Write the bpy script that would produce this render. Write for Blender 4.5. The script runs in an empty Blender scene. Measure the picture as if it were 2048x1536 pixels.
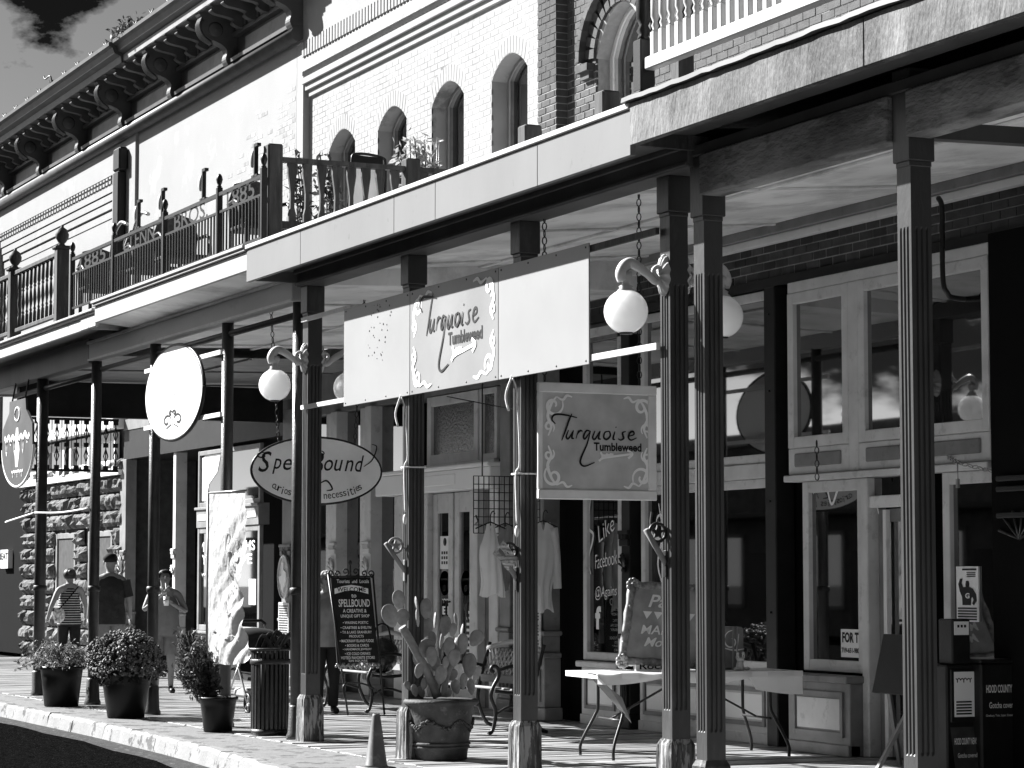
import bpy, math, random
from mathutils import Vector, Matrix, Quaternion
random.seed(11)
rad = math.radians
sc = bpy.context.scene
COL = sc.collection

# ---------------------------------------------------------------- camera
FPX, PSI, TH = 5000.0, rad(24.87), rad(4.46)
CAM = Vector((22.0, -8.13, 1.5))
_F0 = Vector((-math.cos(PSI), math.sin(PSI), 0))
_R = Vector((math.sin(PSI), math.cos(PSI), 0))
_F = _F0 * math.cos(TH) + Vector((0, 0, math.sin(TH)))
_U = -_F0 * math.sin(TH) + Vector((0, 0, math.cos(TH)))
cd = bpy.data.cameras.new('camera')
cd.sensor_width = 36.0
cd.lens = 36.0 * FPX / 2048.0
cd.clip_start, cd.clip_end = 0.1, 3000
cam = bpy.data.objects.new('camera', cd)
COL.objects.link(cam)
m3 = Matrix((_R, _U, -_F)).transposed()
cam.matrix_world = Matrix.Translation(CAM) @ m3.to_4x4()
sc.camera = cam

# ---------------------------------------------------------------- sky and sun
SUN_H = Vector((0.80, 0.60, 0)).normalized()       # where the light travels, seen from above
SUN_E = rad(35.0)
SKY_STRENGTH, SUN_STRENGTH = 0.05, 5.0
w = bpy.data.worlds.new('World'); sc.world = w; w.use_nodes = True
nt = w.node_tree; nt.nodes.clear()
def N(t, **k):
    n = nt.nodes.new(t)
    for a, b in k.items(): setattr(n, a, b)
    return n
sky = N('ShaderNodeTexSky', sky_type='NISHITA', sun_disc=False)
sky.sun_elevation = SUN_E; sky.air_density = 0.35; sky.dust_density = 0.5
sky.sun_rotation = math.atan2(-SUN_H.x, -SUN_H.y)
bw = N('ShaderNodeSeparateColor')        # red-filter black and white: the red channel of the sky
nt.links.new(sky.outputs[0], bw.inputs[0])
tc = N('ShaderNodeTexCoord')
mp = N('ShaderNodeMapping'); mp.inputs['Location'].default_value = (30.829, -60.642, 6.43); mp.inputs['Scale'].default_value = (3.0, 3.0, 5.5)
nt.links.new(tc.outputs['Generated'], mp.inputs[0])
cl = N('ShaderNodeTexNoise'); cl.inputs['Scale'].default_value = 1.35; cl.inputs['Detail'].default_value = 9; cl.inputs['Roughness'].default_value = 0.6
nt.links.new(mp.outputs[0], cl.inputs['Vector'])
mr = N('ShaderNodeMapRange'); mr.inputs[1].default_value = 0.57; mr.inputs[2].default_value = 0.605; mr.inputs[3].default_value = 1.0; mr.inputs[4].default_value = 0.03
nt.links.new(cl.outputs['Fac'], mr.inputs[0])
mu = N('ShaderNodeMath', operation='MULTIPLY')
nt.links.new(bw.outputs[0], mu.inputs[0]); nt.links.new(mr.outputs[0], mu.inputs[1])
bg = N('ShaderNodeBackground'); bg.inputs['Strength'].default_value = SKY_STRENGTH
nt.links.new(mu.outputs[0], bg.inputs['Color'])
wo = N('ShaderNodeOutputWorld'); nt.links.new(bg.outputs[0], wo.inputs[0])
sd = bpy.data.lights.new('sun', 'SUN'); sd.energy = SUN_STRENGTH; sd.angle = rad(0.5); sd.color = (1, 1, 1)
sun = bpy.data.objects.new('sun', sd); COL.objects.link(sun)
_d = SUN_H * math.cos(SUN_E) + Vector((0, 0, -math.sin(SUN_E)))
sun.rotation_euler = _d.to_track_quat('-Z', 'Y').to_euler()
sun.location = (0, -20, 20)
sc.view_settings.view_transform = 'Standard'
sc.view_settings.look = 'None'
sc.view_settings.exposure = 1.85
sc.view_settings.gamma = 1.0
sc.view_settings.use_curve_mapping = False
sc.cycles.max_bounces = 6
sc.cycles.diffuse_bounces = 2

# ---------------------------------------------------------------- measuring: photo column/row on a known plane
def _ray(px, py):
    return _F + _R * ((px - 1024) / FPX) + _U * ((768 - py) / FPX)
def U(px, py, Y):
    r = _ray(px, py); p = CAM + r * ((Y - CAM.y) / r.y); return p.x, p.z
def G(px, py, z=0.0):
    r = _ray(px, py); p = CAM + r * ((z - CAM.z) / r.z); return p.x, p.y
def V(px, py, X):
    r = _ray(px, py); p = CAM + r * ((X - CAM.x) / r.x); return p.y, p.z
def xat(px, Y): return U(px, 1158, Y)[0]

# ---------------------------------------------------------------- materials (the picture is black and white: all greys)
MATS = {}
def mat(name, v, rough=0.6, var=0.12, vs=5.0, bump=0.0, bs=40.0, spec=0.3, metal=0.0, rnd=0.0,
        stretch=(1, 1, 1), stain=0.0, ss=2.5, sv=0.05, st=(0.56, 0.66), trans=0.0, bdist=0.01, sheen=0, ior=1.45):
    if name in MATS: return MATS[name]
    m = bpy.data.materials.new(name); m.use_nodes = True
    t = m.node_tree; n = t.nodes; L = t.links.new
    b = n['Principled BSDF']
    b.inputs['Roughness'].default_value = rough
    b.inputs['Metallic'].default_value = metal
    b.inputs['Specular IOR Level'].default_value = spec
    b.inputs['IOR'].default_value = ior
    if trans:
        b.inputs['Subsurface Weight'].default_value = 0.0
    g = n.new('ShaderNodeNewGeometry')
    mp = n.new('ShaderNodeMapping'); mp.inputs['Scale'].default_value = stretch
    L(g.outputs['Position'], mp.inputs[0])
    def mathn(op, a, bb):
        q = n.new('ShaderNodeMath'); q.operation = op
        for i, s in enumerate((a, bb)):
            if isinstance(s, (int, float)): q.inputs[i].default_value = s
            else: L(s, q.inputs[i])
        return q.outputs[0]
    nz = n.new('ShaderNodeTexNoise'); nz.inputs['Scale'].default_value = vs; nz.inputs['Detail'].default_value = 6
    L(mp.outputs[0], nz.inputs['Vector'])
    r = n.new('ShaderNodeMapRange'); r.inputs[1].default_value = 0.3; r.inputs[2].default_value = 0.7
    r.inputs[3].default_value = v * (1 - var); r.inputs[4].default_value = v * (1 + var)
    L(nz.outputs['Fac'], r.inputs[0])
    out = r.outputs[0]
    if rnd:
        oi = n.new('ShaderNodeObjectInfo')
        rr = n.new('ShaderNodeMapRange'); rr.inputs[3].default_value = 1 - rnd; rr.inputs[4].default_value = 1 + rnd
        L(oi.outputs['Random'], rr.inputs[0])
        out = mathn('MULTIPLY', out, rr.outputs[0])
    if stain:
        n2 = n.new('ShaderNodeTexNoise'); n2.inputs['Scale'].default_value = ss; n2.inputs['Detail'].default_value = 10; n2.inputs['Roughness'].default_value = 0.68
        L(mp.outputs[0], n2.inputs['Vector'])
        r2 = n.new('ShaderNodeMapRange'); r2.inputs[1].default_value = st[0]; r2.inputs[2].default_value = st[1]; r2.inputs[4].default_value = stain
        L(n2.outputs['Fac'], r2.inputs[0])
        a = mathn('MULTIPLY', out, mathn('SUBTRACT', 1.0, r2.outputs[0]))
        out = mathn('ADD', a, mathn('MULTIPLY', r2.outputs[0], sv))
    L(out, b.inputs['Base Color'])
    if bump:
        n3 = n.new('ShaderNodeTexNoise'); n3.inputs['Scale'].default_value = bs; n3.inputs['Detail'].default_value = 5
        L(mp.outputs[0], n3.inputs['Vector'])
        bn = n.new('ShaderNodeBump'); bn.inputs['Strength'].default_value = bump; bn.inputs['Distance'].default_value = bdist
        L(n3.outputs['Fac'], bn.inputs['Height']); L(bn.outputs[0], b.inputs['Normal'])
    if trans:
        tr = n.new('ShaderNodeBsdfTranslucent'); L(out, tr.inputs['Color'])
        mx = n.new('ShaderNodeMixShader'); mx.inputs[0].default_value = trans
        L(b.outputs[0], mx.inputs[1]); L(tr.outputs[0], mx.inputs[2])
        L(mx.outputs[0], n['Material Output'].inputs['Surface'])
    MATS[name] = m
    return m

WALLW = mat('white_wall_paint', 0.23, 0.7, 0.05, 1.2, bump=0.25, bs=60, stain=0.25, ss=1.3, sv=0.45)
BRICKW = mat('painted_brick', 0.26, 0.75, 0.05, 2.0, bump=0.5, bs=55, bdist=0.006, stain=0.35, ss=6, sv=0.4, rnd=0.04)
JOINTW = mat('painted_joint', 0.27, 0.8, 0.1, 3.0, stain=0.7, ss=1.6, sv=0.06, st=(0.53, 0.64))
BRICKD = mat('dark_brick', 0.05, 0.75, 0.3, 9.0, bump=0.6, bs=60, bdist=0.006, rnd=0.45)
MORTAR = mat('pale_mortar', 0.28, 0.85, 0.15, 12.0, bump=0.3, bs=80)
MORTARD = mat('dark_mortar', 0.35, 0.85, 0.25, 9.0, bump=0.3, bs=80)
TRIMW = mat('white_trim', 0.72, 0.55, 0.06, 3, stain=0.3, ss=5, sv=0.3)
TRIMG = mat('grey_trim', 0.58, 0.5, 0.12, 4, stain=0.3, ss=7, sv=0.12)
TRIMM = mat('mid_grey_trim', 0.2, 0.5, 0.2, 4, stain=0.3, ss=7, sv=0.07)
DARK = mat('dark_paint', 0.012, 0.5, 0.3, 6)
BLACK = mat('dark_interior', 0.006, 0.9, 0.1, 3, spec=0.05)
IRON = mat('black_iron', 0.012, 0.42, 0.3, 12, bump=0.15, bs=90, spec=0.4)
CORN = mat('cornice_paint', 0.06, 0.5, 0.25, 4, stain=0.4, ss=6, sv=0.05)
CORNL = mat('cornice_light', 0.22, 0.5, 0.2, 4, stain=0.4, ss=6, sv=0.1)
POSTM = mat('post_paint', 0.05, 0.4, 0.22, 5, bump=0.25, bs=35, stain=0.3, ss=6, sv=0.12, stretch=(1, 1, 0.35), spec=0.4)
POSTD = mat('dark_post_paint', 0.045, 0.38, 0.25, 5, bump=0.3, bs=35, stain=0.4, ss=6, sv=0.04, stretch=(1, 1, 0.35), spec=0.4)
BASEW = mat('rough_timber_base', 0.07, 0.85, 0.75, 26, bump=1.0, bs=34, bdist=0.03, stretch=(1, 1, 0.12), stain=0.85, ss=22, sv=0.3, st=(0.5, 0.54))
PIPE = mat('painted_pipe', 0.032, 0.4, 0.25, 9, bump=0.3, bs=60, spec=0.45)
FASC3 = mat('smooth_fascia', 0.2, 0.4, 0.08, 1.0, stain=0.6, ss=9, sv=0.07, st=(0.62, 0.7), bump=0.1, bs=12, stretch=(1, 1, 0.5))
CAPW = mat('white_cap', 0.5, 0.4, 0.05, 2)
FASC2 = mat('white_fascia', 0.36, 0.5, 0.06, 2, stain=0.4, ss=6, sv=0.25, st=(0.62, 0.7))
FASC4 = mat('rough_fascia', 0.06, 0.6, 0.5, 2.0, bump=0.8, bs=42, bdist=0.014, stretch=(1, 1, 0.3), stain=0.7, ss=2.2, sv=0.26, st=(0.46, 0.66))
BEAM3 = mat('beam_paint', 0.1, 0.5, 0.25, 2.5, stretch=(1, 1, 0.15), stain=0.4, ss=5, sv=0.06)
BEAM4 = mat('rough_beam', 0.25, 0.6, 0.55, 4.0, bump=1.0, bs=34, bdist=0.02, stretch=(0.35, 1, 1), stain=0.6, ss=7, sv=0.06, st=(0.5, 0.58))
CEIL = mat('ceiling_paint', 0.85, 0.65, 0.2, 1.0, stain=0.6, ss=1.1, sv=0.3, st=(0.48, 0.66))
WOODR = mat('weathered_railing', 0.05, 0.7, 0.5, 12, bump=0.8, bs=30, bdist=0.01, stretch=(1, 1, 0.15), stain=0.5, ss=18, sv=0.12)
DECKW = mat('deck_plank', 0.3, 0.36, 0.45, 9, bump=0.7, bs=26, bdist=0.008, stretch=(1, 0.12, 1), rnd=0.3, stain=0.6, ss=5, sv=0.05, st=(0.54, 0.62), spec=0.5)
CONC = mat('sidewalk_concrete', 0.17, 0.75, 0.15, 3, bump=0.5, bs=50, stain=0.8, ss=3.0, sv=0.05, st=(0.53, 0.57))
KERBM = mat('kerb_concrete', 0.21, 0.75, 0.1, 4, bump=0.5, bs=40, stain=0.85, ss=4, sv=0.04, st=(0.55, 0.59))
ASPH = mat('asphalt', 0.005, 0.85, 0.6, 14, bump=1.0, bs=45, bdist=0.03, stain=0.8, ss=26, sv=0.05, st=(0.6, 0.66), spec=0.0)
GLASS = mat('window_glass', 0.003, 0.02, 0.0, 1, spec=0.5, ior=3.4)
GLASSR = mat('rippled_glass', 0.03, 0.12, 0.3, 6, bump=0.8, bs=26, bdist=0.02, spec=0.9, ior=2.0)
WHITE = mat('white_paint', 0.82, 0.45, 0.03, 2)
GLOBE = mat('white_globe_glass', 0.9, 0.15, 0.0, 2, spec=0.5)
_gb = GLOBE.node_tree.nodes['Principled BSDF']; _gb.inputs['Subsurface Weight'].default_value = 1.0; _gb.inputs['Subsurface Radius'].default_value = (0.4, 0.4, 0.4); _gb.inputs['Subsurface Scale'].default_value = 1.0
LAMPW = mat('cast_lamp_paint', 0.5, 0.4, 0.1, 10, stain=0.3, ss=16, sv=0.2)
SIGNW = mat('white_sign_panel', 0.28, 0.4, 0.07, 1.3, stain=0.12, ss=4, sv=0.35)
SIGNG = mat('grey_sign_panel', 0.85, 0.45, 0.15, 2.5)
SIGNF = mat('sign_frame', 0.7, 0.5, 0.12, 5)
INK = mat('black_lettering', 0.012, 0.6, 0.0, 2)
INKW = mat('white_lettering', 0.8, 0.6, 0.05, 4)
INKP = mat('pale_ornament', 0.85, 0.6, 0.05, 4)
STONE = mat('rough_stone', 0.12, 0.85, 0.5, 6, bump=1.0, bs=14, bdist=0.06, rnd=0.25, stain=0.7, ss=7, sv=0.04, st=(0.5, 0.6), stretch=(1, 1, 0.5))
CLAY = mat('terracotta', 0.06, 0.7, 0.35, 8, bump=0.7, bs=40, bdist=0.008, stain=0.4, ss=14, sv=0.2)
PLAST = mat('black_plastic', 0.008, 0.45, 0.2, 8)
CACT = mat('cactus_skin', 0.24, 0.55, 0.2, 20, bump=0.25, bs=60, rnd=0.25, stain=0.4, ss=40, sv=0.3, st=(0.66, 0.7))
SOIL = mat('soil', 0.03, 0.9, 0.4, 20, bump=0.8, bs=60)
LEAF = mat('leaf', 0.06, 0.5, 0.4, 15, rnd=0.2, trans=0.25)
LEAFL = mat('pale_leaf', 0.2, 0.5, 0.4, 15, trans=0.25)
MUM = mat('chrysanthemum', 0.12, 0.6, 0.5, 25)
SKIN = mat('skin', 0.24, 0.55, 0.08, 10)
HAIR = mat('dark_hair', 0.02, 0.5, 0.4, 40)
HAIRL = mat('pale_hair', 0.3, 0.5, 0.4, 50, bump=0.8, bs=80)
CLOTHW = mat('white_cloth', 0.8, 0.8, 0.04, 6, trans=0.3)
CLOTHG = mat('grey_cloth', 0.3, 0.85, 0.15, 8)
CLOTHD = mat('dark_cloth', 0.012, 0.85, 0.2, 8)
CLOTHM = mat('mid_cloth', 0.2, 0.85, 0.15, 10)
ORANGE = mat('cone_rubber', 0.12, 0.45, 0.2, 6, stain=0.3, ss=12, sv=0.4)
CHALKB = mat('chalkboard', 0.012, 0.55, 0.4, 5)
ROPE = mat('white_rope', 0.7, 0.8, 0.1, 20)
ZINC = mat('galvanised_metal', 0.3, 0.35, 0.2, 12, metal=0.6)
PEWTER = mat('cast_plaque', 0.5, 0.45, 0.3, 20, metal=0.3)

# ---------------------------------------------------------------- mesh builder
class MB:
    def __init__(s): s.v = []; s.f = []; s.sm = []
    def add(s, vs, fs, smooth=False):
        o = len(s.v); s.v += [Vector(p) for p in vs]
        s.f += [tuple(i + o for i in f) for f in fs]; s.sm += [smooth] * len(fs); return s
    def box(s, x0, x1, y0, y1, z0, z1, c=0.0):
        if x0 > x1: x0, x1 = x1, x0
        if y0 > y1: y0, y1 = y1, y0
        if z0 > z1: z0, z1 = z1, z0
        X, Y, Z = (x0, x1), (y0, y1), (z0, z1)
        if c <= 0:
            vs = [(X[i], Y[j], Z[k]) for i in (0, 1) for j in (0, 1) for k in (0, 1)]
            return s.add(vs, [(0, 1, 3, 2), (4, 6, 7, 5), (0, 4, 5, 1), (2, 3, 7, 6), (0, 2, 6, 4), (1, 5, 7, 3)])
        vs = []; idx = {}
        sg = (1, -1)
        for i in (0, 1):
            for j in (0, 1):
                for k in (0, 1):
                    for a in range(3):
                        p = [X[i] + sg[i] * c, Y[j] + sg[j] * c, Z[k] + sg[k] * c]
                        p[a] = (X[i], Y[j], Z[k])[a]
                        idx[(i, j, k, a)] = len(vs); vs.append(p)
        fs = []
        for a in range(3):
            b, d = (a + 1) % 3, (a + 2) % 3
            for e in (0, 1):
                q = []
                for (m, n_) in ((0, 0), (1, 0), (1, 1), (0, 1)):
                    t = [0, 0, 0]; t[a] = e; t[b] = m; t[d] = n_
                    q.append(idx[(t[0], t[1], t[2], a)])
                fs.append(tuple(q) if e else tuple(reversed(q)))
        for a in range(3):
            b, d = (a + 1) % 3, (a + 2) % 3
            for m in (0, 1):
                for n_ in (0, 1):
                    t0 = [0, 0, 0]; t1 = [0, 0, 0]
                    t0[a] = 0; t1[a] = 1; t0[b] = t1[b] = m; t0[d] = t1[d] = n_
                    fs.append((idx[(*t0, b)], idx[(*t1, b)], idx[(*t1, d)], idx[(*t0, d)]))
        for i in (0, 1):
            for j in (0, 1):
                for k in (0, 1):
                    fs.append((idx[(i, j, k, 0)], idx[(i, j, k, 1)], idx[(i, j, k, 2)]))
        return s.add(vs, fs)
    def bar(s, p, q, w, h, up=(0, 0, 1)):
        p, q = Vector(p), Vector(q); d = (q - p).normalized(); u = Vector(up)
        if abs(d.dot(u)) > 0.98: u = Vector((1, 0, 0))
        r = d.cross(u).normalized(); u = r.cross(d).normalized()
        vs = [e + r * (a * w / 2) + u * (b * h / 2) for e in (p, q) for a, b in ((-1, -1), (1, -1), (1, 1), (-1, 1))]
        return s.add(vs, [(3, 2, 1, 0), (4, 5, 6, 7), (0, 1, 5, 4), (1, 2, 6, 5), (2, 3, 7, 6), (3, 0, 4, 7)])
    def tube(s, pts, r, n=8, cap=True, smooth=True):
        pts = [Vector(p) for p in pts]; k = len(pts)
        rs = r if isinstance(r, (list, tuple)) else [r] * k
        prev = None; vs = []
        for i in range(k):
            d = (pts[min(i + 1, k - 1)] - pts[max(i - 1, 0)])
            d = d.normalized() if d.length > 1e-9 else Vector((0, 0, 1))
            if prev is None:
                a = d.orthogonal().normalized()
            else:
                a = prev - d * prev.dot(d)
                a = a.normalized() if a.length > 1e-6 else d.orthogonal().normalized()
            prev = a; b = d.cross(a)
            for j in range(n):
                t = 2 * math.pi * j / n
                vs.append(pts[i] + (a * math.cos(t) + b * math.sin(t)) * rs[i])
        fs = [(i * n + j, i * n + (j + 1) % n, (i + 1) * n + (j + 1) % n, (i + 1) * n + j) for i in range(k - 1) for j in range(n)]
        s.add(vs, fs, smooth)
        if cap:
            o = len(s.v) - len(vs)
            s.f += [tuple(o + j for j in reversed(range(n))), tuple(o + (k - 1) * n + j for j in range(n))]; s.sm += [False, False]
        return s
    def lathe(s, prof, cx, cy, z0=0.0, n=20, smooth=True, ax='z', sx=1.0):
        vs = []; k = len(prof)
        for r, z in prof:
            for j in range(n):
                t = 2 * math.pi * j / n; a, b = r * math.cos(t) * sx, r * math.sin(t)
                if ax == 'z': vs.append((cx + a, cy + b, z0 + z))
                elif ax == 'x': vs.append((z0 + z, cx + a, cy + b))
                else: vs.append((cx + a, z0 + z, cy + b))
        fs = [(i * n + j, i * n + (j + 1) % n, (i + 1) * n + (j + 1) % n, (i + 1) * n + j) for i in range(k - 1) for j in range(n)]
        s.add(vs, fs, smooth)
        o = len(s.v) - len(vs)
        if prof[0][0] > 1e-5: s.f.append(tuple(o + j for j in reversed(range(n)))); s.sm.append(False)
        if prof[-1][0] > 1e-5: s.f.append(tuple(o + (k - 1) * n + j for j in range(n))); s.sm.append(False)
        return s
    def ell(s, c, rx, ry, rz, nu=14, nv=9, rot=None):
        c = Vector(c); vs = []
        for i in range(nv + 1):
            ph = math.pi * i / nv
            for j in range(nu):
                t = 2 * math.pi * j / nu
                p = Vector((rx * math.sin(ph) * math.cos(t), ry * math.sin(ph) * math.sin(t), rz * math.cos(ph)))
                if rot is not None: p = rot @ p
                vs.append(c + p)
        fs = [(i * nu + j, (i + 1) * nu + j, (i + 1) * nu + (j + 1) % nu, i * nu + (j + 1) % nu) for i in range(nv) for j in range(nu)]
        return s.add(vs, fs, True)
    def prism(s, poly, axis, a, b, smooth=False):
        n = len(poly)
        def P(p, t):
            return (t, p[0], p[1]) if axis == 'x' else ((p[0], t, p[1]) if axis == 'y' else (p[0], p[1], t))
        vs = [P(p, a) for p in poly] + [P(p, b) for p in poly]
        fs = [tuple(reversed(range(n))), tuple(range(n, 2 * n))]
        s.add(vs, fs)
        o = len(s.v) - 2 * n
        for i in range(n):
            s.f.append((o + i, o + (i + 1) % n, o + n + (i + 1) % n, o + n + i)); s.sm.append(smooth)
        return s
    def grid(s, rows, smooth=True):
        k = len(rows[0]); vs = [p for r in rows for p in r]
        fs = [(i * k + j, i * k + j + 1, (i + 1) * k + j + 1, (i + 1) * k + j) for i in range(len(rows) - 1) for j in range(k - 1)]
        return s.add(vs, fs, smooth)
    def mesh(s, name, m, org=(0, 0, 0)):
        me = bpy.data.meshes.new(name); o = Vector(org)
        me.from_pydata([tuple(p - o) for p in s.v], [], s.f)
        me.polygons.foreach_set('use_smooth', s.sm)
        for q in (m if isinstance(m, (list, tuple)) else [m]): me.materials.append(q)
        me.update(); return me
    def build(s, name, m, parent=None):
        o = bpy.data.objects.new(name, s.mesh(name, m, ORG.get(parent.name, (0, 0, 0)) if parent else (0, 0, 0)))
        COL.objects.link(o)
        if parent: o.parent = parent; ORG[o.name] = ORG.get(parent.name, (0, 0, 0))
        return o
ORG = {}
def thing(name, label, cat, loc=(0, 0, 0), group=None):
    o = bpy.data.objects.new(name, None); COL.objects.link(o); o.location = loc
    o.empty_display_size = 0.1
    ORG[o.name] = tuple(loc); o['label'] = label; o['category'] = cat
    if group: o['group'] = group
    return o
def tag(o, label, cat, group=None):
    o['label'] = label; o['category'] = cat
    if group: o['group'] = group
    return o
def solo(mb, name, m, label, cat, group=None): return tag(mb.build(name, m), label, cat, group)
def struct(mb, name, m):
    o = mb.build(name, m); o['kind'] = 'structure'; return o
def inst(me, name, parent, loc, rotz=0.0, scale=None):
    o = bpy.data.objects.new(name, me); COL.objects.link(o)
    o.parent = parent; g = ORG.get(parent.name, (0, 0, 0))
    o.location = (loc[0] - g[0], loc[1] - g[1], loc[2] - g[2])
    if rotz: o.rotation_euler = (0, 0, rotz)
    if scale: o.scale = scale
    return o

# ---------------------------------------------------------------- lettering and brush strokes as thin raised paint
def _glyphs(txt, shear=0.0, bold=0.0, space=1.0):
    cu = bpy.data.curves.new('t', 'FONT'); cu.body = txt; cu.size = 1.0; cu.shear = shear; cu.offset = bold; cu.space_character = space
    cu.resolution_u = 3
    ob = bpy.data.objects.new('t', cu); me = bpy.data.meshes.new_from_object(ob)
    vs = [(v.co.x, v.co.y) for v in me.vertices]; fs = [tuple(p.vertices) for p in me.polygons]
    bpy.data.objects.remove(ob); bpy.data.meshes.remove(me); bpy.data.curves.remove(cu)
    return vs, fs
FACE_X = (Vector((0, 1, 0)), Vector((0, 0, 1)))     # lettering read from the east end (sign faces +x)
FACE_Y = (Vector((1, 0, 0)), Vector((0, 0, 1)))     # lettering read from the street (sign faces -y)
def text(mb, txt, c, fr, w, h, shear=0.0, bold=0.0, space=1.0, rot=0.0):
    vs, fs = _glyphs(txt, shear, bold, space)
    if not vs: return mb
    xs = [p[0] for p in vs]; ys = [p[1] for p in vs]
    x0, x1, y0, y1 = min(xs), max(xs), min(ys), max(ys)
    sx, sy = w / max(x1 - x0, 1e-6), h / max(y1 - y0, 1e-6)
    c = Vector(c); r, u = fr; ca, sa = math.cos(rot), math.sin(rot)
    out = []
    for x, y in vs:
        a, b = (x - (x0 + x1) / 2) * sx, (y - (y0 + y1) / 2) * sy
        a, b = a * ca - b * sa, a * sa + b * ca
        out.append(c + r * a + u * b)
    return mb.add(out, fs)
def smoothline(p, k=6):
    if len(p) < 3: return [Vector((*q, 0)) if len(q) == 2 else Vector(q) for q in p]
    P = [Vector((*q, 0)) if len(q) == 2 else Vector(q) for q in p]
    P = [P[0] * 2 - P[1]] + P + [P[-1] * 2 - P[-2]]
    out = []
    for i in range(1, len(P) - 2):
        a, b, c, d = P[i - 1], P[i], P[i + 1], P[i + 2]
        for j in range(k):
            t = j / k
            out.append(0.5 * ((2 * b) + (c - a) * t + (2 * a - 5 * b + 4 * c - d) * t * t + (3 * b - a - 3 * c + d) * t ** 3))
    out.append(P[-2]); return out
_layer = 0      # successive brush strokes lie a hair above one another
def stroke(mb, pts, o, fr, sc_, wd, taper=True, k=6):
    """ribbon along 2-d points (in units of sc_) on the plane through o"""
    global _layer
    _layer = (_layer + 1) % 14
    L = smoothline(pts, k); r, u = fr; o = Vector(o) + r.cross(u) * (0.0003 * _layer); n = len(L); rows = []
    for i, p in enumerate(L):
        d = L[min(i + 1, n - 1)] - L[max(i - 1, 0)]
        d = d.normalized() if d.length > 1e-9 else Vector((1, 0, 0))
        nn = Vector((-d.y, d.x, 0)); t = i / (n - 1)
        ww = wd * (0.45 + 0.55 * math.sin(math.pi * min(1, max(0, t)))) if taper else wd
        rows.append([o + r * ((p.x + e * nn.x * ww / sc_) * sc_) + u * ((p.y + e * nn.y * ww / sc_) * sc_) for e in (-0.5, 0.5)])
    return mb.grid(rows, False)
def scroll(cx, cy, r, a0, turns, sgn=1, k=14):
    return [(cx + r * (1 - 0.8 * i / k) * math.cos(a0 + sgn * turns * 2 * math.pi * i / k), cy + r * (1 - 0.8 * i / k) * math.sin(a0 + sgn * turns * 2 * math.pi * i / k)) for i in range(k + 1)]

def scribble(mb, c, fr, w, h, loops=6, wd=0.012):
    """illegible handwriting: a looping line"""
    pts = []
    for i in range(loops * 4 + 1):
        t = i / (loops * 4); a = i * math.pi / 2
        pts.append((-w / 2 + w * t + 0.25 * w / loops * math.sin(a), h / 2 * math.cos(a) * (0.55 + 0.45 * math.sin(3.1 * t * loops))))
    return stroke(mb, pts, c, fr, 1, wd, False, 3)
# ================================================================ GROUND
KERB = [(-90, -0.95), (-8, -0.97), (-3.6, -1.0), (-0.5, -1.12), (2.2, -1.33), (5, -1.68), (8, -2.3), (12, -3.4), (24, -7.0 + 0.6)]
def kerb_y(x):
    for (a, b), (c, d) in zip(KERB, KERB[1:]):
        if a <= x <= c: return b + (d - b) * (x - a) / (c - a)
    return KERB[-1][1]
struct(MB().box(-500, 300, -300, 300, -1.0, -0.17), 'ground', SOIL)
rows = []
for i in range(81):
    x = -120 + 2 * i; ky = kerb_y(min(max(x, -90), 24))
    rows.append([(x, -60, -0.166), (x, -20, -0.16), (x, ky - 0.1, -0.152)])
struct(MB().grid([list(reversed(r)) for r in rows], False), 'street', ASPH)
walk = MB()
xs = [-90, -40, -20, -12, -8, -6, -4, -2, -0.5, 1, 2.2, 3.5, 5, 6.5, 8, 10, 12, 16, 20]
poly = [(x, kerb_y(x) + 0.14) for x in xs] + [(20, -0.27), (-90, -0.27)]
walk.prism(poly, 'z', -0.16, -0.006)
struct(walk, 'sidewalk', CONC)
kerb = bpy.data.objects.new('kerb', None); COL.objects.link(kerb); kerb['kind'] = 'structure'
x = -30.0
while x < 14:
    Lk = 1.15 + random.uniform(-0.2, 0.35)
    k = MB(); n_ = 8; rr = []
    for i in range(n_ + 1):
        xx = x + 0.006 + (Lk - 0.012) * i / n_; ky = kerb_y(xx)
        j1, j2 = random.uniform(-0.008, 0.008), random.uniform(-0.012, 0.012)
        rr.append([(xx, ky + 0.14, -0.165), (xx, ky + 0.135, 0.004 + j1), (xx, ky + 0.035 + j2, 0.006 + j1), (xx, ky + 0.008 + j2, -0.022 + j2), (xx, ky - 0.022 + j1, -0.165)])
    k.grid(rr, False); k.add(list(reversed(rr[0])), [(0, 1, 2, 3, 4)]); k.add(rr[-1], [(0, 1, 2, 3, 4)])
    o = k.build('kerb_stone', KERBM, kerb); x += Lk
gut = MB(); rr = []
for i in range(60):
    xx = -30 + 44 * i / 59; ky = kerb_y(xx)
    rr.append([(xx, ky - 0.022, -0.146), (xx, ky - 0.3 - 0.03 * math.sin(i * 1.7), -0.148)])
struct(gut.grid([list(reversed(r)) for r in rr], False), 'gutter', mat('gutter_dirt', 0.02, 0.85, 0.6, 12, bump=0.6, bs=60, stain=0.6, ss=14, sv=0.2))

# boardwalk: planks laid across, from the kerb-side edge to the shop fronts
deck = bpy.data.objects.new('boardwalk', None); COL.objects.link(deck); deck['kind'] = 'structure'
deck.location = (0, 0, 0)
MB().box(-40, 14, -0.26, 3.95, -0.15, -0.045).build('boardwalk_frame', DARK, deck)
x = -26.0; i = 0
pm = [MB().box(-0.069, 0.069, -0.265 + random.uniform(-0.015, 0.015), 4.0, -0.045, 0.0, 0.006).mesh('plank', DECKW) for _ in range(5)]
while x < 13.5:
    inst(pm[i % 5], 'plank', deck, (x, 0, random.uniform(-0.006, 0.004)), random.uniform(-0.0008, 0.0008)); x += 0.147; i += 1

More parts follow.
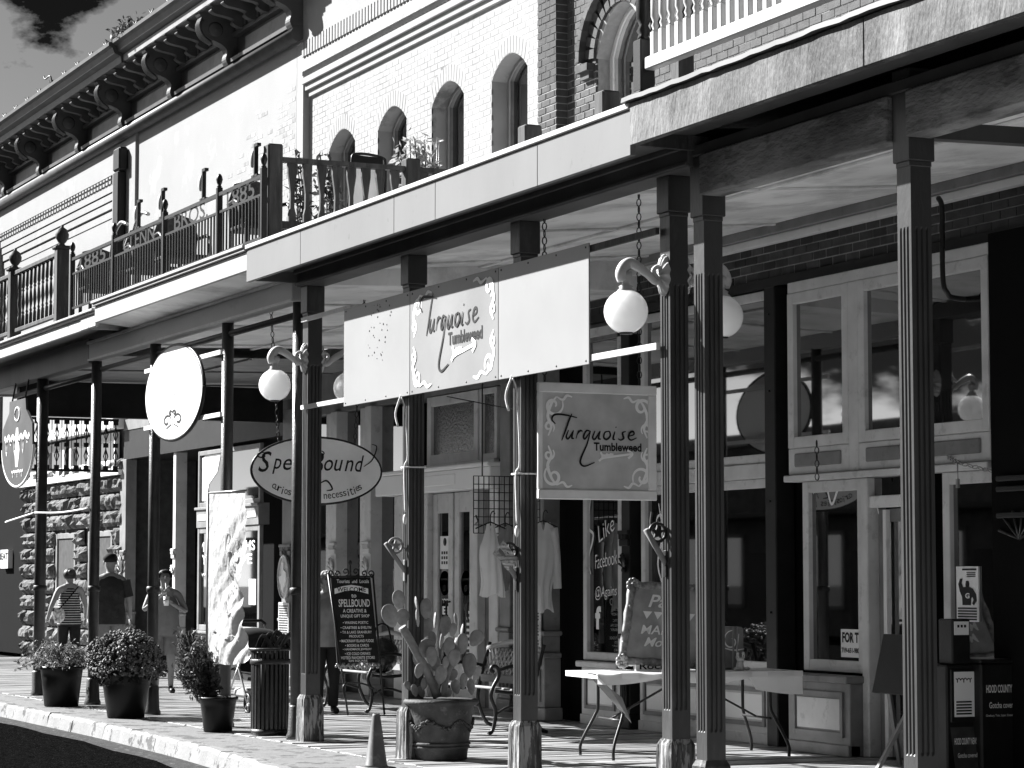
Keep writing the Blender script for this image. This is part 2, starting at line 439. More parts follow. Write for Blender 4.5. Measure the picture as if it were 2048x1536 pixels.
# ================================================================ BUILDINGS
YA, YC = 3.9, 3.6
def arch(x0, x1, zs, rise, n=10):
    return [(x0 + (x1 - x0) * i / n, zs + rise * math.sin(math.pi * i / n) ** 0.8) for i in range(n + 1)]

def lay_bricks(x0, x1, z0, z1, holes, lw, lh, joint, jit=0.004):
    """courses of (x, z, length) that stay out of the holes [(xa, xb, fn top(x), zbottom)]"""
    out = []; z = z0; c = 0
    while z + lh <= z1:
        x = x0 - (lw / 2 if c % 2 else 0)
        while x < x1:
            a, b = max(x, x0), min(x + lw - joint, x1)
            segs = [(a, b)]
            for hx0, hx1, top, zb in holes:
                ns = []
                for (p, q) in segs:
                    mid = min(max((p + q) / 2, hx0), hx1)
                    if q <= hx0 or p >= hx1 or z > max(top(min(max(p, hx0), hx1)), top(min(max(q, hx0), hx1))) or z + lh < zb: ns.append((p, q))
                    else:
                        if p < hx0 - 0.03: ns.append((p, hx0))
                        if q > hx1 + 0.03: ns.append((hx1, q))
                segs = ns
            for (p, q) in segs:
                if q - p > 0.03: out.append(((p + q) / 2, z + lh / 2, q - p))
            x += lw
        z += lh + joint; c += 1
    return out
def put_bricks(bl, y, lh, parent, mtl, score, proud=0.007, limit=300, thick=0.03):
    bl = sorted(bl, key=score)
    cache = {}
    rest = MB()
    for i, (x, z, L) in enumerate(bl):
        pr = proud * random.uniform(0.65, 1.4)
        if i < limit:
            key = round(L, 2)
            if key not in cache:
                cache[key] = MB().box(-L / 2, L / 2, 0, thick, -lh / 2, lh / 2, 0.004).mesh('brick', mtl)
            inst(cache[key], 'brick', parent, (x, y - pr, z))
        else:
            rest.box(x - L / 2, x + L / 2, y - pr, y + 0.02, z - lh / 2, z + lh / 2)
    if rest.v:
        o = rest.build('brick_courses', mtl, parent); o['kind'] = 'stuff'

def sash_window(parent, x0, x1, z0, zs, rise, y, fr=0.07, frame_m=TRIMG, glass=GLASS, mull=True):
    """an arched window set back in its opening: frame ring, pane and meeting rail"""
    out = [(x0, z0)] + [(x0, zs)] + arch(x0, x1, zs, rise)[1:-1] + [(x1, zs), (x1, z0)]
    xi0, xi1 = x0 + fr, x1 - fr
    inn = [(xi0, z0 + fr)] + [(xi0, zs)] + arch(xi0, xi1, zs, rise - fr * 0.6)[1:-1] + [(xi1, zs), (xi1, z0 + fr)]
    fm = MB()
    n = len(out)
    for (pl, yy) in ((None, None),):
        vs = [(p[0], y, p[1]) for p in out] + [(p[0], y, p[1]) for p in inn] + [(p[0], y + 0.07, p[1]) for p in inn]
        fs = [(i, (i + 1) % n, n + (i + 1) % n, n + i) for i in range(n)] + [(n + i, n + (i + 1) % n, 2 * n + (i + 1) % n, 2 * n + i) for i in range(n)]
        fm.add(vs, fs)
    wdw = fm.build('window', frame_m, parent)
    st = MB()
    st.tube([(p[0] + (0.02 if p[0] < (x0 + x1) / 2 else -0.02), y - 0.012, p[1]) for p in inn], 0.016, 6, False)
    if mull: st.box(xi0 + 0.001, xi1 - 0.001, y + 0.02, y + 0.045, (z0 + zs) / 2 - 0.03, (z0 + zs) / 2 + 0.03)
    st.build('sash', frame_m, wdw)
    pn = MB(); pn.add([(p[0], y + 0.05, p[1]) for p in inn], [tuple(range(n))]); pn.build('pane', glass, wdw)
    return wdw

def rect_window(parent, x0, x1, z0, z1, y, fr=0.06, m=TRIMG, glass=GLASS, name='window', sill=True, deep=0.06):
    f = MB()
    f.box(x0, x0 + fr, y, y + deep, z0, z1, 0.006); f.box(x1 - fr, x1, y, y + deep, z0, z1, 0.006)
    f.box(x0 + fr - 0.004, x1 - fr + 0.004, y + 0.003, y + deep, z1 - fr, z1 - 0.001, 0.006); f.box(x0 + fr - 0.004, x1 - fr + 0.004, y + 0.003, y + deep, z0 + 0.001, z0 + fr, 0.006)
    wd = f.build(name, m, parent)
    MB().add([(x0 + fr - 0.003, y + deep * 0.7, z0 + fr - 0.003), (x1 - fr + 0.003, y + deep * 0.7, z0 + fr - 0.003), (x1 - fr + 0.003, y + deep * 0.7, z1 - fr + 0.003), (x0 + fr - 0.003, y + deep * 0.7, z1 - fr + 0.003)], [(0, 1, 2, 3)]).build('pane', glass, wd)
    if sill: MB().box(x0 - 0.03, x1 + 0.03, y - 0.05, y + 0.02, z0 - 0.045, z0 - 0.003, 0.006).build('sill', m, wd)
    return wd

# ---- A: white building with the big bracketed cornice
A = thing('corniced_building', 'white two-storey building with dark bracketed cornice along its roofline', 'building', (-20, 4, 0))
AX0, AX1 = -37.5, -11.25
w_ = MB()
w_.box(-19.2, AX1, YA, 12, 4.3, 9.3)                                   # plain bay
w_.box(-20.6, -19.2, YA - 0.05, 12, 4.3, 9.3)                          # pier
w_.box(AX0, -20.6, YA + 0.07, 12, 4.3, 7.9)                            # recessed bay
w_.box(AX0, -20.6, YA - 0.04, 12, 8.62, 9.3)
w_.box(AX0, -29.2, YA - 0.04, 12, 4.3, 8.62)
MATS['white_wall_paint'].node_tree.nodes
wallA = w_.build('wall', WALLW, A)
MB().box(AX0, xat(38, 3.86), YA + 0.3, 12, 0, 4.3).build('far_shop_front', BLACK, A)
sf_ = MB().box(-29.6, xat(15, 4.1), YA + 0.2, YA + 0.3, 1.72, 2.1).build('fascia_notice', WHITE, A)
sA = MB(); text(sA, 'REAT', (xat(15, 4.09) - 0.42, YA + 0.19, 1.97), FACE_Y, 0.75, 0.14, bold=0.02); sA.build('notice_print', INK, A)
for zz, dy in ((7.9, 0.055), (8.06, 0.035), (8.2, 0.015), (8.34, -0.005)):
    MB().box(-29.19, -20.6, YA + dy, YA + 0.5, zz, zz + 0.12).build('corbel_course', WALLW, A)
for zz in (8.47, 8.56):
    dm = MB().box(-0.06, 0.06, 0, 0.1, 0, 0.05).mesh('dentil_brick', WALLW)
    band = MB().box(-29.19, -20.6, YA + 0.02, YA + 0.5, zz, zz + 0.085).build('dentil_course', TRIMG, A)
    for k in range(42): inst(dm, 'dentil_brick', band, (-29.05 + k * 0.2, YA - 0.03, zz + 0.015))
patch = mat('bare_brick', 0.27, 0.8, 0.3, 9, rnd=0.25)
pb = [t for t in lay_bricks(-15.5, AX1 - 0.05, 6.0, 8.6, [], 0.215, 0.066, 0.011) if random.random() < max(0.0, min(0.85, 1.05 - (AX1 - t[0]) / 3.6 - abs(t[1] - 7.4) / 2.2 + random.uniform(-0.2, 0.1)))]
put_bricks(pb, YA, 0.066, wallA, patch, lambda t: -t[0], 0.0025, 260)
ds = MB().box(-20.05, -19.72, YA - 0.2, YA - 0.055, 4.7, 8.55, 0.02).box(-20.0, -19.6, YA - 0.22, YA - 0.056, 8.55, 8.95, 0.03)
ds.build('downspout', DARK, A)
MB().box(-29.9, -29.6, YA - 0.2, YA - 0.05, 8.2, 8.9, 0.03).build('rainwater_head', DARK, A)
# cornice: everything that overhangs
cor = MB().box(AX0, AX1 + 0.3, YA - 0.02, 5, 9.3, 10.05).build('cornice', CORN, A)
MB().tube([(AX0, YA - 0.1, 9.2), (AX1 + 0.3, YA - 0.1, 9.2)], 0.105, 12).build('round_moulding', CORN, cor)
MB().box(AX0, AX1 + 0.3, YA - 0.16, YA - 0.02, 9.32, 9.38).box(AX0, AX1 + 0.3, YA - 0.12, YA - 0.02, 9.72, 9.78).build('frieze_moulding', CORN, cor)
top = MB()
prof = [(YA - 0.025, 10.06), (YA - 0.62, 10.06), (YA - 0.64, 10.2), (YA - 0.74, 10.24), (YA - 0.78, 10.33), (YA - 0.84, 10.36), (YA - 0.84, 10.42), (5.0, 10.55), (5.0, 10.06)]
top.prism(prof, 'x', -17.9, AX1 + 0.35)
top.prism([(y - 0.06 if y < 4 else y, z - 0.04 if z > 10.1 else z) for y, z in prof], 'x', AX0, -17.905)
top.build('crown_moulding', CORN, cor)
MB().box(-17.9, AX1 + 0.352, YA - 0.655, YA - 0.6, 10.075, 10.185).build('light_fillet', CORNL, cor)
def bracket_mesh(depth, h, w, name):
    # S-shaped console: bold scroll at the top front, small reversed scroll at the foot
    pts = []
    for i in range(13):
        a = math.pi * (0.5 - 1.25 * i / 12); pts.append((-depth * 0.68 + depth * 0.30 * math.cos(a) * -1, -h * 0.24 + h * 0.2 * math.sin(a)))
    s1 = smoothline([(0, 0), (-depth, 0), (-depth, -h * 0.1), (-depth * 0.93, -h * 0.14), (-depth * 1.02, -h * 0.26), (-depth * 0.9, -h * 0.42), (-depth * 0.62, -h * 0.5), (-depth * 0.42, -h * 0.56), (-depth * 0.3, -h * 0.66), (-depth * 0.34, -h * 0.8), (-depth * 0.24, -h * 0.93), (-depth * 0.1, -h), (0, -h)], 3)
    b = MB().prism([(p.x, p.y) for p in s1], 'x', -w / 2, w / 2)
    b.box(-w * 0.62, w * 0.62, -depth * 1.06, 0, 0.002, h * 0.07)
    return b
big = bracket_mesh(0.58, 0.86, 0.2, 'bracket')
for sgn in (-1, 1):     # leaf carved on the front face and a rosette on each cheek
    pass
for i in range(5):
    big.tube(smoothline([(-0.08 + 0.04 * i, -0.565, -0.06), (-0.09 + 0.045 * i, -0.61, -0.2), (-0.08 + 0.04 * i, -0.55, -0.36), (-0.05 + 0.025 * i, -0.4, -0.46)], 4), 0.018, 5)
for sg in (-1, 1):
    big.lathe([(0.0, 0.03 * sg), (0.05, 0.02 * sg), (0.1, 0.012 * sg), (0.12, 0)], -0.36, -0.25, sg * 0.1, 14, ax='x')
bigm = big.mesh('bracket', CORN)
smallm = bracket_mesh(0.5, 0.3, 0.13, 'modillion').mesh('modillion', CORN)
dent = MB().box(-0.045, 0.045, -0.11, 0, 0, 0.17).mesh('dentil', CORN)
pan = MB().box(0, 1.9, -0.03, 0, 0, 0.24, 0.01).mesh('frieze_panel', CORNL)
bx = -11.06; step = 2.86
bs_ = []
while bx > AX0 + 0.4: bs_.append(bx); bx -= step
for b in bs_:
    inst(bigm, 'bracket', cor, (b, YA - 0.02, 10.06))
    for k in range(1, 5):
        xx = b - step * k / 5
        if xx > AX0 + 0.2: inst(smallm, 'modillion', cor, (xx, YA - 0.12, 10.06))
    if b - step > AX0:
        inst(pan, 'frieze_panel', cor, (b - 0.45 - 1.9, YA - 0.02, 9.42))
        for k in range(13):
            inst(dent, 'dentil', cor, (b - 0.25 - k * 0.19, YA - 0.02, 9.79))
# bird wires and weeds on the roof edge
sp = MB()
for i in range(24):
    xx = -12.5 - i * 0.9
    sp.tube([(xx, YA - 0.7, 10.38), (xx, YA - 0.72, 10.5)], 0.012, 4).tube([(xx - 0.07, YA - 0.74, 10.58), (xx, YA - 0.72, 10.5), (xx + 0.07, YA - 0.7, 10.57)], 0.01, 4)
sp.tube(smoothline([(-22.3, 3.2, 10.3), (-22.3, 3.15, 10.62), (-22.5, 3.1, 10.6), (-22.6, 3.1, 10.68)], 4), 0.014, 4)
sp.build('roof_spikes', IRON, cor)['kind'] = 'stuff'
wd = MB()
for i in range(420):
    c = Vector((-17.6 + random.gauss(0, 0.32), YA - 0.66 + random.gauss(0, 0.1), 10.42 + abs(random.gauss(0, 0.12))))
    q = Quaternion((random.gauss(0, 1), random.gauss(0, 1), random.gauss(0, 1), random.gauss(0, 1))).normalized()
    wd.add([c + q @ Vector(p) for p in ((-0.05, 0, 0), (0, 0.02, 0), (0.05, 0, 0), (0, -0.02, 0))], [(0, 1, 2, 3)])
wo_ = solo(wd, 'weeds', LEAF, 'tuft of weeds sprouting on the cornice roof edge', 'weeds'); wo_['kind'] = 'stuff'
MB().box(AX0, AX1, 4.9, 12, 9.3, 10.3).build('roof', DARK, A)
# ground floor of A: dark shop front behind the pipe posts
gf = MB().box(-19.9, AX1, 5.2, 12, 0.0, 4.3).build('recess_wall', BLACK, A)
MB().box(-19.9, AX1, YA + 0.02, 5.2, 3.55, 4.302).build('shop_lintel', DARK, A)
MB().box(-19.9, AX1 - 0.001, YA + 0.005, YA + 0.02, 4.05, 4.299).build('sign_board', TRIMM, A)
def colonette(parent, x, y, z0, z1, w=0.2, m=TRIMG, name='pilaster'):
    """cast-iron shop pilaster: panelled pedestal, ringed capital and long panel above"""
    p = MB()
    p.box(x - w * 0.62, x + w * 0.62, y - 0.02, y + 0.2, z0, z0 + 0.14, 0.01)
    p.box(x - w * 0.5, x + w * 0.5, y, y + 0.2, z0 + 0.14, z0 + 0.66, 0.008)
    p.box(x - w * 0.56, x + w * 0.56, y - 0.025, y + 0.2, z0 + 0.66, z0 + 0.72, 0.012)
    p.box(x - w * 0.46, x + w * 0.46, y - 0.005, y + 0.2, z0 + 0.72, z0 + 0.9, 0.008)
    p.box(x - w * 0.6, x + w * 0.6, y - 0.035, y + 0.2, z0 + 0.9, z0 + 0.95, 0.012)
    p.box(x - w * 0.45, x + w * 0.45, y + 0.01, y + 0.2, z0 + 0.95, z1, 0.006)
    o = p.build(name, m, parent)
    d = MB()
    for i in range(5): d.box(x - w * 0.42 + i * w * 0.17, x - w * 0.42 + i * w * 0.17 + w * 0.1, y - 0.022, y + 0.012, z0 + 0.58, z0 + 0.64)
    for i in range(3): d.tube([(x + w * (-0.3 + 0.3 * i), y - 0.012, z0 + 0.2), (x + w * (-0.3 + 0.3 * i), y - 0.012, z0 + 0.54)], 0.014, 6)
    zc = z0 + 1.95
    d.box(x - w * 0.55, x + w * 0.55, y - 0.03, y + 0.02, zc, zc + 0.04, 0.008).box(x - w * 0.5, x + w * 0.5, y - 0.018, y + 0.02, zc - 0.12, zc - 0.05, 0.008)
    for i in range(5): d.box(x - w * 0.42 + i * w * 0.17, x - w * 0.42 + i * w * 0.17 + w * 0.1, y - 0.03, y + 0.012, zc - 0.05, zc)
    for i in range(7):
        a = math.pi * (0.1 + 0.8 * i / 6); d.tube([(x, y - 0.0, zc - 0.34), (x + w * 0.4 * math.cos(a), y - 0.03, zc - 0.34 + w * 0.75 * math.sin(a))], 0.012, 5)
    d.ell((x, y - 0.01, zc - 0.36), 0.03, 0.03, 0.03, 8, 6)
    d.build('casting', m, o)['kind'] = 'stuff'
    return o
xa = lambda p: xat(p, YA)
colonette(A, xa(245), YA - 0.02, 0, 3.55, 0.4, TRIMM)
colonette(A, xa(340), YA + 0.05, 0, 3.55, 0.16, TRIMG)
colonette(A, xa(575), YA - 0.03, 0, 3.9, 0.42, TRIMM)
x0, x1 = xa(388), xa(512)
rect_window(A, x0, x1, 2.62, 3.5, YA + 0.05, 0.07, TRIMM)
wA = rect_window(A, x0, x1, 0.7, 2.3, YA + 0.05, 0.09, TRIMM)
MB().box(x0, x1, YA + 0.03, YA + 0.2, 2.301, 2.619).build('transom_rail', TRIMM, A)
MB().box(x0 + 0.1, x1 - 0.1, YA + 0.018, YA + 0.035, 2.41, 2.5).build('transom_strip', TRIMW, A)
MB().box(x0, x1, YA + 0.03, YA + 0.3, 0.0, 0.653).build('bulkhead', DARK, A)
lt = MB()
for t, px_, zz, ww in (('M', 403, 2.0, 0.24), ('HS', 500, 2.0, 0.42), ('Y', 408, 1.8, 0.22), ('E', 499, 1.8, 0.22)):
    text(lt, t, (xat(px_, YA + 0.088), YA + 0.088, zz), FACE_Y, ww, 0.15, bold=0.015)
scribble(lt, (xat(405, YA + 0.088), YA + 0.088, 1.55), FACE_Y, 0.3, 0.12, 3, 0.025)
lt.build('window_lettering', INKW, A)
MB().box(x1 - 0.55, x1 - 0.25, YA + 0.08, YA + 0.089, 1.12, 1.5).build('window_notice', SIGNG, A)
cu = MB()
cu.prism([(x0 + 0.08, 2.72), (x0 + 0.08, 3.4), (x0 + 1.0, 3.4), (x0 + 0.85, 3.15), (x0 + 0.45, 2.98), (x0 + 0.3, 2.72)], 'y', YA + 0.085, YA + 0.089)
cu.build('curtain', SIGNG, A)

# ---- B: white painted brick building with four arched windows
B = thing('white_brick_building', 'white painted brick building with four arched upper windows', 'building', (-7, 4, 0))
BX0, BX1 = -11.24, -3.21
wins = []
for pl, pr_ in ((645, 699), (742, 800), (848, 912), (968, 1041)):
    a, b = U(pl, 290, YA)[0], U(pr_, 260, YA)[0]; wins.append((a, b))
c0 = wins[3][0]; wins = [(c0 - 1.82 * k, c0 - 1.82 * k + 1.0) for k in (3, 2, 1, 0)]
ZS, RISE = 7.4, 0.24
YB = YA + 0.1                                      # recessed brick panel between the piers
wb = MB()
edges = [BX0 + 0.25] + [e for p in wins for e in p] + [BX1]
for i in range(0, len(edges), 2): wb.box(edges[i], edges[i + 1], YB, YB + 0.34, 4.3, 8.3)
for a, b in wins:
    wb.prism([(a, 8.3)] + arch(a, b, ZS, RISE) + [(b, 8.3)], 'y', YB, YB + 0.34)
    wb.box(a, b, YB, YB + 0.34, 4.3, 5.6)
wallB = wb.build('wall', JOINTW, B)
holes = [(a, b, (lambda x, a=a, b=b: ZS + RISE * max(0.0, math.sin(math.pi * (x - a) / (b - a))) ** 0.8 + 0.18), 5.6) for a, b in wins]
bl = lay_bricks(BX0 + 0.25, BX1, 4.7, 8.3, holes, 0.215, 0.066, 0.011)
put_bricks(bl, YB, 0.066, wallB, BRICKW, lambda t: -t[0] - (2 if t[1] > 6.4 else 0), 0.0022)
for a, b in wins:      # soldier arches
    vm = MB()
    for i in range(13):
        t = (i + 0.5) / 13; x = a + (b - a) * t; z = ZS + RISE * math.sin(math.pi * t) ** 0.8
        ang = (t - 0.5) * 0.7
        vm = MB(); vm.bar((x, YB + 0.009, z + 0.005), (x + 0.2 * math.sin(ang), YB + 0.009, z + 0.2 * math.cos(ang)), 0.066, 0.024, (0, 1, 0))
        vm.build('arch_brick', BRICKW, wallB)
    sash_window(B, a, b, 5.6, ZS, RISE, YB + 0.2, 0.09, TRIMM)
# pier at the left and the corbelled frieze on top
MB().box(BX0, BX0 + 0.25, YA, YB + 0.34, 4.3, 9.6).build('pier', BRICKW, B)
MB().box(BX0 + 0.25, BX1, YB + 0.01, YB + 0.34, 8.3, 9.6).build('frieze', BRICKW, B)
for k, (z0, z1, dy) in enumerate(((8.3, 8.385, 0.06), (8.39, 8.475, 0.02), (8.48, 8.57, -0.02))):
    MB().box(BX0 + 0.251, BX1, YA + dy, YB + 0.05, z0, z1, 0.004).build('corbel_course', BRICKW, B)
tooth = MB().prism([(-0.055, 0.0), (0.0, -0.07), (0.055, 0.0)], 'z', 0, 0.06).mesh('sawtooth_brick', BRICKW)
fr_ = MB().box(BX0 + 0.252, BX1, YA + 0.03, YB + 0.05, 8.575, 8.66).build('sawtooth_course', TRIMG, B)
for k in range(69): inst(tooth, 'sawtooth_brick', fr_, (BX0 + 0.32 + k * 0.113, YA + 0.03, 8.59))
MB().box(BX0 + 0.253, BX1, YA - 0.01, YB + 0.05, 8.665, 8.86, 0.004).build('plain_course', mat('worn_brick_course', 0.3, 0.8, 0.3, 9, stain=0.5, ss=5, sv=0.2), B)
sold = MB().box(-0.035, 0.035, -0.085, 0, 0, 0.21).mesh('soldier_brick', BRICKW)
so_ = MB().box(BX0 + 0.254, BX1, YA + 0.05, YB + 0.05, 8.865, 9.08).build('soldier_course', TRIMM, B)
for k in range(70): inst(sold, 'soldier_brick', so_, (BX0 + 0.32 + k * 0.112, YA + 0.05, 8.867))
MB().box(BX0 + 0.002, BX1, YA - 0.02, YB + 0.3, 9.085, 9.7).build('parapet', WALLW, B)
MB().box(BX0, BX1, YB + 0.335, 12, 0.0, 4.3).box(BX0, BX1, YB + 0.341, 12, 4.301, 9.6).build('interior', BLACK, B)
# ground floor of B
BG = YA
MB().box(BX0, BX1, BG + 0.02, YB + 0.33, 3.75, 4.299).build('shop_lintel', TRIMM, B)
zb0, zb1 = 2.55, 2.8
tb = MB().box(xa(773), xa(1005), BG - 0.16, BG + 0.1, zb0, zb1, 0.012).box(xa(773) - 0.02, xa(1005) + 0.02, BG - 0.2, BG + 0.08, zb1, zb1 + 0.05, 0.012)
tbo = tb.build('transom_bar', WHITE, B)
MB().box(xa(860), xa(935), BG - 0.168, BG - 0.1, zb0 + 0.07, zb1 - 0.05, 0.008).build('panel', WHITE, tbo)
jm = [(795, 812), (840, 862), (946, 962), (985, 1003)]
for p, q in jm: MB().box(xa(p), xa(q), BG - 0.05, BG + 0.2, 0, 2.549, 0.01).build('door_jamb', TRIMG, B)
MB().box(xa(962), xa(985), BG + 0.05, BG + 0.2, 0, 2.549).build('door_side_panel', TRIMM, B)
for p, q in ((862, 903), (905, 946)):
    d0, d1 = xa(p) + 0.01, xa(q) - 0.01
    dr = MB().box(d0, d0 + 0.14, BG + 0.02, BG + 0.08, 0.02, 2.54, 0.008).box(d1 - 0.14, d1, BG + 0.02, BG + 0.08, 0.02, 2.54, 0.008)
    dr.box(d0 + 0.138, d1 - 0.138, BG + 0.024, BG + 0.076, 2.3, 2.539).box(d0 + 0.138, d1 - 0.138, BG + 0.024, BG + 0.076, 0.021, 0.5)
    do = dr.build('door', TRIMG, B)
    MB().box(d0 + 0.135, d1 - 0.135, BG + 0.05, BG + 0.06, 0.5, 2.3).build('pane', GLASS, do)
    MB().tube(smoothline([(d1 - 0.07, BG + 0.02, 1.0), (d1 - 0.07, BG - 0.03, 1.03), (d1 - 0.07, BG - 0.03, 1.2), (d1 - 0.07, BG + 0.02, 1.23)], 4), 0.012, 6).build('handle', IRON, do)
    st = MB().lathe([(0.0, 0), (0.15, 0)], (d0 + d1) / 2, 1.45, BG + 0.044, 24, False, 'y', 1.0)
    st.build('round_sticker', WHITE, do)
    t2 = MB(); scribble(t2, ((d0 + d1) / 2, BG + 0.041, 1.49), FACE_Y, 0.2, 0.05, 5, 0.01); stroke(t2, scroll(0, 0, 0.05, 0, 1.2), ((d0 + d1) / 2, BG + 0.041, 1.38), FACE_Y, 1, 0.012); t2.build('sticker_print', INK, do)
d0, d1 = xa(862), xa(903)
nt_ = MB().box(d0 + 0.2, d0 + 0.5, BG + 0.035, BG + 0.046, 1.62, 2.02).box(d0 + 0.3, d0 + 0.62, BG + 0.035, BG + 0.046, 0.62, 1.0).build('door_notice', WHITE, B)
tt = MB()
for i in range(3):
    for j in range(3): tt.box(d0 + 0.25 + 0.07 * j, d0 + 0.29 + 0.07 * j, BG + 0.031, BG + 0.034, 1.68 + i * 0.06, 1.715 + i * 0.06)
tt.lathe([(0.05, 0), (0.0, -0.001)], d0 + 0.35, 1.95, BG + 0.033, 14, ax='y')
tt.build('notice_print', INK, B)
tt = MB(); scribble(tt, (d0 + 0.4, BG + 0.044, 1.24), FACE_Y, 0.3, 0.06, 4, 0.014); text(tt, 'EE', (d0 + 0.4, BG + 0.044, 1.12), FACE_Y, 0.3, 0.1, bold=0.03)
tt.build('door_lettering', INKW, B)
d0, d1 = xa(905), xa(946)
hp = MB(); hp.prism([(d0 + 0.3, 0.55), (d0 + 0.3, 1.2), (d0 + 0.42, 1.22), (d0 + 0.5, 1.3), (d0 + 0.58, 1.22), (d0 + 0.7, 1.2), (d0 + 0.7, 0.55), (d0 + 0.58, 0.53), (d0 + 0.5, 0.46), (d0 + 0.42, 0.53)], 'y', BG + 0.03, BG + 0.046)
hp.build('hours_panel', INK, B)
tt = MB()
for i in range(8): tt.box(d0 + 0.36, d0 + 0.64, BG + 0.026, BG + 0.0295, 0.6 + i * 0.07, 0.632 + i * 0.07)
tt.build('hours_print', INKW, B)
# windows above the doors
rect_window(B, xa(850), xa(952), 2.9, 3.74, BG + 0.02, 0.12, TRIMG, GLASSR)
rect_window(B, xa(955), xa(990), 2.9, 3.74, BG + 0.02, 0.07, TRIMG, GLASSR)
# recessed bay and colonettes left of the doors
for p, q in ((648, 664), (716, 734)):
    MB().box(xa(p), xa(q), BG + 0.02, BG + 0.2, 0.0, 3.749, 0.01).build('window_mullion', TRIMG, B)
for p in (671, 740): colonette(B, xa(p), BG - 0.05, 0, 3.75, 0.24, TRIMG)
colonette(B, xa(1016), BG - 0.05, 0, 3.75, 0.3, TRIMM)
for p, q in ((604, 647), (677, 715), (746, 794)):
    MB().box(xa(p), xa(q), BG + 0.12, BG + 0.13, 0.4, 3.74).build('pane', GLASS, B)
    MB().box(xa(p), xa(q), BG + 0.1, BG + 0.25, 0, 0.4).build('bulkhead', DARK, B)

# ---- C: dark brick building on the right
C = thing('dark_brick_building', 'dark brick building with arched window and glazed shop front below', 'building', (2, 4, 0))
CX0, CX1 = -3.2, 6.0
YU = YA                                            # upper storey face
P0, P1_ = U(1080, 150, YA - 0.12)[0], U(1116, 150, YA - 0.12)[0]
wc = MB()
aw0, aw1 = U(1193, 100, YU)[0], U(1193, 100, YU)[0] + 1.15
CZS, CR = 7.1, 0.5
wc.box(P1_ - 0.02, aw0, YU, YU + 0.3, 4.3, 9.5); wc.box(aw1, CX1, YU, YU + 0.3, 4.3, 9.5)
wc.prism([(aw0, 9.5)] + arch(aw0, aw1, CZS, CR) + [(aw1, 9.5)], 'y', YU, YU + 0.3)
wc.box(aw0, aw1, YU, YU + 0.3, 4.3, 4.95)
wallC = wc.build('wall', MORTAR, C)
pil = MB().box(P0, P1_, YU - 0.14, YU + 0.3, 4.3, 9.5).build('corner_pilaster', MORTAR, C)
hc = [(aw0, aw1, lambda x: CZS + CR * max(0.0, math.sin(math.pi * (x - aw0) / (aw1 - aw0))) ** 0.8 + 0.25, 4.95)]
bl = lay_bricks(P1_ + 0.01, 5.9, 4.6, 8.6, hc, 0.215, 0.068, 0.011)
put_bricks(bl, YU, 0.068, wallC, BRICKD, lambda t: abs(t[0] - aw0) + abs(t[1] - 6.3), 0.007, 110)
bl = lay_bricks(P0 - 0.002, P1_ + 0.004, 4.6, 9.3, [], 0.215, 0.068, 0.011)
put_bricks(bl, YU - 0.14, 0.068, pil, BRICKD, lambda t: t[1], 0.007, 90)
sidb = MB(); z = 4.6; c = 0
while z < 9.3:
    sidb.box(P1_ - 0.03, P1_ + 0.006, YU - 0.13, YU - 0.006, z, z + 0.068); z += 0.079; c += 1
sidb.build('pilaster_return', BRICKD, pil)
for i in range(15):      # arch ring of the window
    an = math.pi * (1 - (i + 0.5) / 15); x = (aw0 + aw1) / 2 + (aw1 - aw0) / 2 * math.cos(an); z = CZS + CR * math.sin(an); nx_, nz_ = math.cos(an), math.sin(an)
    MB().bar((x, YU - 0.012, z + 0.0), (x + 0.21 * nx_, YU - 0.012, z + 0.21 * nz_), 0.1, 0.05, (0, 1, 0)).build('arch_brick', BRICKD, wallC)
for i in range(20):
    an = math.pi * (1 - (i + 0.5) / 20); x = (aw0 + aw1) / 2 + ((aw1 - aw0) / 2 + 0.22) * math.cos(an); z = CZS + (CR + 0.22) * math.sin(an); nx_, nz_ = math.cos(an), math.sin(an)
    MB().bar((x, YU - 0.05, z), (x + 0.075 * nx_, YU - 0.05, z + 0.075 * nz_), 0.125, 0.12, (0, 1, 0)).build('hood_brick', BRICKD, wallC)
for xx in (aw0 - 0.2, aw1 + 0.2):
    MB().box(xx - 0.12, xx + 0.16, YU - 0.1, YU + 0.01, CZS - 0.12, CZS - 0.04).box(xx - 0.08, xx + 0.13, YU - 0.06, YU + 0.01, CZS - 0.2, CZS - 0.12).build('label_stop', BRICKD, wallC)
sash_window(C, aw0, aw1, 4.95, CZS, CR, YU + 0.16, 0.1, TRIMG, mull=True)
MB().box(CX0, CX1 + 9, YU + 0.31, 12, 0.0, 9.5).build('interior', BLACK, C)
# lower storey: brick band, then panelled shop front
xc = lambda p: xat(p, YC)
ZBB = 4.25
bd = MB().box(P1_, CX1 + 2, YC, YU + 0.3, ZBB, 4.9).build('brick_band', MORTARD, C)
bl = lay_bricks(P1_ + 0.3, CX1 + 2, ZBB + 0.004, 4.62, [], 0.215, 0.068, 0.011)
put_bricks(bl, YC, 0.068, bd, mat('shaded_band_brick', 0.05, 0.7, 0.3, 9, bump=0.6, bs=60, bdist=0.006, rnd=0.5), lambda t: -t[0] * 0 + abs(t[0] - 2.5), 0.007, 100)
MB().box(P1_, CX1 + 2, YC - 0.03, YU + 0.2, ZBB - 0.09, ZBB - 0.002).build('steel_lintel', DARK, C)
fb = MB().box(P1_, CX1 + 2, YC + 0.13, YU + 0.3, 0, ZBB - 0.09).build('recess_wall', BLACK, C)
PW = xc(1108)
colonette(C, PW, YC - 0.22, 0, ZBB - 0.1, 0.42, TRIMM)
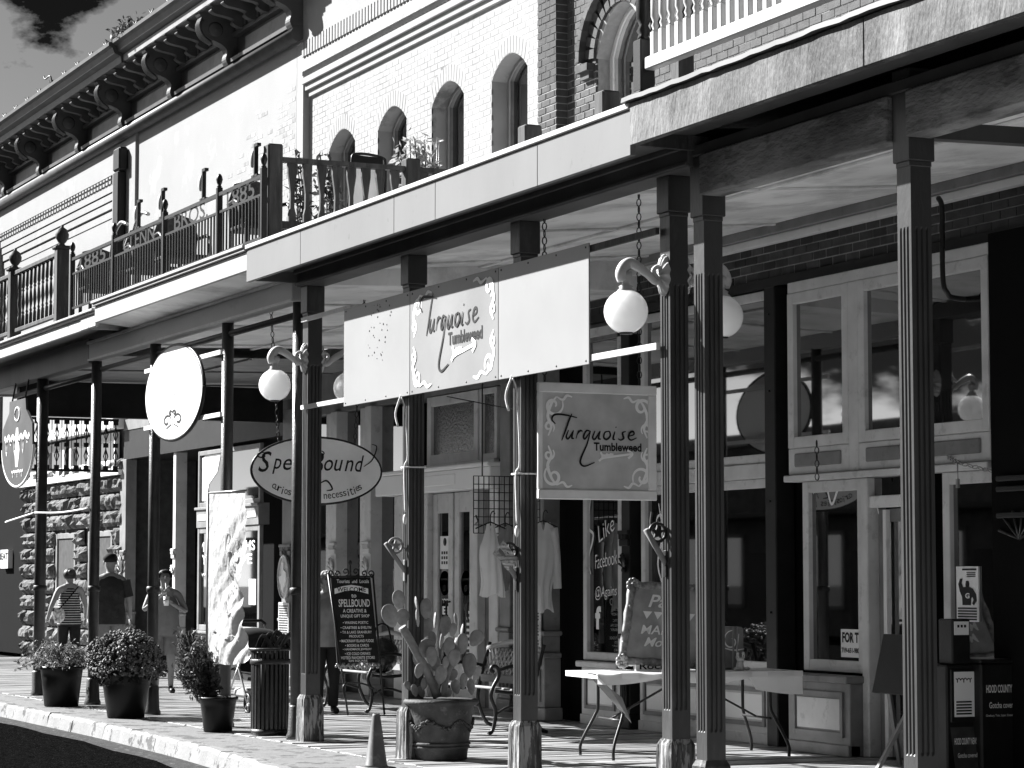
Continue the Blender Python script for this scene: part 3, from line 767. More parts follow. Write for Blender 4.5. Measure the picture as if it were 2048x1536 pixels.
def bulk(x0, x1, z1, y, m=TRIMG, pm=WHITE):
    b = MB().box(x0, x1, y, y + 0.2, 0.0, z1, 0.008).box(x0 - 0.03, x1 + 0.03, y - 0.06, y + 0.16, z1, z1 + 0.06, 0.01).box(x0, x1, y - 0.02, y + 0.1, 0, 0.1, 0.006)
    o = b.build('bulkhead', m, C)
    f = MB(); a, c_ = x0 + 0.1, x1 - 0.1
    f.box(a, a + 0.04, y - 0.02, y + 0.01, 0.16, z1 - 0.08).box(c_ - 0.04, c_, y - 0.02, y + 0.01, 0.16, z1 - 0.08).box(a + 0.04, c_ - 0.04, y - 0.018, y + 0.01, 0.16, 0.2).box(a + 0.04, c_ - 0.04, y - 0.018, y + 0.01, z1 - 0.12, z1 - 0.08)
    f.build('panel_moulding', TRIMM, o)
    MB().box(a + 0.06, c_ - 0.06, y - 0.008, y + 0.01, 0.22, z1 - 0.14).build('panel', pm, o)
    return o
# two display windows left of the double posts
wl = []
for p, q in ((1166, 1243), (1282, 1420), (1424, 1545)):
    a, b = xc(p), xc(q)
    rect_window(C, a, b, 0.66, 2.42, YC, 0.085, TRIMG, sill=False)
    rect_window(C, a, b, 2.56, ZBB - 0.1, YC, 0.085, TRIMG, sill=False)
    MB().box(a, b, YC - 0.02, YC + 0.1, 2.421, 2.559, 0.008).build('transom_rail', TRIMG, C)
    bulk(a, b, 0.59, YC - 0.02); wl.append((a, b))
for p in (1260, ): colonette(C, xc(p), YC - 0.06, 0, ZBB - 0.1, 0.2, DARK)
cl_ = MB().box(xc(1550), xc(1572), YC - 0.1, YC + 0.1, 0, ZBB - 0.1, 0.01)
for z in (1.2, 2.2, 3.2, 3.9): cl_.lathe([(0.012, 0.0), (0.01, -0.012), (0, -0.015)], xc(1561), z, YC - 0.1, 8, ax='y')
cl_.build('iron_column', DARK, C)
# lettering on the first display window
a, b = wl[0]; mid = (a + b) / 2 + 0.02; lt = MB()
for t, zz, ww, hh, rt in (('Like', 2.02, 0.46, 0.2, 0.35), ('Facebook', 1.7, 0.6, 0.17, 0.1), ('@Agains', 1.36, 0.58, 0.17, 0.05)):
    text(lt, t, (mid, YC + 0.035, zz), FACE_Y, ww * 0.85, hh * 0.85, shear=0.2, rot=rt, bold=-0.006)
text(lt, 'f', (mid - 0.18, YC + 0.035, 1.1), FACE_Y, 0.13, 0.24, bold=0.05)
for pts in (scroll(-0.3, 0.75, 0.2, 0.5, 1.1), [(-0.34, 0.6), (-0.4, 0.3), (-0.28, 0.2), (-0.4, -0.05), (-0.34, -0.2)], scroll(0.22, 0.7, 0.09, 1, 1.2, -1), [(-0.1, 0.66), (0.1, 0.82), (0.3, 0.84)]):
    stroke(lt, pts, (mid, YC + 0.035, 1.75), FACE_Y, 1, 0.035)
lt.build('window_lettering', INKW, C)
a, b = wl[1]; lt = MB()
for pts in (scroll(0.0, 0.3, 0.2, 2.5, 1.1), [(0.0, 0.5), (0.08, 0.2), (-0.02, -0.1), (0.1, -0.35)], scroll(0.1, -0.5, 0.14, 2, 1.0, -1)):
    stroke(lt, pts, (a + 0.32, YC + 0.035, 1.75), FACE_Y, 1, 0.035)
lt.build('window_lettering', INKW, C)
# shop front around the right-hand door: proud of the wall
YD = YC - 0.1
zt0, zt1 = 2.42, ZBB - 0.1
s0, s1, s2, s3, s4, s5 = [xat(p, YD) for p in (1578, 1700, 1726, 1802, 1868, 1984)]
MB().box(s0, s5, YD + 0.005, YD + 0.14, zt1 - 0.1, zt1, 0.008).build('head_rail', TRIMG, C)
for (a, b) in ((s0, s1), (s2 - 0.05, s3 + 0.15), (s4 - 0.2, s5)):
    rect_window(C, a, b, zt0 + 0.24, zt1 - 0.1, YD, 0.1, TRIMG, sill=False)
    MB().box(a, b, YD + 0.004, YD + 0.1, zt0, zt0 + 0.238, 0.008).build('transom_panel', TRIMG, C)
    MB().box(a + 0.12, b - 0.12, YD - 0.012, YD + 0.01, zt0 + 0.07, zt0 + 0.19, 0.01).build('raised_panel', TRIMM, C)
MB().box(s1, s2 - 0.05, YD + 0.002, YD + 0.12, zt0, zt1 - 0.1, 0.006).build('mullion', TRIMG, C)
MB().box(s3 + 0.15, s4 - 0.2, YD + 0.002, YD + 0.12, zt0, zt1 - 0.1, 0.006).build('mullion', TRIMG, C)
MB().box(s0 - 0.02, s5 + 0.01, YD - 0.04, YD + 0.12, zt0 - 0.06, zt0 - 0.002, 0.008).build('transom_rail', TRIMG, C)
t0, t1 = xat(1600, YD), xat(1722, YD)
rect_window(C, t0, t1, 0.7, zt0 - 0.062, YD + 0.03, 0.1, TRIMG, sill=False)
bulk(t0 - 0.02, t1, 0.62, YD - 0.12, TRIMM, TRIMG)
lt = MB()
for pts in ([(0.0, 0.3), (0.18, 0.42), (0.3, 0.2), (0.42, 0.34), (0.6, 0.42), (0.85, 0.32), (0.95, 0.1), (0.9, -0.1)], scroll(0.92, 0.1, 0.12, 0, 1, 1)):
    stroke(lt, pts, (t0 + 0.12, YD + 0.07, 1.95), FACE_Y, 1, 0.03)
lt.build('window_lettering', INKW, C)
fs_ = MB().box(t1 - 0.42, t1 - 0.11, YD + 0.06, YD + 0.071, 0.83, 1.07).build('rent_notice', WHITE, C)
lt = MB(); text(lt, 'FOR T', (t1 - 0.265, YD + 0.057, 1.0), FACE_Y, 0.26, 0.09, bold=0.04); text(lt, '719-651-980', (t1 - 0.265, YD + 0.057, 0.89), FACE_Y, 0.28, 0.045, bold=0.03)
lt.build('notice_print', INK, C)
# door, with its transom light
e0, e1 = xat(1735, YD), xat(1812, YD)
MB().box(e0 - 0.1, e0, YD, YD + 0.2, 0, zt0 - 0.062, 0.01).box(e1, e1 + 0.1, YD, YD + 0.2, 0, zt0 - 0.062, 0.01).build('door_jamb', TRIMG, C)
MB().box(e0, e1, YD + 0.02, YD + 0.16, 2.1, 2.2, 0.008).build('door_head', TRIMW, C)
MB().box(e0, e1, YD + 0.08, YD + 0.09, 2.2, zt0 - 0.062).build('pane', GLASS, C)
dr = MB().box(e0 + 0.02, e0 + 0.12, YD + 0.1, YD + 0.15, 0.02, 2.09, 0.006).box(e1 - 0.12, e1 - 0.02, YD + 0.1, YD + 0.15, 0.02, 2.09, 0.006).box(e0 + 0.12, e1 - 0.12, YD + 0.103, YD + 0.147, 1.98, 2.089).box(e0 + 0.12, e1 - 0.12, YD + 0.103, YD + 0.147, 0.021, 0.3)
do = dr.build('door', TRIMM, C)
MB().box(e0 + 0.118, e1 - 0.118, YD + 0.12, YD + 0.13, 0.3, 1.98).build('pane', GLASS, do)
MB().box(e0 + 0.15, e0 + 0.2, YD + 0.06, YD + 0.1, 0.02, 2.08).build('door_edge', TRIMW, do)
g0, g1 = xat(1880, YD), xat(1984, YD)
rect_window(C, g0, g1 + 0.3, 0.7, zt0 - 0.062, YD + 0.03, 0.1, TRIMG, sill=False)
bulk(g0 - 0.02, g1 + 0.3, 0.62, YD - 0.06, DARK, DARK)
po = MB().box(xat(1901, YD), xat(1945, YD), YD + 0.055, YD + 0.07, U(1901, 1243, YD)[1], U(1901, 1133, YD)[1]).build('window_poster', SIGNG, C)
px0, px1 = xat(1901, YD), xat(1945, YD); pz0, pz1 = U(1901, 1243, YD)[1], U(1901, 1133, YD)[1]
w0, h0 = px1 - px0, pz1 - pz0
body = MB()      # strong-man silhouette
sil = [(0.3, 0.3), (0.28, 0.45), (0.18, 0.55), (0.12, 0.68), (0.2, 0.78), (0.3, 0.78), (0.25, 0.7), (0.32, 0.62), (0.45, 0.63), (0.44, 0.68), (0.47, 0.74), (0.57, 0.74), (0.6, 0.68), (0.58, 0.63), (0.75, 0.6), (0.9, 0.5), (0.92, 0.38), (0.8, 0.3), (0.74, 0.33), (0.8, 0.4), (0.74, 0.46), (0.68, 0.42), (0.66, 0.3)]
body.prism([(px0 + a * w0, pz0 + b * h0) for a, b in sil], 'y', YD + 0.049, YD + 0.0535)
for i in range(5): body.box(px0 + 0.08 * w0, px1 - 0.08 * w0, YD + 0.049, YD + 0.0535, pz0 + (0.03 + i * 0.05) * h0, pz0 + (0.055 + i * 0.05) * h0)
body.box(px0 + 0.3 * w0, px1 - 0.08 * w0, YD + 0.049, YD + 0.0535, pz0 + 0.93 * h0, pz0 + 0.96 * h0)
for i in range(3): body.box(px0 + 0.5 * w0, px1 - 0.12 * w0, YD + 0.049, YD + 0.0535, pz0 + (0.81 + i * 0.035) * h0, pz0 + (0.825 + i * 0.035) * h0)
body.build('poster_print', INK, po)
tt = MB(); text(tt, 'G', (px0 + 0.54 * w0, YD + 0.046, pz0 + 0.47 * h0), FACE_Y, w0 * 0.2, h0 * 0.1, bold=0.04); tt.build('poster_letter', INKW, po)
# dark pilaster and wall past the last window
sw0 = xat(1986, YD - 0.25)
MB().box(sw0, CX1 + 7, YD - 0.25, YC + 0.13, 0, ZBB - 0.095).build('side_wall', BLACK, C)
ch = MB()
for z in (2.16, 2.24, 1.96): ch.box(sw0 + 0.1, CX1 + 6, YD - 0.29, YD - 0.25, z, z + 0.04, 0.008)
for i in range(6):
    a = math.pi * (0.1 + 0.8 * i / 5); ch.tube([(sw0 + 0.35, YD - 0.255, 1.8), (sw0 + 0.35 + 0.25 * math.cos(a), YD - 0.27, 1.8 + 0.22 * math.sin(a))], 0.012, 5)
ch.build('casting', IRON, C)['kind'] = 'stuff'

# ---- D: rough stone building far down the street
D = thing('stone_building', 'sunlit rough-faced stone shop front beyond the far porch end', 'building', (-23.5, 4, 0))
YS = 3.86
sx0, sx1 = xat(38, YS), xat(238, YS)
MB().box(sx0 + 0.05, sx1 + 0.05, YS + 0.12, 13, 0, 4.29).build('wall', mat('stone_joint', 0.05, 0.9, 0.3, 8), D)
holes = [(xat(101, YS), xat(140, YS)), (xat(165, YS), xat(213, YS))]
z = 0.0; c = 0
def rough_block(L, hh):
    m = MB(); nx, nz = 6, 4; rows = []
    for i in range(nz + 1):
        r = []
        for j in range(nx + 1):
            e = (i in (0, nz)) or (j in (0, nx))
            r.append((-L / 2 + L * j / nx, (0.08 if e else random.uniform(-0.04, 0.05)), -hh / 2 + hh * i / nz))
        rows.append(r)
    return m.grid(rows, False)
HS = 0.3
while z < 3.3:
    x = sx0 + (0.0 if c % 2 else -0.3)
    while x < sx1:
        L = random.uniform(0.6, 1.1); a, b = max(x, sx0), min(x + L - 0.03, sx1 + 0.05)
        bad = False
        for (h0, h1) in holes:
            if 1.0 < z + HS / 2 < 2.35 and b > h0 and a < h1:
                if a < h0 - 0.2: b = h0 - 0.01
                elif b > h1 + 0.2: a = h1 + 0.01
                else: bad = True
        if not bad and b - a > 0.15:
            m = rough_block(b - a, HS - 0.03).mesh('stone', STONE)
            inst(m, 'stone', D, ((a + b) / 2, YS, z + HS / 2))
        x += L
    z += HS; c += 1
for h0, h1 in holes:
    rect_window(D, h0, h1, 1.0, 2.35, YS + 0.09, 0.1, TRIMM)
q0, q1 = sx0, sx1 + 0.04
MB().box(q0, q1, YS - 0.05, YS + 0.12, 3.3, 3.38).box(q0, q1, YS - 0.15, YS + 0.12, 4.1, 4.28).build('string_course', TRIMW, D)
for i in range(4):
    a = q0 + 0.1 + i * 1.75
    rect_window(D, a, a + 1.4, 3.42, 4.05, YS + 0.02, 0.15, TRIMW)

# ---- across the street: made-up shop row, added to darken the window reflections
OP = thing('added_shop_row', 'low dark shop row added unseen across the street to darken window reflections', 'building', (-25, -24, 0))
MB().box(-95, 16, -34, -24, -0.16, 5.6).build('wall', mat('shaded_brick_wall', 0.12, 0.8, 0.3, 3), OP)
MB().box(-95.2, 16.2, -34.2, -23.8, 5.6, 6.0, 0.03).build('parapet', TRIMM, OP)
MB().box(-95, 16, -24, -22.2, 3.3, 3.45, 0.02).build('awning', DARK, OP)
for i in range(18):
    a = -92 + i * 6
    rect_window(OP, a + 4.2, a + 0.6, 0.6, 2.9, -23.93, 0.12, TRIMM, sill=False)
    MB().box(a + 4.6, a + 5.6, -24.02, -23.94, 0, 2.3, 0.01).build('door', DARK, OP)
# ================================================================ PORCHES
def fluted(x, z0, z1, zf0, zf1, m, parent, hw=0.07, flutes=3, name='post'):
    """square timber shaft with vertical grooves cut in the faces"""
    p = MB(); y = 0.0
    secs = []
    def ring(depth):
        pts = []
        for (cx, cy, dx, dy, nx, ny) in ((-1, -1, 1, 0, 0, 1), (1, -1, 0, 1, -1, 0), (1, 1, -1, 0, 0, -1), (-1, 1, 0, -1, 1, 0)):
            pts.append((cx * hw, cy * hw))
            for k in range(flutes):
                c = (k + 1) / (flutes + 1) * 2 * hw
                for off, dd in ((-0.011, 0), (-0.005, depth), (0.005, depth), (0.011, 0)):
                    pts.append((cx * hw + dx * (c + off) + nx * dd, cy * hw + dy * (c + off) + ny * dd))
        return pts
    levels = [(z0, 0), (zf0, 0), (zf0 + 0.02, 0.012), (zf1 - 0.02, 0.012), (zf1, 0), (z1, 0)]
    rs = [[(x + a, y + b, z) for a, b in ring(d)] for z, d in levels]
    n = len(rs[0]); vs = [q for r in rs for q in r]
    fs = [(i * n + j, i * n + (j + 1) % n, (i + 1) * n + (j + 1) % n, (i + 1) * n + j) for i in range(len(rs) - 1) for j in range(n)]
    fs += [tuple(reversed(range(n))), tuple((len(rs) - 1) * n + j for j in range(n))]
    p.add(vs, fs)
    return p.build(name, m, parent)
def capital(x, z0, z1, m, post, hw=0.088):
    MB().box(x - hw, x + hw, -hw, hw, z0 + 0.03, z1, 0.006).box(x - hw + 0.012, x + hw - 0.012, -hw + 0.012, hw - 0.012, z0, z0 + 0.035, 0.008).build('capital', m, post)
def base_block(x, h, m, post, hw=0.1):
    b = MB(); rows = []
    per = []
    n = 7
    for (cx, cy, dx, dy) in ((-1, -1, 1, 0), (1, -1, 0, 1), (1, 1, -1, 0), (-1, 1, 0, -1)):
        for i in range(n): per.append((cx * hw + dx * 2 * hw * i / n, cy * hw + dy * 2 * hw * i / n))
    jit = [(random.uniform(-0.008, 0.005), random.uniform(-0.008, 0.005)) for _ in per]
    for z, s in ((0.0, 1.05), (0.02, 1.02), (h * 0.35, 1.0), (h * 0.7, 0.985), (h - 0.04, 0.96), (h, 0.76)):
        rows.append([(x + (a + j[0]) * s + random.uniform(-0.002, 0.002), (c + j[1]) * s, z) for (a, c), j in zip(per, jit)])
        rows[-1].append(rows[-1][0])
    b.grid(rows, False); k = len(per)
    b.add(rows[-1][:-1], [tuple(range(k))])
    b.build('base_block', m, post)
def ceiling(parent, x0, x1, za, zb, ya, yb, m=CEIL, step=2.44, beam=True):
    MB().add([(x0, ya, za), (x1, ya, za), (x1, yb, zb), (x0, yb, zb)], [(0, 3, 2, 1)]).build('ceiling', m, parent)
    bt = MB(); x = x0 + 0.5
    while x < x1:
        MB().bar((x, ya, za - 0.012), (x, yb, zb - 0.012), 0.05, 0.018).build('ceiling_batten', m, parent); x += step
    yy = ya + (yb - ya) * 0.5; MB().bar((x0, yy, (za + zb) / 2 - 0.016), (x1, yy, (za + zb) / 2 - 0.016), 0.04, 0.02).build('ceiling_batten', m, parent)

def roof(x0, x1, y0, za, zb, m, parent):
    MB().prism([(y0, za), (y0, zb), (3.88, zb + 0.26), (3.88, za + 0.3)], 'x', x0, x1).build('roof_slab', m, parent)
# ---- porch with the smooth pale fascia (centre)
E3 = thing('porch', 'porch roof with smooth pale fascia on four fluted timber posts, centre', 'porch', (3.6, 0, 0), 'porches along the boardwalk')
X0, X1 = -0.28, 7.53
fas = MB(); xx = X0; segs = [X0, 1.2, 3.4, 4.25, 6.1, X1]
for a, b in zip(segs, segs[1:]):
    MB().box(a, b - 0.004, -0.56, -0.52, 4.285, 4.59, 0.004).build('fascia_board', FASC3, E3)
MB().box(X0 - 0.01, X1, -0.58, -0.3, 4.593, 4.635, 0.006).build('edge_cap', CAPW, E3)
roof(X0 + 0.01, X1, -0.518, 4.48, 4.59, TRIMG, E3)
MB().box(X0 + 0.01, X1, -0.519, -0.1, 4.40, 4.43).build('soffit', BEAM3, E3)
MB().box(X0 + 0.01, X0 + 0.05, -0.519, 0.0, 4.3, 4.4).build('end_board', BEAM3, E3)
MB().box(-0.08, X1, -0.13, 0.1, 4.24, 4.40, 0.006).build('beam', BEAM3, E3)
MB().box(-0.09, X1, -0.16, -0.13, 4.36, 4.40, 0.004).box(-0.09, X1, -0.145, -0.13, 4.25, 4.275, 0.004).build('beam_moulding', BEAM3, E3)
ceiling(E3, X0, X1, 4.42, 4.72, 0.1, 3.62)
MB().box(X0, X1, 3.45, 3.59, 4.62, 4.705, 0.006).build('ledger', TRIMM, E3)
MB().box(X0, X1, 3.5, 3.59, 4.55, 4.619, 0.006).build('ledger_strip', TRIMW, E3)
POSTX = {'P1': 0.006, 'P2': 2.478, 'P3': 4.705, 'P4': 7.09, 'P5': 7.564, 'P6': 9.986}
posts = {}
for k in ('P1', 'P2', 'P3', 'P4'):
    x = POSTX[k]; p = fluted(x, 0.4, 4.24, 0.62, 3.5, POSTM, E3); posts[k] = p
    capital(x, 3.96, 4.239, POSTM, p); base_block(x, 0.43, BASEW, p)
# ---- porch with rough fascia (right, near)
E4 = thing('porch', 'porch roof with rough weathered fascia and heavy beam, nearest at right', 'porch', (10, 0, 0), 'porches along the boardwalk')
X0, X1 = 7.535, 14.0
for a, b in ((X0, 10.35), (10.353, X1)): MB().box(a, b, -0.57, -0.52, 4.345, 4.63, 0.006).build('fascia_board', FASC4, E4)
rg = MB(); rr = []
for i in range(66):
    x = X0 - 0.06 + (X1 - X0) * i / 65; d = random.uniform(-0.006, 0.006)
    rr.append([(x, -0.2, 4.668), (x, -0.6, 4.668 + d), (x, -0.605, 4.636 + d), (x, -0.5, 4.634)])
rg.grid(rr, False); rg.build('roof_edge', BEAM3, E4)
roof(X0, X1, -0.518, 4.5, 4.633, TRIMM, E4)
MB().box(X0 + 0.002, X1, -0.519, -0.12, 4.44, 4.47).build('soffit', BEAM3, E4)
MB().box(X0 + 0.002, X0 + 0.04, -0.519, -0.0, 4.345, 4.44).build('end_board', FASC4, E4)
for a, b in ((7.66, 9.89), (10.08, X1)): MB().box(a, b, -0.12, 0.06, 4.03, 4.30, 0.008).build('beam', BEAM4, E4)
MB().box(7.5, X1, -0.1, 0.05, 4.303, 4.38, 0.008).build('beam_cap', BEAM3, E4)
ceiling(E4, X0 + 0.01, 10.3, 4.40, 4.7, 0.06, 3.59)
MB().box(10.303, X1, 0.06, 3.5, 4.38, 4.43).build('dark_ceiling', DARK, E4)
MB().box(X0, X1, 3.45, 3.59, 4.6, 4.68).build('ledger', TRIMM, E4)
MB().bar((9.95, 0.06, 4.1), (9.95, 3.4, 4.18), 0.09, 0.1).build('tie_beam', BEAM3, E4)
for k in ('P5', 'P6'):
    x = POSTX[k]; p = fluted(x, 0.3, 4.02, 0.5, 3.52, POSTM if k == 'P5' else POSTD, E4); posts[k] = p
    MB().box(x - 0.088, x + 0.088, -0.088, 0.088, 3.9, 4.302 if k == 'P5' else 4.44, 0.006).box(x - 0.076, x + 0.076, -0.076, 0.076, 3.865, 3.905, 0.008).build('capital', POSTM, p)
    base_block(x, 0.32, mat('painted_base', 0.045, 0.6, 0.4, 8, bump=0.5, bs=30, stain=0.4, ss=8, sv=0.3), p)
# ---- porch with white fascia and iron railing, on pipe posts
E2 = thing('porch', 'white-edged porch roof on round iron pipe posts under the lettered railing', 'porch', (-3, 0, 0), 'porches along the boardwalk')
X0, X1 = -5.62, -0.285
MB().box(X0, X1, -0.55, -0.51, 4.40, 4.58, 0.004).build('fascia_board', FASC2, E2)
MB().box(X0 - 0.015, X1 - 0.002, -0.58, -0.5, 4.584, 4.61, 0.004).box(X0 - 0.01, X1 - 0.003, -0.6, -0.5, 4.612, 4.645, 0.006).build('edge_moulding', FASC2, E2)
roof(X0, X1, -0.509, 4.45, 4.6, TRIMG, E2)
MB().add([(X0, -0.51, 4.405), (X1, -0.51, 4.405), (X1, -0.1, 4.36), (X0, -0.1, 4.36)], [(0, 3, 2, 1)]).build('soffit', CEIL, E2)
MB().box(-7.5, -0.285, -0.1, 0.06, 4.13, 4.36, 0.006).build('beam', mat('pale_beam', 0.4, 0.5, 0.1, 2, stretch=(0.4, 1, 1), stain=0.4, ss=4, sv=0.25), E2)
MB().box(-7.5, -0.29, -0.13, -0.1, 4.33, 4.36).box(-7.5, -0.29, -0.115, -0.1, 4.13, 4.15).build('beam_moulding', TRIMG, E2)
ceiling(E2, -7.45, X1, 4.3, 4.42, 0.06, 3.85, CEIL)
MB().box(-7.45, X1, 3.6, 3.75, 3.98, 4.32).build('ledger', TRIMM, E2)
MB().box(-7.45, X1, 3.52, 3.6, 4.02, 4.1).build('ledger_strip', TRIMG, E2)
MB().tube([(-7.3, 0.02, 4.02), (-0.3, 0.02, 4.02)], 0.035, 8).build('conduit', PIPE, E2)
MB().prism([(0.06, 4.3), (0.06, 4.46), (3.85, 4.76), (3.85, 4.42)], 'x', -0.30, -0.284).build('end_panel', CEIL, E2)
pipe = [(-0.38, 0.02), (-2.42, 4.13), (-4.9, 4.13), (-7.42, 4.13)]
def pipepost(x, z1, parent, r=0.062):
    p = MB().lathe([(r, 0), (r, z1)], x, 0.0, 0, 18).build('post', PIPE, parent)
    MB().lathe([(0.1, 0), (0.1, 0.03), (0.085, 0.06), (r + 0.012, 0.3), (r, 0.32)], x, 0, 0, 18).build('foot_flange', PIPE, p)
    MB().lathe([(r + 0.002, 0), (r + 0.014, 0.01), (r + 0.014, 0.06), (r + 0.002, 0.07)], x, 0, 1.35, 18).build('collar', PIPE, p)
    return p
for x in (-0.36, -2.5, -5.05, -7.5): pipepost(x, 4.14, E2)
# ---- porch with turned balusters (far left)
E1 = thing('porch', 'dim far porch roof with peeling white edge on pipe posts, leftmost', 'porch', (-10, 0, 0), 'porches along the boardwalk')
X0, X1 = -15.0, -5.66
MB().box(X0, -6.3, -0.52, -0.48, 4.37, 4.51, 0.004).box(-6.298, X1, -0.53, -0.48, 4.37, 4.51, 0.004).build('fascia_board', mat('peeling_fascia', 0.4, 0.6, 0.1, 3, stain=0.8, ss=5, sv=0.08, st=(0.6, 0.63)), E1)
MB().box(X0, X1 + 0.01, -0.55, -0.47, 4.512, 4.54, 0.004).box(X0, X1 + 0.012, -0.58, -0.47, 4.542, 4.57, 0.005).build('edge_moulding', FASC2, E1)
roof(X0, X1, -0.479, 4.43, 4.54, TRIMM, E1)
MB().box(X1 - 0.5, X1 - 0.46, -0.479, 0, 4.38, 4.44).build('end_board', TRIMG, E1)
MB().box(X0, -7.51, -0.1, 0.06, 4.1, 4.4, 0.006).build('beam', BEAM3, E1)
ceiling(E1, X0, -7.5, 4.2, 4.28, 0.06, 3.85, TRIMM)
MB().tube([(-11.7, 0.02, 3.98), (-7.6, 0.02, 3.98)], 0.035, 8).build('conduit', PIPE, E1)
for x in (-10.1, ): pipepost(x, 4.1, E1, 0.075)
MB().box(-11.75, -11.6, 0.06, 3.85, 3.72, 4.2).build('end_beam', DARK, E1)

# ================================================================ BALCONY RAILINGS
def ball(prof_r): return [(0.012, 0), (0.02, 0.02), (prof_r, 0.05), (prof_r * 1.15, 0.08), (prof_r, 0.11), (0.015, 0.14), (0, 0.15)]
# lettered iron railing
RI = thing('iron_railing', 'black iron balcony railing lettered GLENN BROS. with 1885 at each end', 'railing', (-3.5, -0.45, 4.62))
ry = -0.45; zb, zm, zt = 4.70, 5.11, 5.29
RP = [-0.12, -1.45, -3.27, -5.2, -7.0]
MB().box(-7.0, -0.12, ry - 0.018, ry + 0.018, zt - 0.02, zt + 0.015).build('top_rail', IRON, RI)
MB().box(-7.0, -0.12, ry - 0.012, ry + 0.012, zm - 0.012, zm + 0.012).build('middle_rail', IRON, RI)
MB().box(-7.0, -0.12, ry - 0.012, ry + 0.012, zb - 0.012, zb + 0.012).build('bottom_rail', IRON, RI)
pm_ = MB().box(-0.028, 0.028, -0.028, 0.028, 0, 0.74, 0.005)
pm_.lathe([(0.018, 0), (0.026, 0.01), (0.016, 0.022), (0.026, 0.045), (0.034, 0.08), (0.026, 0.115), (0.012, 0.135), (0, 0.14)], 0, 0, 0.74, 12)
pmm = pm_.mesh('post', IRON)
for x in RP: inst(pmm, 'post', RI, (x, ry, 4.62))
bar = MB().box(-0.008, 0.008, -0.008, 0.008, 0, zm - zb).mesh('baluster', IRON)
x = RP[-1] + 0.1
while x < -0.15:
    if min(abs(x - p) for p in RP) > 0.06: inst(bar, 'baluster', RI, (x, ry, zb))
    x += 0.098
for t, a, b in (('1885', RP[1], RP[0]), ('BROS.', RP[2], RP[1]), ('GLENN', RP[3], RP[2]), ('1885', RP[4], RP[3])):
    L = MB(); text(L, t, ((a + b) / 2, ry - 0.006, (zm + zt) / 2), FACE_Y, (b - a) * 0.62, 0.17, bold=0.008)
    L.build('lettering', IRON, RI)
# small hooks with pale ornaments standing on the rail
for i, x in enumerate((-0.35, -1.95, -3.35, -4.25)):
    h = MB().box(x - 0.012, x + 0.012, ry - 0.02, ry + 0.02, zt + 0.015, zt + 0.3).box(x - 0.012, x + 0.09, ry - 0.02, ry + 0.02, zt + 0.3, zt + 0.33).box(x - 0.08, x + 0.08, ry - 0.02, ry + 0.02, zt + 0.012, zt + 0.035)
    ho = h.build('hook', IRON, RI)
    MB().ell((x - 0.1, ry, zt + 0.2), 0.045, 0.03, 0.085, 10, 7).build('ornament', LAMPW, ho)
# turned-baluster railing, far left
def turned(h, w=0.022):
    return [(w, 0), (w, h * 0.2), (w * 0.55, h * 0.22), (w * 0.9, h * 0.25), (w * 0.5, h * 0.29), (w * 1.15, h * 0.42), (w * 0.95, h * 0.52), (w * 0.5, h * 0.64), (w * 0.9, h * 0.67), (w * 0.55, h * 0.7), (w, h * 0.73), (w, h)]
RT = thing('baluster_railing', 'dark turned-baluster wood railing with ball-topped newels at far left', 'railing', (-10, -0.45, 4.6))
MB().box(-11.7, -7.5, ry - 0.04, ry + 0.04, 5.4, 5.46, 0.01).build('top_rail', WOODR, RT)
MB().box(-11.7, -7.5, ry - 0.025, ry + 0.025, 4.66, 4.71, 0.006).build('bottom_rail', WOODR, RT)
tb_ = MB().lathe(turned(0.69), 0, 0, 0, 8).mesh('baluster', WOODR)
x = -11.6
while x < -7.55: inst(tb_, 'baluster', RT, (x, ry, 4.71)); x += 0.2
nw = MB().box(-0.075, 0.075, -0.075, 0.075, 0, 0.9, 0.01).box(-0.1, 0.1, -0.1, 0.1, 0.9, 0.94, 0.012).lathe([(0.05, 0), (0.03, 0.03), (0.05, 0.05), (0.08, 0.1), (0.085, 0.14), (0.06, 0.2), (0.02, 0.23), (0.02, 0.25), (0, 0.26)], 0, 0, 0.94, 12).mesh('newel', WOODR)
for x in (-7.5, -9.85, -11.7): inst(nw, 'newel', RT, (x, ry, 4.57))
# timber railing across the balcony end, running back to the wall
RW = thing('timber_railing', 'weathered timber railing with notched flat balusters across the pale porch roof', 'railing', (-0.2, 1, 4.63))
xr = -0.2
MB().bar((xr, -0.3, 5.46), (xr, 3.7, 5.46), 0.09, 0.045).build('top_rail', WOODR, RW)
MB().bar((xr, -0.3, 4.84), (xr, 3.7, 4.84), 0.045, 0.07).build('bottom_rail', WOODR, RW)
for y in (-0.33, 1.08, 2.5):
    MB().box(xr - 0.075, xr + 0.075, y - 0.075, y + 0.075, 4.63, 5.60 if y < 0 else 5.56, 0.014).build('post', WOODR, RW)
fb_ = MB().prism([(-0.035, 0), (0.035, 0), (0.035, 0.1), (0.02, 0.16), (0.018, 0.3), (0.03, 0.4), (0.045, 0.5), (0.045, 0.6), (-0.045, 0.6), (-0.045, 0.5), (-0.03, 0.4), (-0.018, 0.3), (-0.02, 0.16), (-0.035, 0.1)], 'x', -0.018, 0.018).mesh('baluster', WOODR)
y = -0.14
while y < 3.6:
    if min(abs(y - p) for p in (1.08, 2.5)) > 0.09: inst(fb_, 'baluster', RW, (xr, y, 4.85))
    y += 0.15
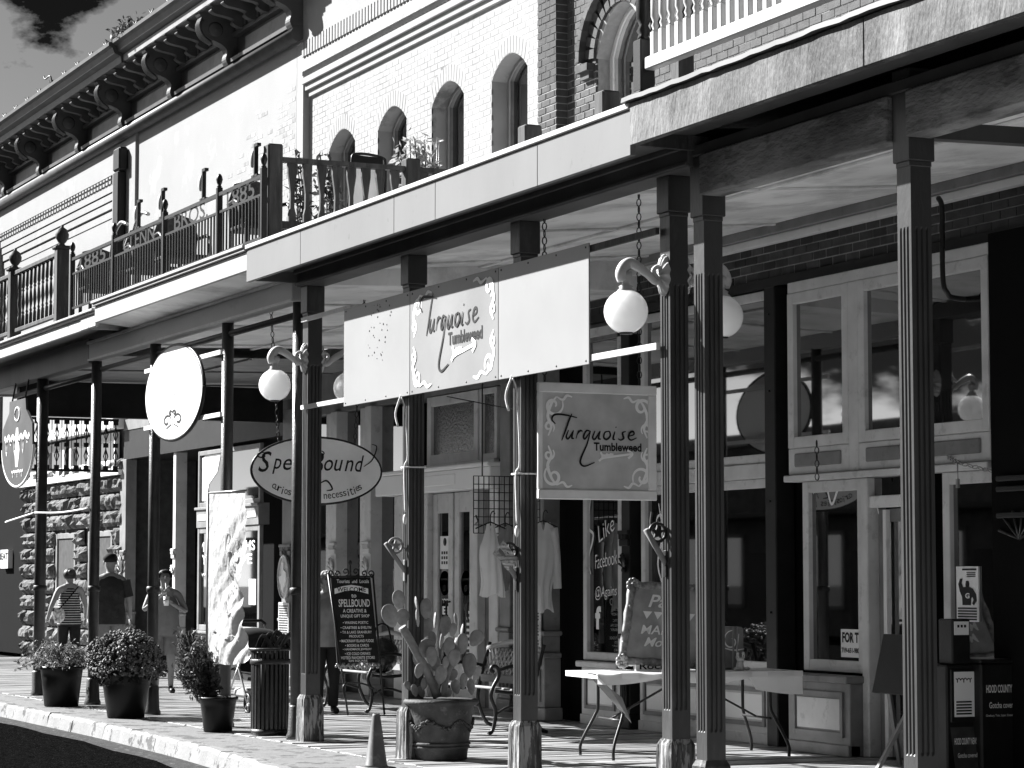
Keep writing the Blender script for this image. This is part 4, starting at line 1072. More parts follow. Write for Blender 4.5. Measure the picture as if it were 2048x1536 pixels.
# white spindles on the right-hand balcony
WSP = mat('white_spindle', 0.42, 0.5, 0.08, 8, stain=0.3, ss=12, sv=0.3)
def white_rail(label, y, xa_, xb_, step):
    r = thing('spindle_railing', label, 'railing', ((xa_ + xb_) / 2, y, 4.7), 'white spindle railings')
    MB().box(xa_, xb_, y - 0.04, y + 0.035, 4.87, 4.955, 0.008).build('bottom_rail', WSP, r)
    MB().box(xa_, xb_, y - 0.05, y + 0.05, 5.72, 5.78, 0.008).build('top_rail', WSP, r)
    sm = MB().box(-0.026, 0.026, -0.026, 0.026, 0, 0.16, 0.004).lathe([(0.026, 0.16), (0.016, 0.175), (0.026, 0.2), (0.016, 0.225), (0.03, 0.26), (0.03, 0.36), (0.02, 0.58), (0.027, 0.6), (0.02, 0.62), (0.026, 0.64)], 0, 0, 0, 10).box(-0.026, 0.026, -0.026, 0.026, 0.64, 0.766, 0.004).mesh('spindle', WSP)
    x = xa_ + 0.08
    while x < xb_ - 0.02: inst(sm, 'spindle', r, (x, y, 4.955)); x += step
    return r
white_rail('white turned-spindle railing on the near balcony edge at top right', -0.4, 7.5, 12.5, 0.112)
white_rail('white spindle railing further back behind the near balcony railing', 1.9, 8.3, 14.0, 0.16)
nwl = MB().box(-0.07, 0.07, -0.07, 0.07, 0, 0.07, 0.01).box(-0.055, 0.055, -0.055, 0.055, 0.07, 0.42, 0.006).lathe([(0.05, 0.42), (0.03, 0.45), (0.05, 0.48), (0.03, 0.52), (0.05, 0.56), (0.055, 0.75), (0.04, 1.0), (0.055, 1.05), (0.03, 1.1), (0.055, 1.15)], 0, 0, 0, 16)
o = solo(nwl, 'newel_post', IRON, 'dark turned newel post at the left end of white spindle railing', 'post'); o.location = (7.42, -0.4, 4.668)
tw = MB().box(7.24, 7.36, -0.1, 0.02, 4.64, 5.9, 0.01)
solo(tw, 'timber_post', WOODR, 'plain weathered timber post beside the dark turned newel', 'post')
for i, (px, py0, py1) in enumerate(((1062, 252, 282), (1217, 184, 220))):
    X_, z1 = U(px, py0, -0.3)
    b = MB().box(X_ - 0.07, X_ + 0.07, -0.38, -0.24, 4.636, z1, 0.012)
    solo(b, 'cut_post', WOODR, ('sawn-off dark post stub on the white roof edge before the last arched window', 'sawn-off dark post stub on the roof edge under the brick building window')[i], 'post', 'sawn-off post stubs')
# ================================================================ SIGNS
T_STROKES = [
 [(1178, 360), (1155, 335), (1165, 308), (1200, 300), (1260, 306), (1325, 318)], [(1290, 295), (1272, 330), (1245, 400), (1220, 460)],
 [(1268, 395), (1252, 436), (1268, 446), (1302, 396)], [(1302, 396), (1290, 440), (1305, 446)],
 [(1335, 395), (1318, 446)], [(1324, 422), (1345, 398), (1364, 400)],
 [(1418, 400), (1390, 396), (1370, 430), (1380, 446), (1415, 402)], [(1418, 398), (1392, 480), (1352, 565), (1350, 600), (1380, 613), (1445, 590)],
 [(1448, 395), (1432, 436), (1448, 446), (1482, 396)], [(1484, 396), (1472, 440), (1488, 446)],
 [(1540, 396), (1515, 405), (1508, 435), (1528, 446), (1552, 425), (1548, 400), (1536, 396)],
 [(1585, 396), (1572, 440), (1586, 446)], [(1594, 366), (1590, 374)],
 [(1660, 394), (1638, 402), (1640, 420), (1645, 436), (1625, 448), (1605, 440)],
 [(1680, 424), (1715, 412), (1712, 394), (1690, 400), (1678, 430), (1696, 447), (1735, 432)]]
def logo(parent, c, fr, w):
    """script word over a small slab word, with a pale arrow; w = width of the word"""
    s = w / 585.0; L = MB(); o = Vector(c)
    for st in T_STROKES: stroke(L, [((x - 1445), -(y - 420)) for x, y in st], o, fr, s, s * 13)
    text(L, 'Tumbleweed', o + fr[0] * (s * 160) + fr[1] * (-s * 72), fr, s * 330, s * 52, bold=0.03)
    L.build('lettering', INK, parent)
    A_ = MB()
    for pts in ([(60, -140), (260, -112)], [(225, -90), (262, -112), (232, -140)], [(40, -105), (60, -125), (130, -118)], [(30, -160), (55, -143), (130, -128)], [(55, -118), (50, -150)], [(85, -112), (80, -142)], [(112, -110), (108, -138)]):
        stroke(A_, pts, o + fr[0].cross(fr[1]) * 0.001, fr, s, s * 14, False)
    A_.build('arrow_print', INKP, parent)
def filigree(parent, c, fr, w, h, m=INKP, wd=0.022, seed=1):
    F_ = MB(); c = Vector(c)
    for sx in (-1, 1):
        for sy in (-1, 1):
            X_, Z_ = sx * w / 2, sy * h / 2
            a0 = math.atan2(-sy, -sx)
            stroke(F_, scroll(X_ * 0.86, Z_ * 0.72, 0.085, a0 + 1.2, 1.15, sx * sy), c, fr, 1, wd)
            stroke(F_, [(X_ * 0.96, Z_ * 0.1), (X_ * 0.9, Z_ * 0.3), (X_ * 0.97, Z_ * 0.5), (X_ * 0.9, Z_ * 0.75), (X_ * 0.8, Z_ * 0.9)], c, fr, 1, wd)
            stroke(F_, [(X_ * 0.8, Z_ * 0.9), (X_ * 0.68, Z_ * 0.84), (X_ * 0.6, Z_ * 0.93), (X_ * 0.5, Z_ * 0.9)], c, fr, 1, wd * 0.8)
            stroke(F_, scroll(X_ * 0.95, Z_ * 0.28, 0.05, a0, 1.0, -sx * sy), c, fr, 1, wd * 0.8)
    F_.build('scroll_print', m, parent)['kind'] = 'stuff'
# long three-panel board hung on the posts
yS = -0.135
LS = thing('long_sign', 'long white three-panel sign board reading Turquoise Tumbleweed across the posts', 'sign', (3.6, yS, 3.0))
for i, (a, b) in enumerate(((1.18, 2.715), (2.72, 4.5), (4.505, 6.065))):
    p = MB().box(a, b - 0.003, yS, yS + 0.012, 3.032, 3.908, 0.003).build('panel', SIGNW if i != 1 else mat('tinted_sign_panel', 0.23, 0.4, 0.12, 1.6), LS)
    if i == 1:
        logo(p, ((a + b) / 2 - 0.07, yS - 0.003, 3.58), FACE_Y, 1.2)
        filigree(p, ((a + b) / 2, yS - 0.002, 3.47), FACE_Y, b - a - 0.1, 0.84, wd=0.04)
    scw = MB()
    for k in range(4):
        for zz in (3.06, 3.88): scw.lathe([(0.009, 0), (0.007, -0.004), (0, -0.005)], a + 0.05 + k * (b - a - 0.1) / 3, zz, yS, 8, ax='y')
    scw.build('screws', IRON, p)['kind'] = 'stuff'
dp = MB()
for i in range(38):
    zz = random.uniform(3.35, 3.9); cx = 1.95 + random.gauss(0, 0.12) + (zz - 3.4) * 0.3
    dp.lathe([(random.uniform(0.004, 0.011), 0), (0, -0.001)], cx, zz, yS - 0.002, 6, ax='y')
dp.build('rust_spots', INK, LS)['kind'] = 'stuff'
for zz, (l, r_) in ((3.87, ((622, 636), (1325, 436))), (3.08, ((622, 812), (1325, 683)))):
    p0 = U(*l, yS + 0.03); p1 = U(*r_, yS + 0.03)
    MB().bar((0.02, yS + 0.03, p0[1]), (1.3, yS + 0.03, p0[1] + 0.0), 0.03, 0.04).build('support_bar', TRIMG, LS)
    MB().bar((5.95, yS + 0.03, zz), (7.05, yS + 0.03, zz), 0.03, 0.045).build('support_bar', TRIMG if zz < 3.5 else WOODR, LS)
# square hanging sign
def chain(mb, p, q, r=0.022, w=0.005):
    p, q = Vector(p), Vector(q); L = (q - p).length; n = max(2, int(L / (r * 2.5))); d = (q - p) / n; dn = d.normalized()
    a = dn.orthogonal().normalized(); b = dn.cross(a)
    for i in range(n):
        c = p + d * (i + 0.5); s_ = a if i % 2 else b
        mb.tube([c + dn * (r * 1.35 * math.cos(t)) + s_ * (r * 0.8 * math.sin(t)) for t in [k * math.pi / 4 for k in range(9)]], w, 4, False)
    return mb
XQ = 4.92; (y0, zq1), (y1, _), (_, zq0) = V(1075, 764, XQ), V(1311, 769, XQ), V(1075, 998, XQ)
SQ = thing('square_sign', 'square framed grey sign reading Turquoise Tumbleweed hanging on chains', 'sign', (XQ, (y0 + y1) / 2, zq0))
MB().box(XQ - 0.012, XQ + 0.008, y0 + 0.01, y1 - 0.01, zq0 + 0.01, zq1 - 0.01).build('panel', mat('square_sign_panel', 0.5, 0.45, 0.25, 3.0), SQ)
fr_ = MB(); t = 0.075
fr_.box(XQ - 0.02, XQ + 0.022, y0, y1, zq1 - t, zq1, 0.006).box(XQ - 0.02, XQ + 0.022, y0, y1, zq0, zq0 + t, 0.006).box(XQ - 0.019, XQ + 0.02, y1 - t, y1 - 0.001, zq0 + t, zq1 - t, 0.006).box(XQ - 0.019, XQ + 0.0105, y0 + 0.001, y0 + 0.04, zq0 + t, zq1 - t, 0.004)
fr_.build('frame', SIGNF, SQ)
logo(SQ, (XQ + 0.012, (y0 + y1) / 2 - 0.03, zq0 + (zq1 - zq0) * 0.56), FACE_X, (y1 - y0) * 0.72)
filigree(SQ, (XQ + 0.011, (y0 + y1) / 2, (zq0 + zq1) / 2), FACE_X, (y1 - y0) - 0.13, (zq1 - zq0) - 0.14, wd=0.026)
for yy in (y0 + 0.06, y1 - 0.14): chain(MB(), (XQ, yy, zq1), (XQ, yy, 4.42 + 0.085 * (yy + 0.1) + 0.0)).build('chain', IRON, SQ)
# oval hanging sign
XO = -1.6; (ya_, _), (yb_, _) = V(503, 942, XO), V(763, 942, XO); zo1, zo0 = V(635, 875, XO)[1], V(635, 1008, XO)[1]
cy, cz, ry_, rz_ = (ya_ + yb_) / 2, (zo0 + zo1) / 2, (yb_ - ya_) / 2, (zo1 - zo0) / 2
OV = thing('oval_sign', 'grey oval hanging sign with dark rim reading Spell Bound curiosities and necessities', 'sign', (XO, cy, zo0))
def ellipse_plate(mb, x0, x1, cy, cz, ry, rz, n=48):
    return mb.prism([(cy + ry * math.cos(2 * math.pi * i / n), cz + rz * math.sin(2 * math.pi * i / n)) for i in range(n)], 'x', x0, x1)
ellipse_plate(MB(), XO - 0.03, XO, cy, cz, ry_ * 0.985, rz_ * 0.975).build('panel', SIGNG, OV)
MB().tube([(XO - 0.012, cy + ry_ * math.cos(2 * math.pi * i / 56), cz + rz_ * math.sin(2 * math.pi * i / 56)) for i in range(57)], 0.013, 8, False).build('rim', IRON, OV)
L = MB()
for ch_, a in (('S', -0.93), ('p', -0.72), ('e', -0.53), ('l', -0.4), ('l', -0.3), ('B', 0.0), ('o', 0.2), ('u', 0.38), ('n', 0.57), ('d', 0.76)):
    big_ = ch_ in 'SB'
    text(L, ch_, (XO + 0.003, cy + a * ry_ * 0.86, cz + (0.24 if big_ else 0.17 + (0.07 if ch_ in 'ld' else (-0.06 if ch_ == 'p' else 0))) * rz_), FACE_X, ry_ * (0.2 if big_ else (0.06 if ch_ == 'l' else 0.14)), rz_ * (0.62 if big_ else (0.5 if ch_ in 'ld' else (0.46 if ch_ == 'p' else 0.34))), shear=0.3, bold=0.004)
for pts in (scroll(-0.98 * 0.86, 0.42, 0.1, 0.5, 1.2), scroll(0.03, 0.52, 0.09, 2, 1.1, -1), [(0.72, 0.05), (0.85, 0.12), (0.92, 0.25), (0.84, 0.28)]):
    stroke(L, [(p[0] * ry_, p[1] * rz_ if abs(p[1]) > 0.3 else p[1]) for p in pts], (XO + 0.003, cy, cz), FACE_X, 1, 0.014)
word = 'curiosities & necessities'
for i, ch_ in enumerate(word):
    if ch_ == ' ': continue
    a = math.radians(-142 + 104 * i / (len(word) - 1))
    tall = ch_ in 't&i'
    text(L, ch_, (XO + 0.003, cy + 0.84 * ry_ * math.cos(a), cz + 0.78 * rz_ * math.sin(a)), FACE_X, 0.012 if ch_ == 'i' else 0.036, 0.075 if tall else 0.05, rot=(a + math.pi / 2) * 0.42)
for sg in (-1, 1):
    stroke(L, [(sg * 0.02, -0.05), (sg * 0.1, -0.02), (sg * 0.16, -0.1), (sg * 0.1, -0.12)], (XO + 0.003, cy, cz - 0.08), FACE_X, 1, 0.018)
    stroke(L, [(0, -0.02), (sg * 0.04, -0.12)], (XO + 0.003, cy, cz - 0.08), FACE_X, 1, 0.018)
L.build('lettering', INK, OV)
for a in (0.95, 2.2): chain(MB(), (XO - 0.01, cy + ry_ * math.cos(a), cz + rz_ * math.sin(a)), (XO - 0.01, cy + ry_ * math.cos(a) * 1.25, 4.36)).build('chain', IRON, OV)
# white oval sign between two pipe posts
WS = thing('oval_board', 'blank sunlit white oval sign board between two pipe posts', 'sign', (-3.87, -0.13, 3.0))
e = MB(); n = 48
e.prism([(-3.87 + 1.02 * math.cos(2 * math.pi * i / n), 3.5 + 0.5 * math.sin(2 * math.pi * i / n)) for i in range(n)], 'y', -0.16, -0.13)
e.build('panel', WHITE, WS)
MB().tube([(-3.87 + 1.03 * math.cos(2 * math.pi * i / n), -0.14, 3.5 + 0.51 * math.sin(2 * math.pi * i / n)) for i in range(n + 1)], 0.02, 8, False).build('rim', IRON, WS)
L = MB()
for pts in ([(0, -0.16), (0, 0.02)], scroll(-0.09, -0.02, 0.07, 0.2, 1, 1), scroll(0.09, -0.02, 0.07, 3, 1, -1), [(-0.1, -0.1), (-0.02, -0.06)], [(0.1, -0.1), (0.02, -0.06)], scroll(-0.03, 0.06, 0.03, 0, 1), scroll(0.03, 0.06, 0.03, 3, 1, -1)):
    stroke(L, [(p[0] * 2.2, p[1]) for p in pts], (-3.87, -0.163, 3.22), FACE_Y, 1, 0.03)
L.build('ornament_print', INK, WS)
L = MB(); text(L, 'Spell Bound', (-3.87, -0.163, 3.48), FACE_Y, 1.1, 0.14, shear=0.3); L.build('faded_lettering', mat('faded_print', 0.5, 0.6, 0.3, 9), WS)
for zz in (3.82, 3.18): MB().bar((-5.1, -0.1, zz), (-2.4, -0.1, zz), 0.03, 0.045).build('support_bar', TRIMW, WS)
# shield sign, far left
SH = thing('shield_sign', 'dark round-bottomed hanging sign with pale script at far left edge', 'sign', (-10.8, -0.14, 2.75))
c0 = -10.8; sh = [(-0.45, 1.13), (0.42, 1.13), (0.46, 0.98), (0.8, 0.78)] + [(0.83 * math.cos(a), 0.5 + 0.5 * math.sin(a)) for a in [k * -math.pi / 16 for k in range(17)]] + [(-0.8, 0.78), (-0.46, 0.98)]
MB().prism([(c0 + a, 2.74 + b) for a, b in sh], 'y', -0.16, -0.13).build('panel', mat('dark_sign_panel', 0.07, 0.5, 0.2, 3), SH)
L = MB(); scribble(L, (c0, -0.163, 3.32), FACE_Y, 1.35, 0.3, 6, 0.06); scribble(L, (c0 + 0.05, -0.163, 2.9), FACE_Y, 0.6, 0.1, 5, 0.03)
L.tube([(c0 + 0.14 * math.cos(2 * math.pi * i / 20), -0.162, 3.68 + 0.09 * math.sin(2 * math.pi * i / 20)) for i in range(21)], 0.012, 4, False)
L.prism([(c0 - 0.06, 2.98), (c0 + 0.05, 2.98), (c0 + 0.14, 3.2), (c0 + 0.05, 3.5), (c0 - 0.05, 3.5), (c0 - 0.12, 3.2)], 'y', -0.1625, -0.161)
L.build('lettering', INKP, SH)
MB().tube([(c0 + 0.85 * math.cos(a), -0.145, 3.24 + 0.52 * math.sin(a)) for a in [-k * math.pi / 24 for k in range(25)]], 0.02, 6, False).build('rim', TRIMW, SH)
for dx in (-0.35, 0.35): MB().tube([(c0 + dx, -0.145, 3.87), (c0 + dx, -0.1, 4.12)], 0.012, 5).build('hanger', IRON, SH)

# ================================================================ GLOBE LAMPS
def lamp(post, side, label, pale=True):
    x = POSTX[post]; s = side; y = s * 0.071; zc = 3.56
    T = thing('globe_lamp', label, 'lamp', (x, y, zc), 'globe lamps on the porch posts')
    m = LAMPW if pale else mat('dark_lamp_paint', 0.06, 0.4, 0.3, 10)
    yg = s * 0.37; zg = 3.30; r = 0.15
    ro = MB()
    n = 60; rows = []
    for rr_, dd in ((0.0, 0.045), (0.05, 0.04), (0.09, 0.03), (0.12, 0.016), (0.125, 0.0)):
        rows.append([(x + rr_ * 0.62 * (1 + (0.05 * math.cos(12 * 2 * math.pi * j / n) if rr_ > 0.04 else 0)) * math.cos(2 * math.pi * j / n), y + s * (dd + (0.007 * math.cos(12 * 2 * math.pi * j / n) if rr_ > 0.04 else 0)), zc + rr_ * (1.12 + (0.05 * math.cos(12 * 2 * math.pi * j / n) if rr_ > 0.04 else 0)) * math.sin(2 * math.pi * j / n)) for j in range(n + 1)])
    ro.grid(rows).build('rosette', m, T)
    arm = smoothline([(x, y + s * 0.02, zc - 0.01), (x, y + s * 0.07, zc - 0.045), (x, y + s * 0.14, zc + 0.01), (x, yg - s * 0.05, zc + 0.07), (x, yg + s * 0.0, zc + 0.06), (x, yg + s * 0.035, zc + 0.0), (x, yg + s * 0.02, zc - 0.05)], 5)
    MB().tube(arm, [0.02 + 0.022 * min(1, i / 22) for i in range(len(arm))], 10).tube(smoothline([(x, y + s * 0.05, zc - 0.03), (x, y + s * 0.09, zc + 0.03), (x, y + s * 0.045, zc + 0.06), (x, y + s * 0.035, zc + 0.02), (x, y + s * 0.055, zc + 0.02)], 4), 0.016, 8).build('arm', m, T)
    MB().lathe([(0.042, 0.13), (0.044, 0.09), (0.026, 0.06), (0.026, 0.045), (0.05, 0.03), (0.042, 0.02), (0.06, 0.004), (0.058, -0.004), (0.0, -0.004)][::-1], x, yg, zg + r - 0.01 + 0.0, 18).build('cap', m, T)
    g = MB().ell((x, yg, zg), r, r, r, 28, 18).build('globe', GLOBE, T)
    MB().lathe([(0.0, -0.004), (0.045, -0.002), (0.05, 0.008)], x, yg, zg - r, 14).build('bottom_seam', IRON, g)
    return T
lamp('P1', -1, 'white globe lamp on the street side of the post left of long sign')
lamp('P1', 1, 'white globe lamp half hidden behind the left edge of long sign')
lamp('P4', -1, 'large white globe lamp with shell rosette right of the long sign')
lamp('P4', 1, 'white globe lamp on a dark arm behind the double posts at right')

# ================================================================ FLAG BRACKETS
star = lambda cx, cz, r: [(cx + (r if i % 2 == 0 else r * 0.4) * math.sin(i * math.pi / 5), cz + (r if i % 2 == 0 else r * 0.4) * math.cos(i * math.pi / 5)) for i in range(10)]
for k, px, py, m, lab in (('P2', 791, 1091, TRIMM, 'grey star-ring flag holder with bare tube on the post behind cactus'), ('P3', 1018, 1102, IRON, 'black star-ring flag holder beside the hanging tank tops'), ('P4', 1315, 1065, IRON, 'black star-ring flag holder on the post above the folding table')):
    x = POSTX[k]; yv, zv = V(px, py, x)
    FB = thing('flag_holder', lab, 'flag holder', (x, -0.07, zv - 0.2), 'star flag holders on the posts')
    rng = MB().tube([(x, yv + 0.062 * math.cos(2 * math.pi * i / 24), zv + 0.062 * math.sin(2 * math.pi * i / 24)) for i in range(25)], 0.011, 7, False).build('ring', m, FB)
    MB().prism(star(yv, zv, 0.056), 'x', x - 0.008, x + 0.008).build('star', m, FB)
    MB().tube([(x, -0.068, zv - 0.22), (x, yv - 0.09, zv + 0.02)], 0.02, 8).build('tube', TRIMM, FB)
    MB().box(x - 0.02, x + 0.02, -0.085, -0.0705, zv - 0.3, zv - 0.12, 0.004).build('mounting_plate', m, FB)
    MB().tube([(x, yv + 0.06, zv - 0.02), (x, -0.07, zv - 0.02)], 0.009, 6).build('ring_stem', m, FB)
# small striped flag wrapped on the middle holder
fl = MB(); rows = []
for i in range(7):
    rows.append([(POSTX['P3'] + 0.02 + 0.015 * math.sin(i + j * 1.4), -0.2 + 0.022 * i - 0.02 * j, 1.79 - 0.022 * i - 0.025 * j + 0.0) for j in range(5)])
solo(fl.grid(rows), 'flag', mat('striped_cloth', 0.4, 0.8, 0.9, 60, stretch=(1, 0.1, 1)), 'small striped flag rolled on the black flag holder', 'flag')

# ================================================================ ROPES, WIRES, CHAINS
for k, lab in (('P2', 'white cord tied around the post behind the cactus'), ('P3', 'white cord knotted on the post below the long sign')):
    x = POSTX[k]; rp = MB()
    zz = 2.44 if k == 'P2' else 2.3
    q = 0.078
    rp.tube([(x - q, -q, zz), (x + q, -q, zz), (x + q, q, zz), (x - q, q, zz), (x - q, -q, zz)], 0.008, 5)
    rp.tube(smoothline([(x + 0.05, -0.13, 3.03), (x + 0.06, -0.1, 2.9), (x + 0.08, -0.085, zz + 0.1), (x + 0.02, -0.09, zz), (x + 0.03, -0.09, zz - 0.25), (x + 0.06, -0.1, zz - 0.38)], 5), 0.007, 5)
    rp.tube(smoothline([(x + 0.04, -0.13, 3.05), (x - 0.01, -0.16, 2.9), (x + 0.02, -0.15, 2.78)], 4), 0.009, 5)
    rp.ell((x + 0.06, -0.1, zz - 0.44), 0.022, 0.018, 0.045, 8, 6)
    solo(rp, 'rope', ROPE, lab, 'rope')
wr = MB().tube(smoothline([(-10.1, -0.08, 2.36), (-8.8, -0.085, 2.33), (-7.5, -0.08, 2.35)], 6), 0.012, 5).tube(smoothline([(-11.7, -0.08, 2.27), (-11, -0.08, 2.31), (-10.1, -0.08, 2.36)], 4), 0.012, 5)
solo(wr, 'string_line', ROPE, 'white string tied between the far left pipe posts', 'rope')
solo(MB().tube(smoothline([(2.5, 0.3, 3.05), (3.2, 0.5, 2.92), (4.7, 0.05, 2.78)], 6), 0.006, 4), 'wire', IRON, 'thin dark wire sagging under the long sign', 'wire')
hk = smoothline([(5.4, 2.6, 4.55), (5.44, 2.6, 4.5), (5.45, 2.6, 4.4), (5.45, 2.6, 3.9), (5.45, 2.64, 3.78), (5.45, 2.72, 3.74), (5.45, 3.1, 3.73)], 5)
cxz = V(1885, 500, 5.45); dy_ = cxz[0] - 2.6
solo(MB().tube([(p.x, p.y + dy_, p.z) for p in hk], 0.022, 8), 'conduit_pipe', IRON, 'bent dark conduit pipe below the near porch ceiling', 'pipe')
cc = MB(); p0, p1 = Vector((5.6, *V(1915, 925, 5.6))), Vector((6.4, *V(2060, 952, 6.4)))
chain(cc, p0, (p0 + p1) / 2 + Vector((0, 0, -0.02))); chain(cc, (p0 + p1) / 2 + Vector((0, 0, -0.02)), p1)
chain(cc, Vector((5.1, *V(1890, 910, 5.1))), p0); cc.box(p0.x - 0.012, p0.x + 0.012, p0.y - 0.012, p0.y + 0.012, p0.z - 0.2, p0.z - 0.13)
solo(cc.tube([p0, p0 + Vector((0, 0, -0.14))], 0.006, 5), 'chain', ZINC, 'slack pale chain with padlock at the right edge', 'chain')
cc = chain(MB(), (xat(1636, 3.2), 3.2, 2.68), (xat(1636, 3.2), 3.2, 2.34)); solo(cc, 'chain', IRON, 'short chain hanging in front of the right display window', 'chain')

# iron valance at the far end of the porch
VA = thing('iron_valance', 'ornamental black iron panel hung across the far porch end', 'valance', (-11.5, 0.9, 3.0))
y0, y1, z0, z1 = -0.1, 1.42, 2.98, 3.68
MB().bar((-11.5, y0, z1), (-11.5, y1, z1), 0.03, 0.035).build('top_rail', IRON, VA); MB().bar((-11.5, y0, z0), (-11.5, y1, z0), 0.03, 0.035).build('bottom_rail', IRON, VA)
n_ = 11
for i in range(n_ * 2):
    yy = y0 + 0.04 + (y1 - y0 - 0.08) * i / (n_ * 2 - 1)
    if i % 2 == 0: MB().bar((-11.5, yy, z0), (-11.5, yy, z1), 0.009, 0.009).build('bar', IRON, VA)
    else:
        o = MB().bar((-11.5, yy, z0), (-11.5, yy, z1), 0.014, 0.014)
        for zc_ in (z0 + 0.2, z1 - 0.2): o.tube([(-11.5, yy, zc_ + 0.1), (-11.5, yy - 0.03, zc_), (-11.5, yy, zc_ - 0.1), (-11.5, yy + 0.03, zc_), (-11.5, yy, zc_ + 0.1)], 0.009, 4, False)
        for zc_ in (z0 + 0.04, (z0 + z1) / 2, z1 - 0.04): o.box(-11.51, -11.49, yy - 0.035, yy + 0.035, zc_ - 0.03, zc_ + 0.03)
        o.build('ornamental_bar', IRON, VA)

# ================================================================ PLAQUES
def plaque(x, y, z, lab, lab2, s=1.0):
    P = thing('oval_plaque', lab, 'plaque', (x, y, z - 0.3 * s), 'oval state plaques')
    MB().prism([(x + 0.23 * s * math.cos(2 * math.pi * i / 32), z + 0.31 * s * math.sin(2 * math.pi * i / 32)) for i in range(32)], 'y', y - 0.02, y).build('plate', PEWTER, P)
    MB().tube([(x + 0.22 * s * math.cos(2 * math.pi * i / 32), y - 0.022, z + 0.3 * s * math.sin(2 * math.pi * i / 32)) for i in range(33)], 0.014, 6, False).build('rim', PEWTER, P)
    tx = [(-0.05, 0.2), (0.02, 0.2), (0.02, 0.1), (0.12, 0.07), (0.14, -0.02), (0.1, -0.1), (0.03, -0.15), (0.0, -0.22), (-0.05, -0.18), (-0.08, -0.1), (-0.13, -0.08), (-0.17, 0.0), (-0.05, 0.02)]
    MB().prism([(x + a * s, z + b * s) for a, b in tx], 'y', y - 0.034, y - 0.02).build('state_outline', WHITE, P)
    Q = thing('text_plaque', lab2, 'plaque', (x, y, z - 0.9 * s), 'lettered metal plaques')
    z0, z1 = z - 0.86 * s, z - 0.36 * s
    MB().box(x - 0.22 * s, x + 0.22 * s, y - 0.018, y, z0, z1, 0.008).build('plate', PEWTER, Q)
    t = MB(); k = 0; zz = z1 - 0.05
    for r in range(12):
        q = -0.18 * s
        while q < 0.16 * s:
            lw_ = random.uniform(0.02, 0.06) * s; t.box(x + q, x + min(q + lw_, 0.18 * s), y - 0.0205, y - 0.0185, zz - 0.009 * s, zz + 0.009 * s); q += lw_ + 0.012 * s
        zz -= 0.034 * s
    t.build('raised_print', INK, Q)['kind'] = 'stuff'
plaque(PW, YC - 0.245, 1.56, 'oval metal plaque with state outline behind the white hanging shirt', 'lettered metal plaque below the oval plaque, right of the bench', 0.95)
xx = xa(577); plaque(xx, YA - 0.055, 1.53, 'oval metal plaque with state outline left of the dark post by the trash can', 'lettered metal plaque above the trash can', 1.0)
# ================================================================ POTS AND PLANTS
def leaves(mb, pts, size, spread=1.0, fold=0.3):
    for c, nrm in pts:
        s = size * random.uniform(0.6, 1.3)
        q = Quaternion((random.gauss(0, 1), random.gauss(0, 1), random.gauss(0, 1), random.gauss(0, 1))).normalized()
        a, b = q @ Vector((1, 0, 0)), q @ Vector((0, 1, 0)); c = Vector(c); u = a.cross(b)
        mb.add([c - a * s, c + b * s * 0.38 + u * s * fold * 0.3, c + a * s, c - b * s * 0.38 + u * s * fold * 0.3], [(0, 1, 2, 3)])
def pot(name, lab, x, y, r0, r1, h, m, rim=0.03, rings=()):
    T = thing(name, lab, 'pot', (x, y, 0))
    pr = [(0.0, 0.0), (r0, 0.0), (r0 + (r1 - r0) * 0.6, h * 0.7), (r1 * 0.96, h - rim), (r1 * 1.04, h - rim), (r1 * 1.05, h), (r1 * 0.95, h), (r1 * 0.9, h - 0.05)]
    MB().lathe(pr, x, y, 0.0, 32).build('body', m, T)
    MB().lathe([(r1 * 0.93, 0), (0.0, 0.015)], x, y, h - 0.06, 24).build('soil', SOIL, T)
    for z in rings:
        rr_ = r0 + (r1 - r0) * z / h; MB().lathe([(rr_ - 0.005, -0.014), (rr_ + 0.012, -0.007), (rr_ + 0.012, 0.007), (rr_ + 0.006, 0.014)], x, y, z, 32).build('ring', m, T)
    return T
# chrysanthemum ball
px, py = -4.62, -0.42
pot('planter', 'black plastic pot holding the big round chrysanthemum', px, py, 0.2, 0.29, 0.5, PLAST, 0.05)
CH = thing('chrysanthemum', 'dense dome-shaped chrysanthemum in a black pot near the kerb', 'plant', (px, py, 0.45))
lf = MB(); fl_ = MB()
for i in range(1500):
    a = random.uniform(0, 2 * math.pi); ph = math.acos(random.uniform(-0.35, 1)); rr_ = random.uniform(0.84, 1.03) * (1 + 0.07 * math.sin(3 * a + 1) * math.sin(2 * ph) + 0.05 * math.sin(5 * a + 4 * ph))
    c = Vector((px + 0.42 * rr_ * math.sin(ph) * math.cos(a), py + 0.42 * rr_ * math.sin(ph) * math.sin(a), 0.58 + 0.37 * rr_ * math.cos(ph)))
    nn = Vector((math.sin(ph) * math.cos(a), math.sin(ph) * math.sin(a), math.cos(ph)))
    t1 = nn.orthogonal().normalized(); t2 = nn.cross(t1); s = random.uniform(0.013, 0.022)
    ring = [c + (t1 * math.cos(k * math.pi / 3) + t2 * math.sin(k * math.pi / 3)) * s for k in range(6)]
    fl_.add(ring + [c + nn * 0.014, c - nn * 0.02], [(k, (k + 1) % 6, 6) for k in range(6)] + [((k + 1) % 6, k, 7) for k in range(6)])
for i in range(1400):
    a = random.uniform(0, 2 * math.pi); ph = math.acos(random.uniform(-0.7, 0.95)); rr_ = random.uniform(0.6, 0.97)
    lf.v; leaves(lf, [((px + 0.41 * rr_ * math.sin(ph) * math.cos(a), py + 0.41 * rr_ * math.sin(ph) * math.sin(a), 0.58 + 0.35 * rr_ * math.cos(ph)), None)], 0.035)
fo = fl_.build('flowers', MUM, CH); fo['kind'] = 'stuff'
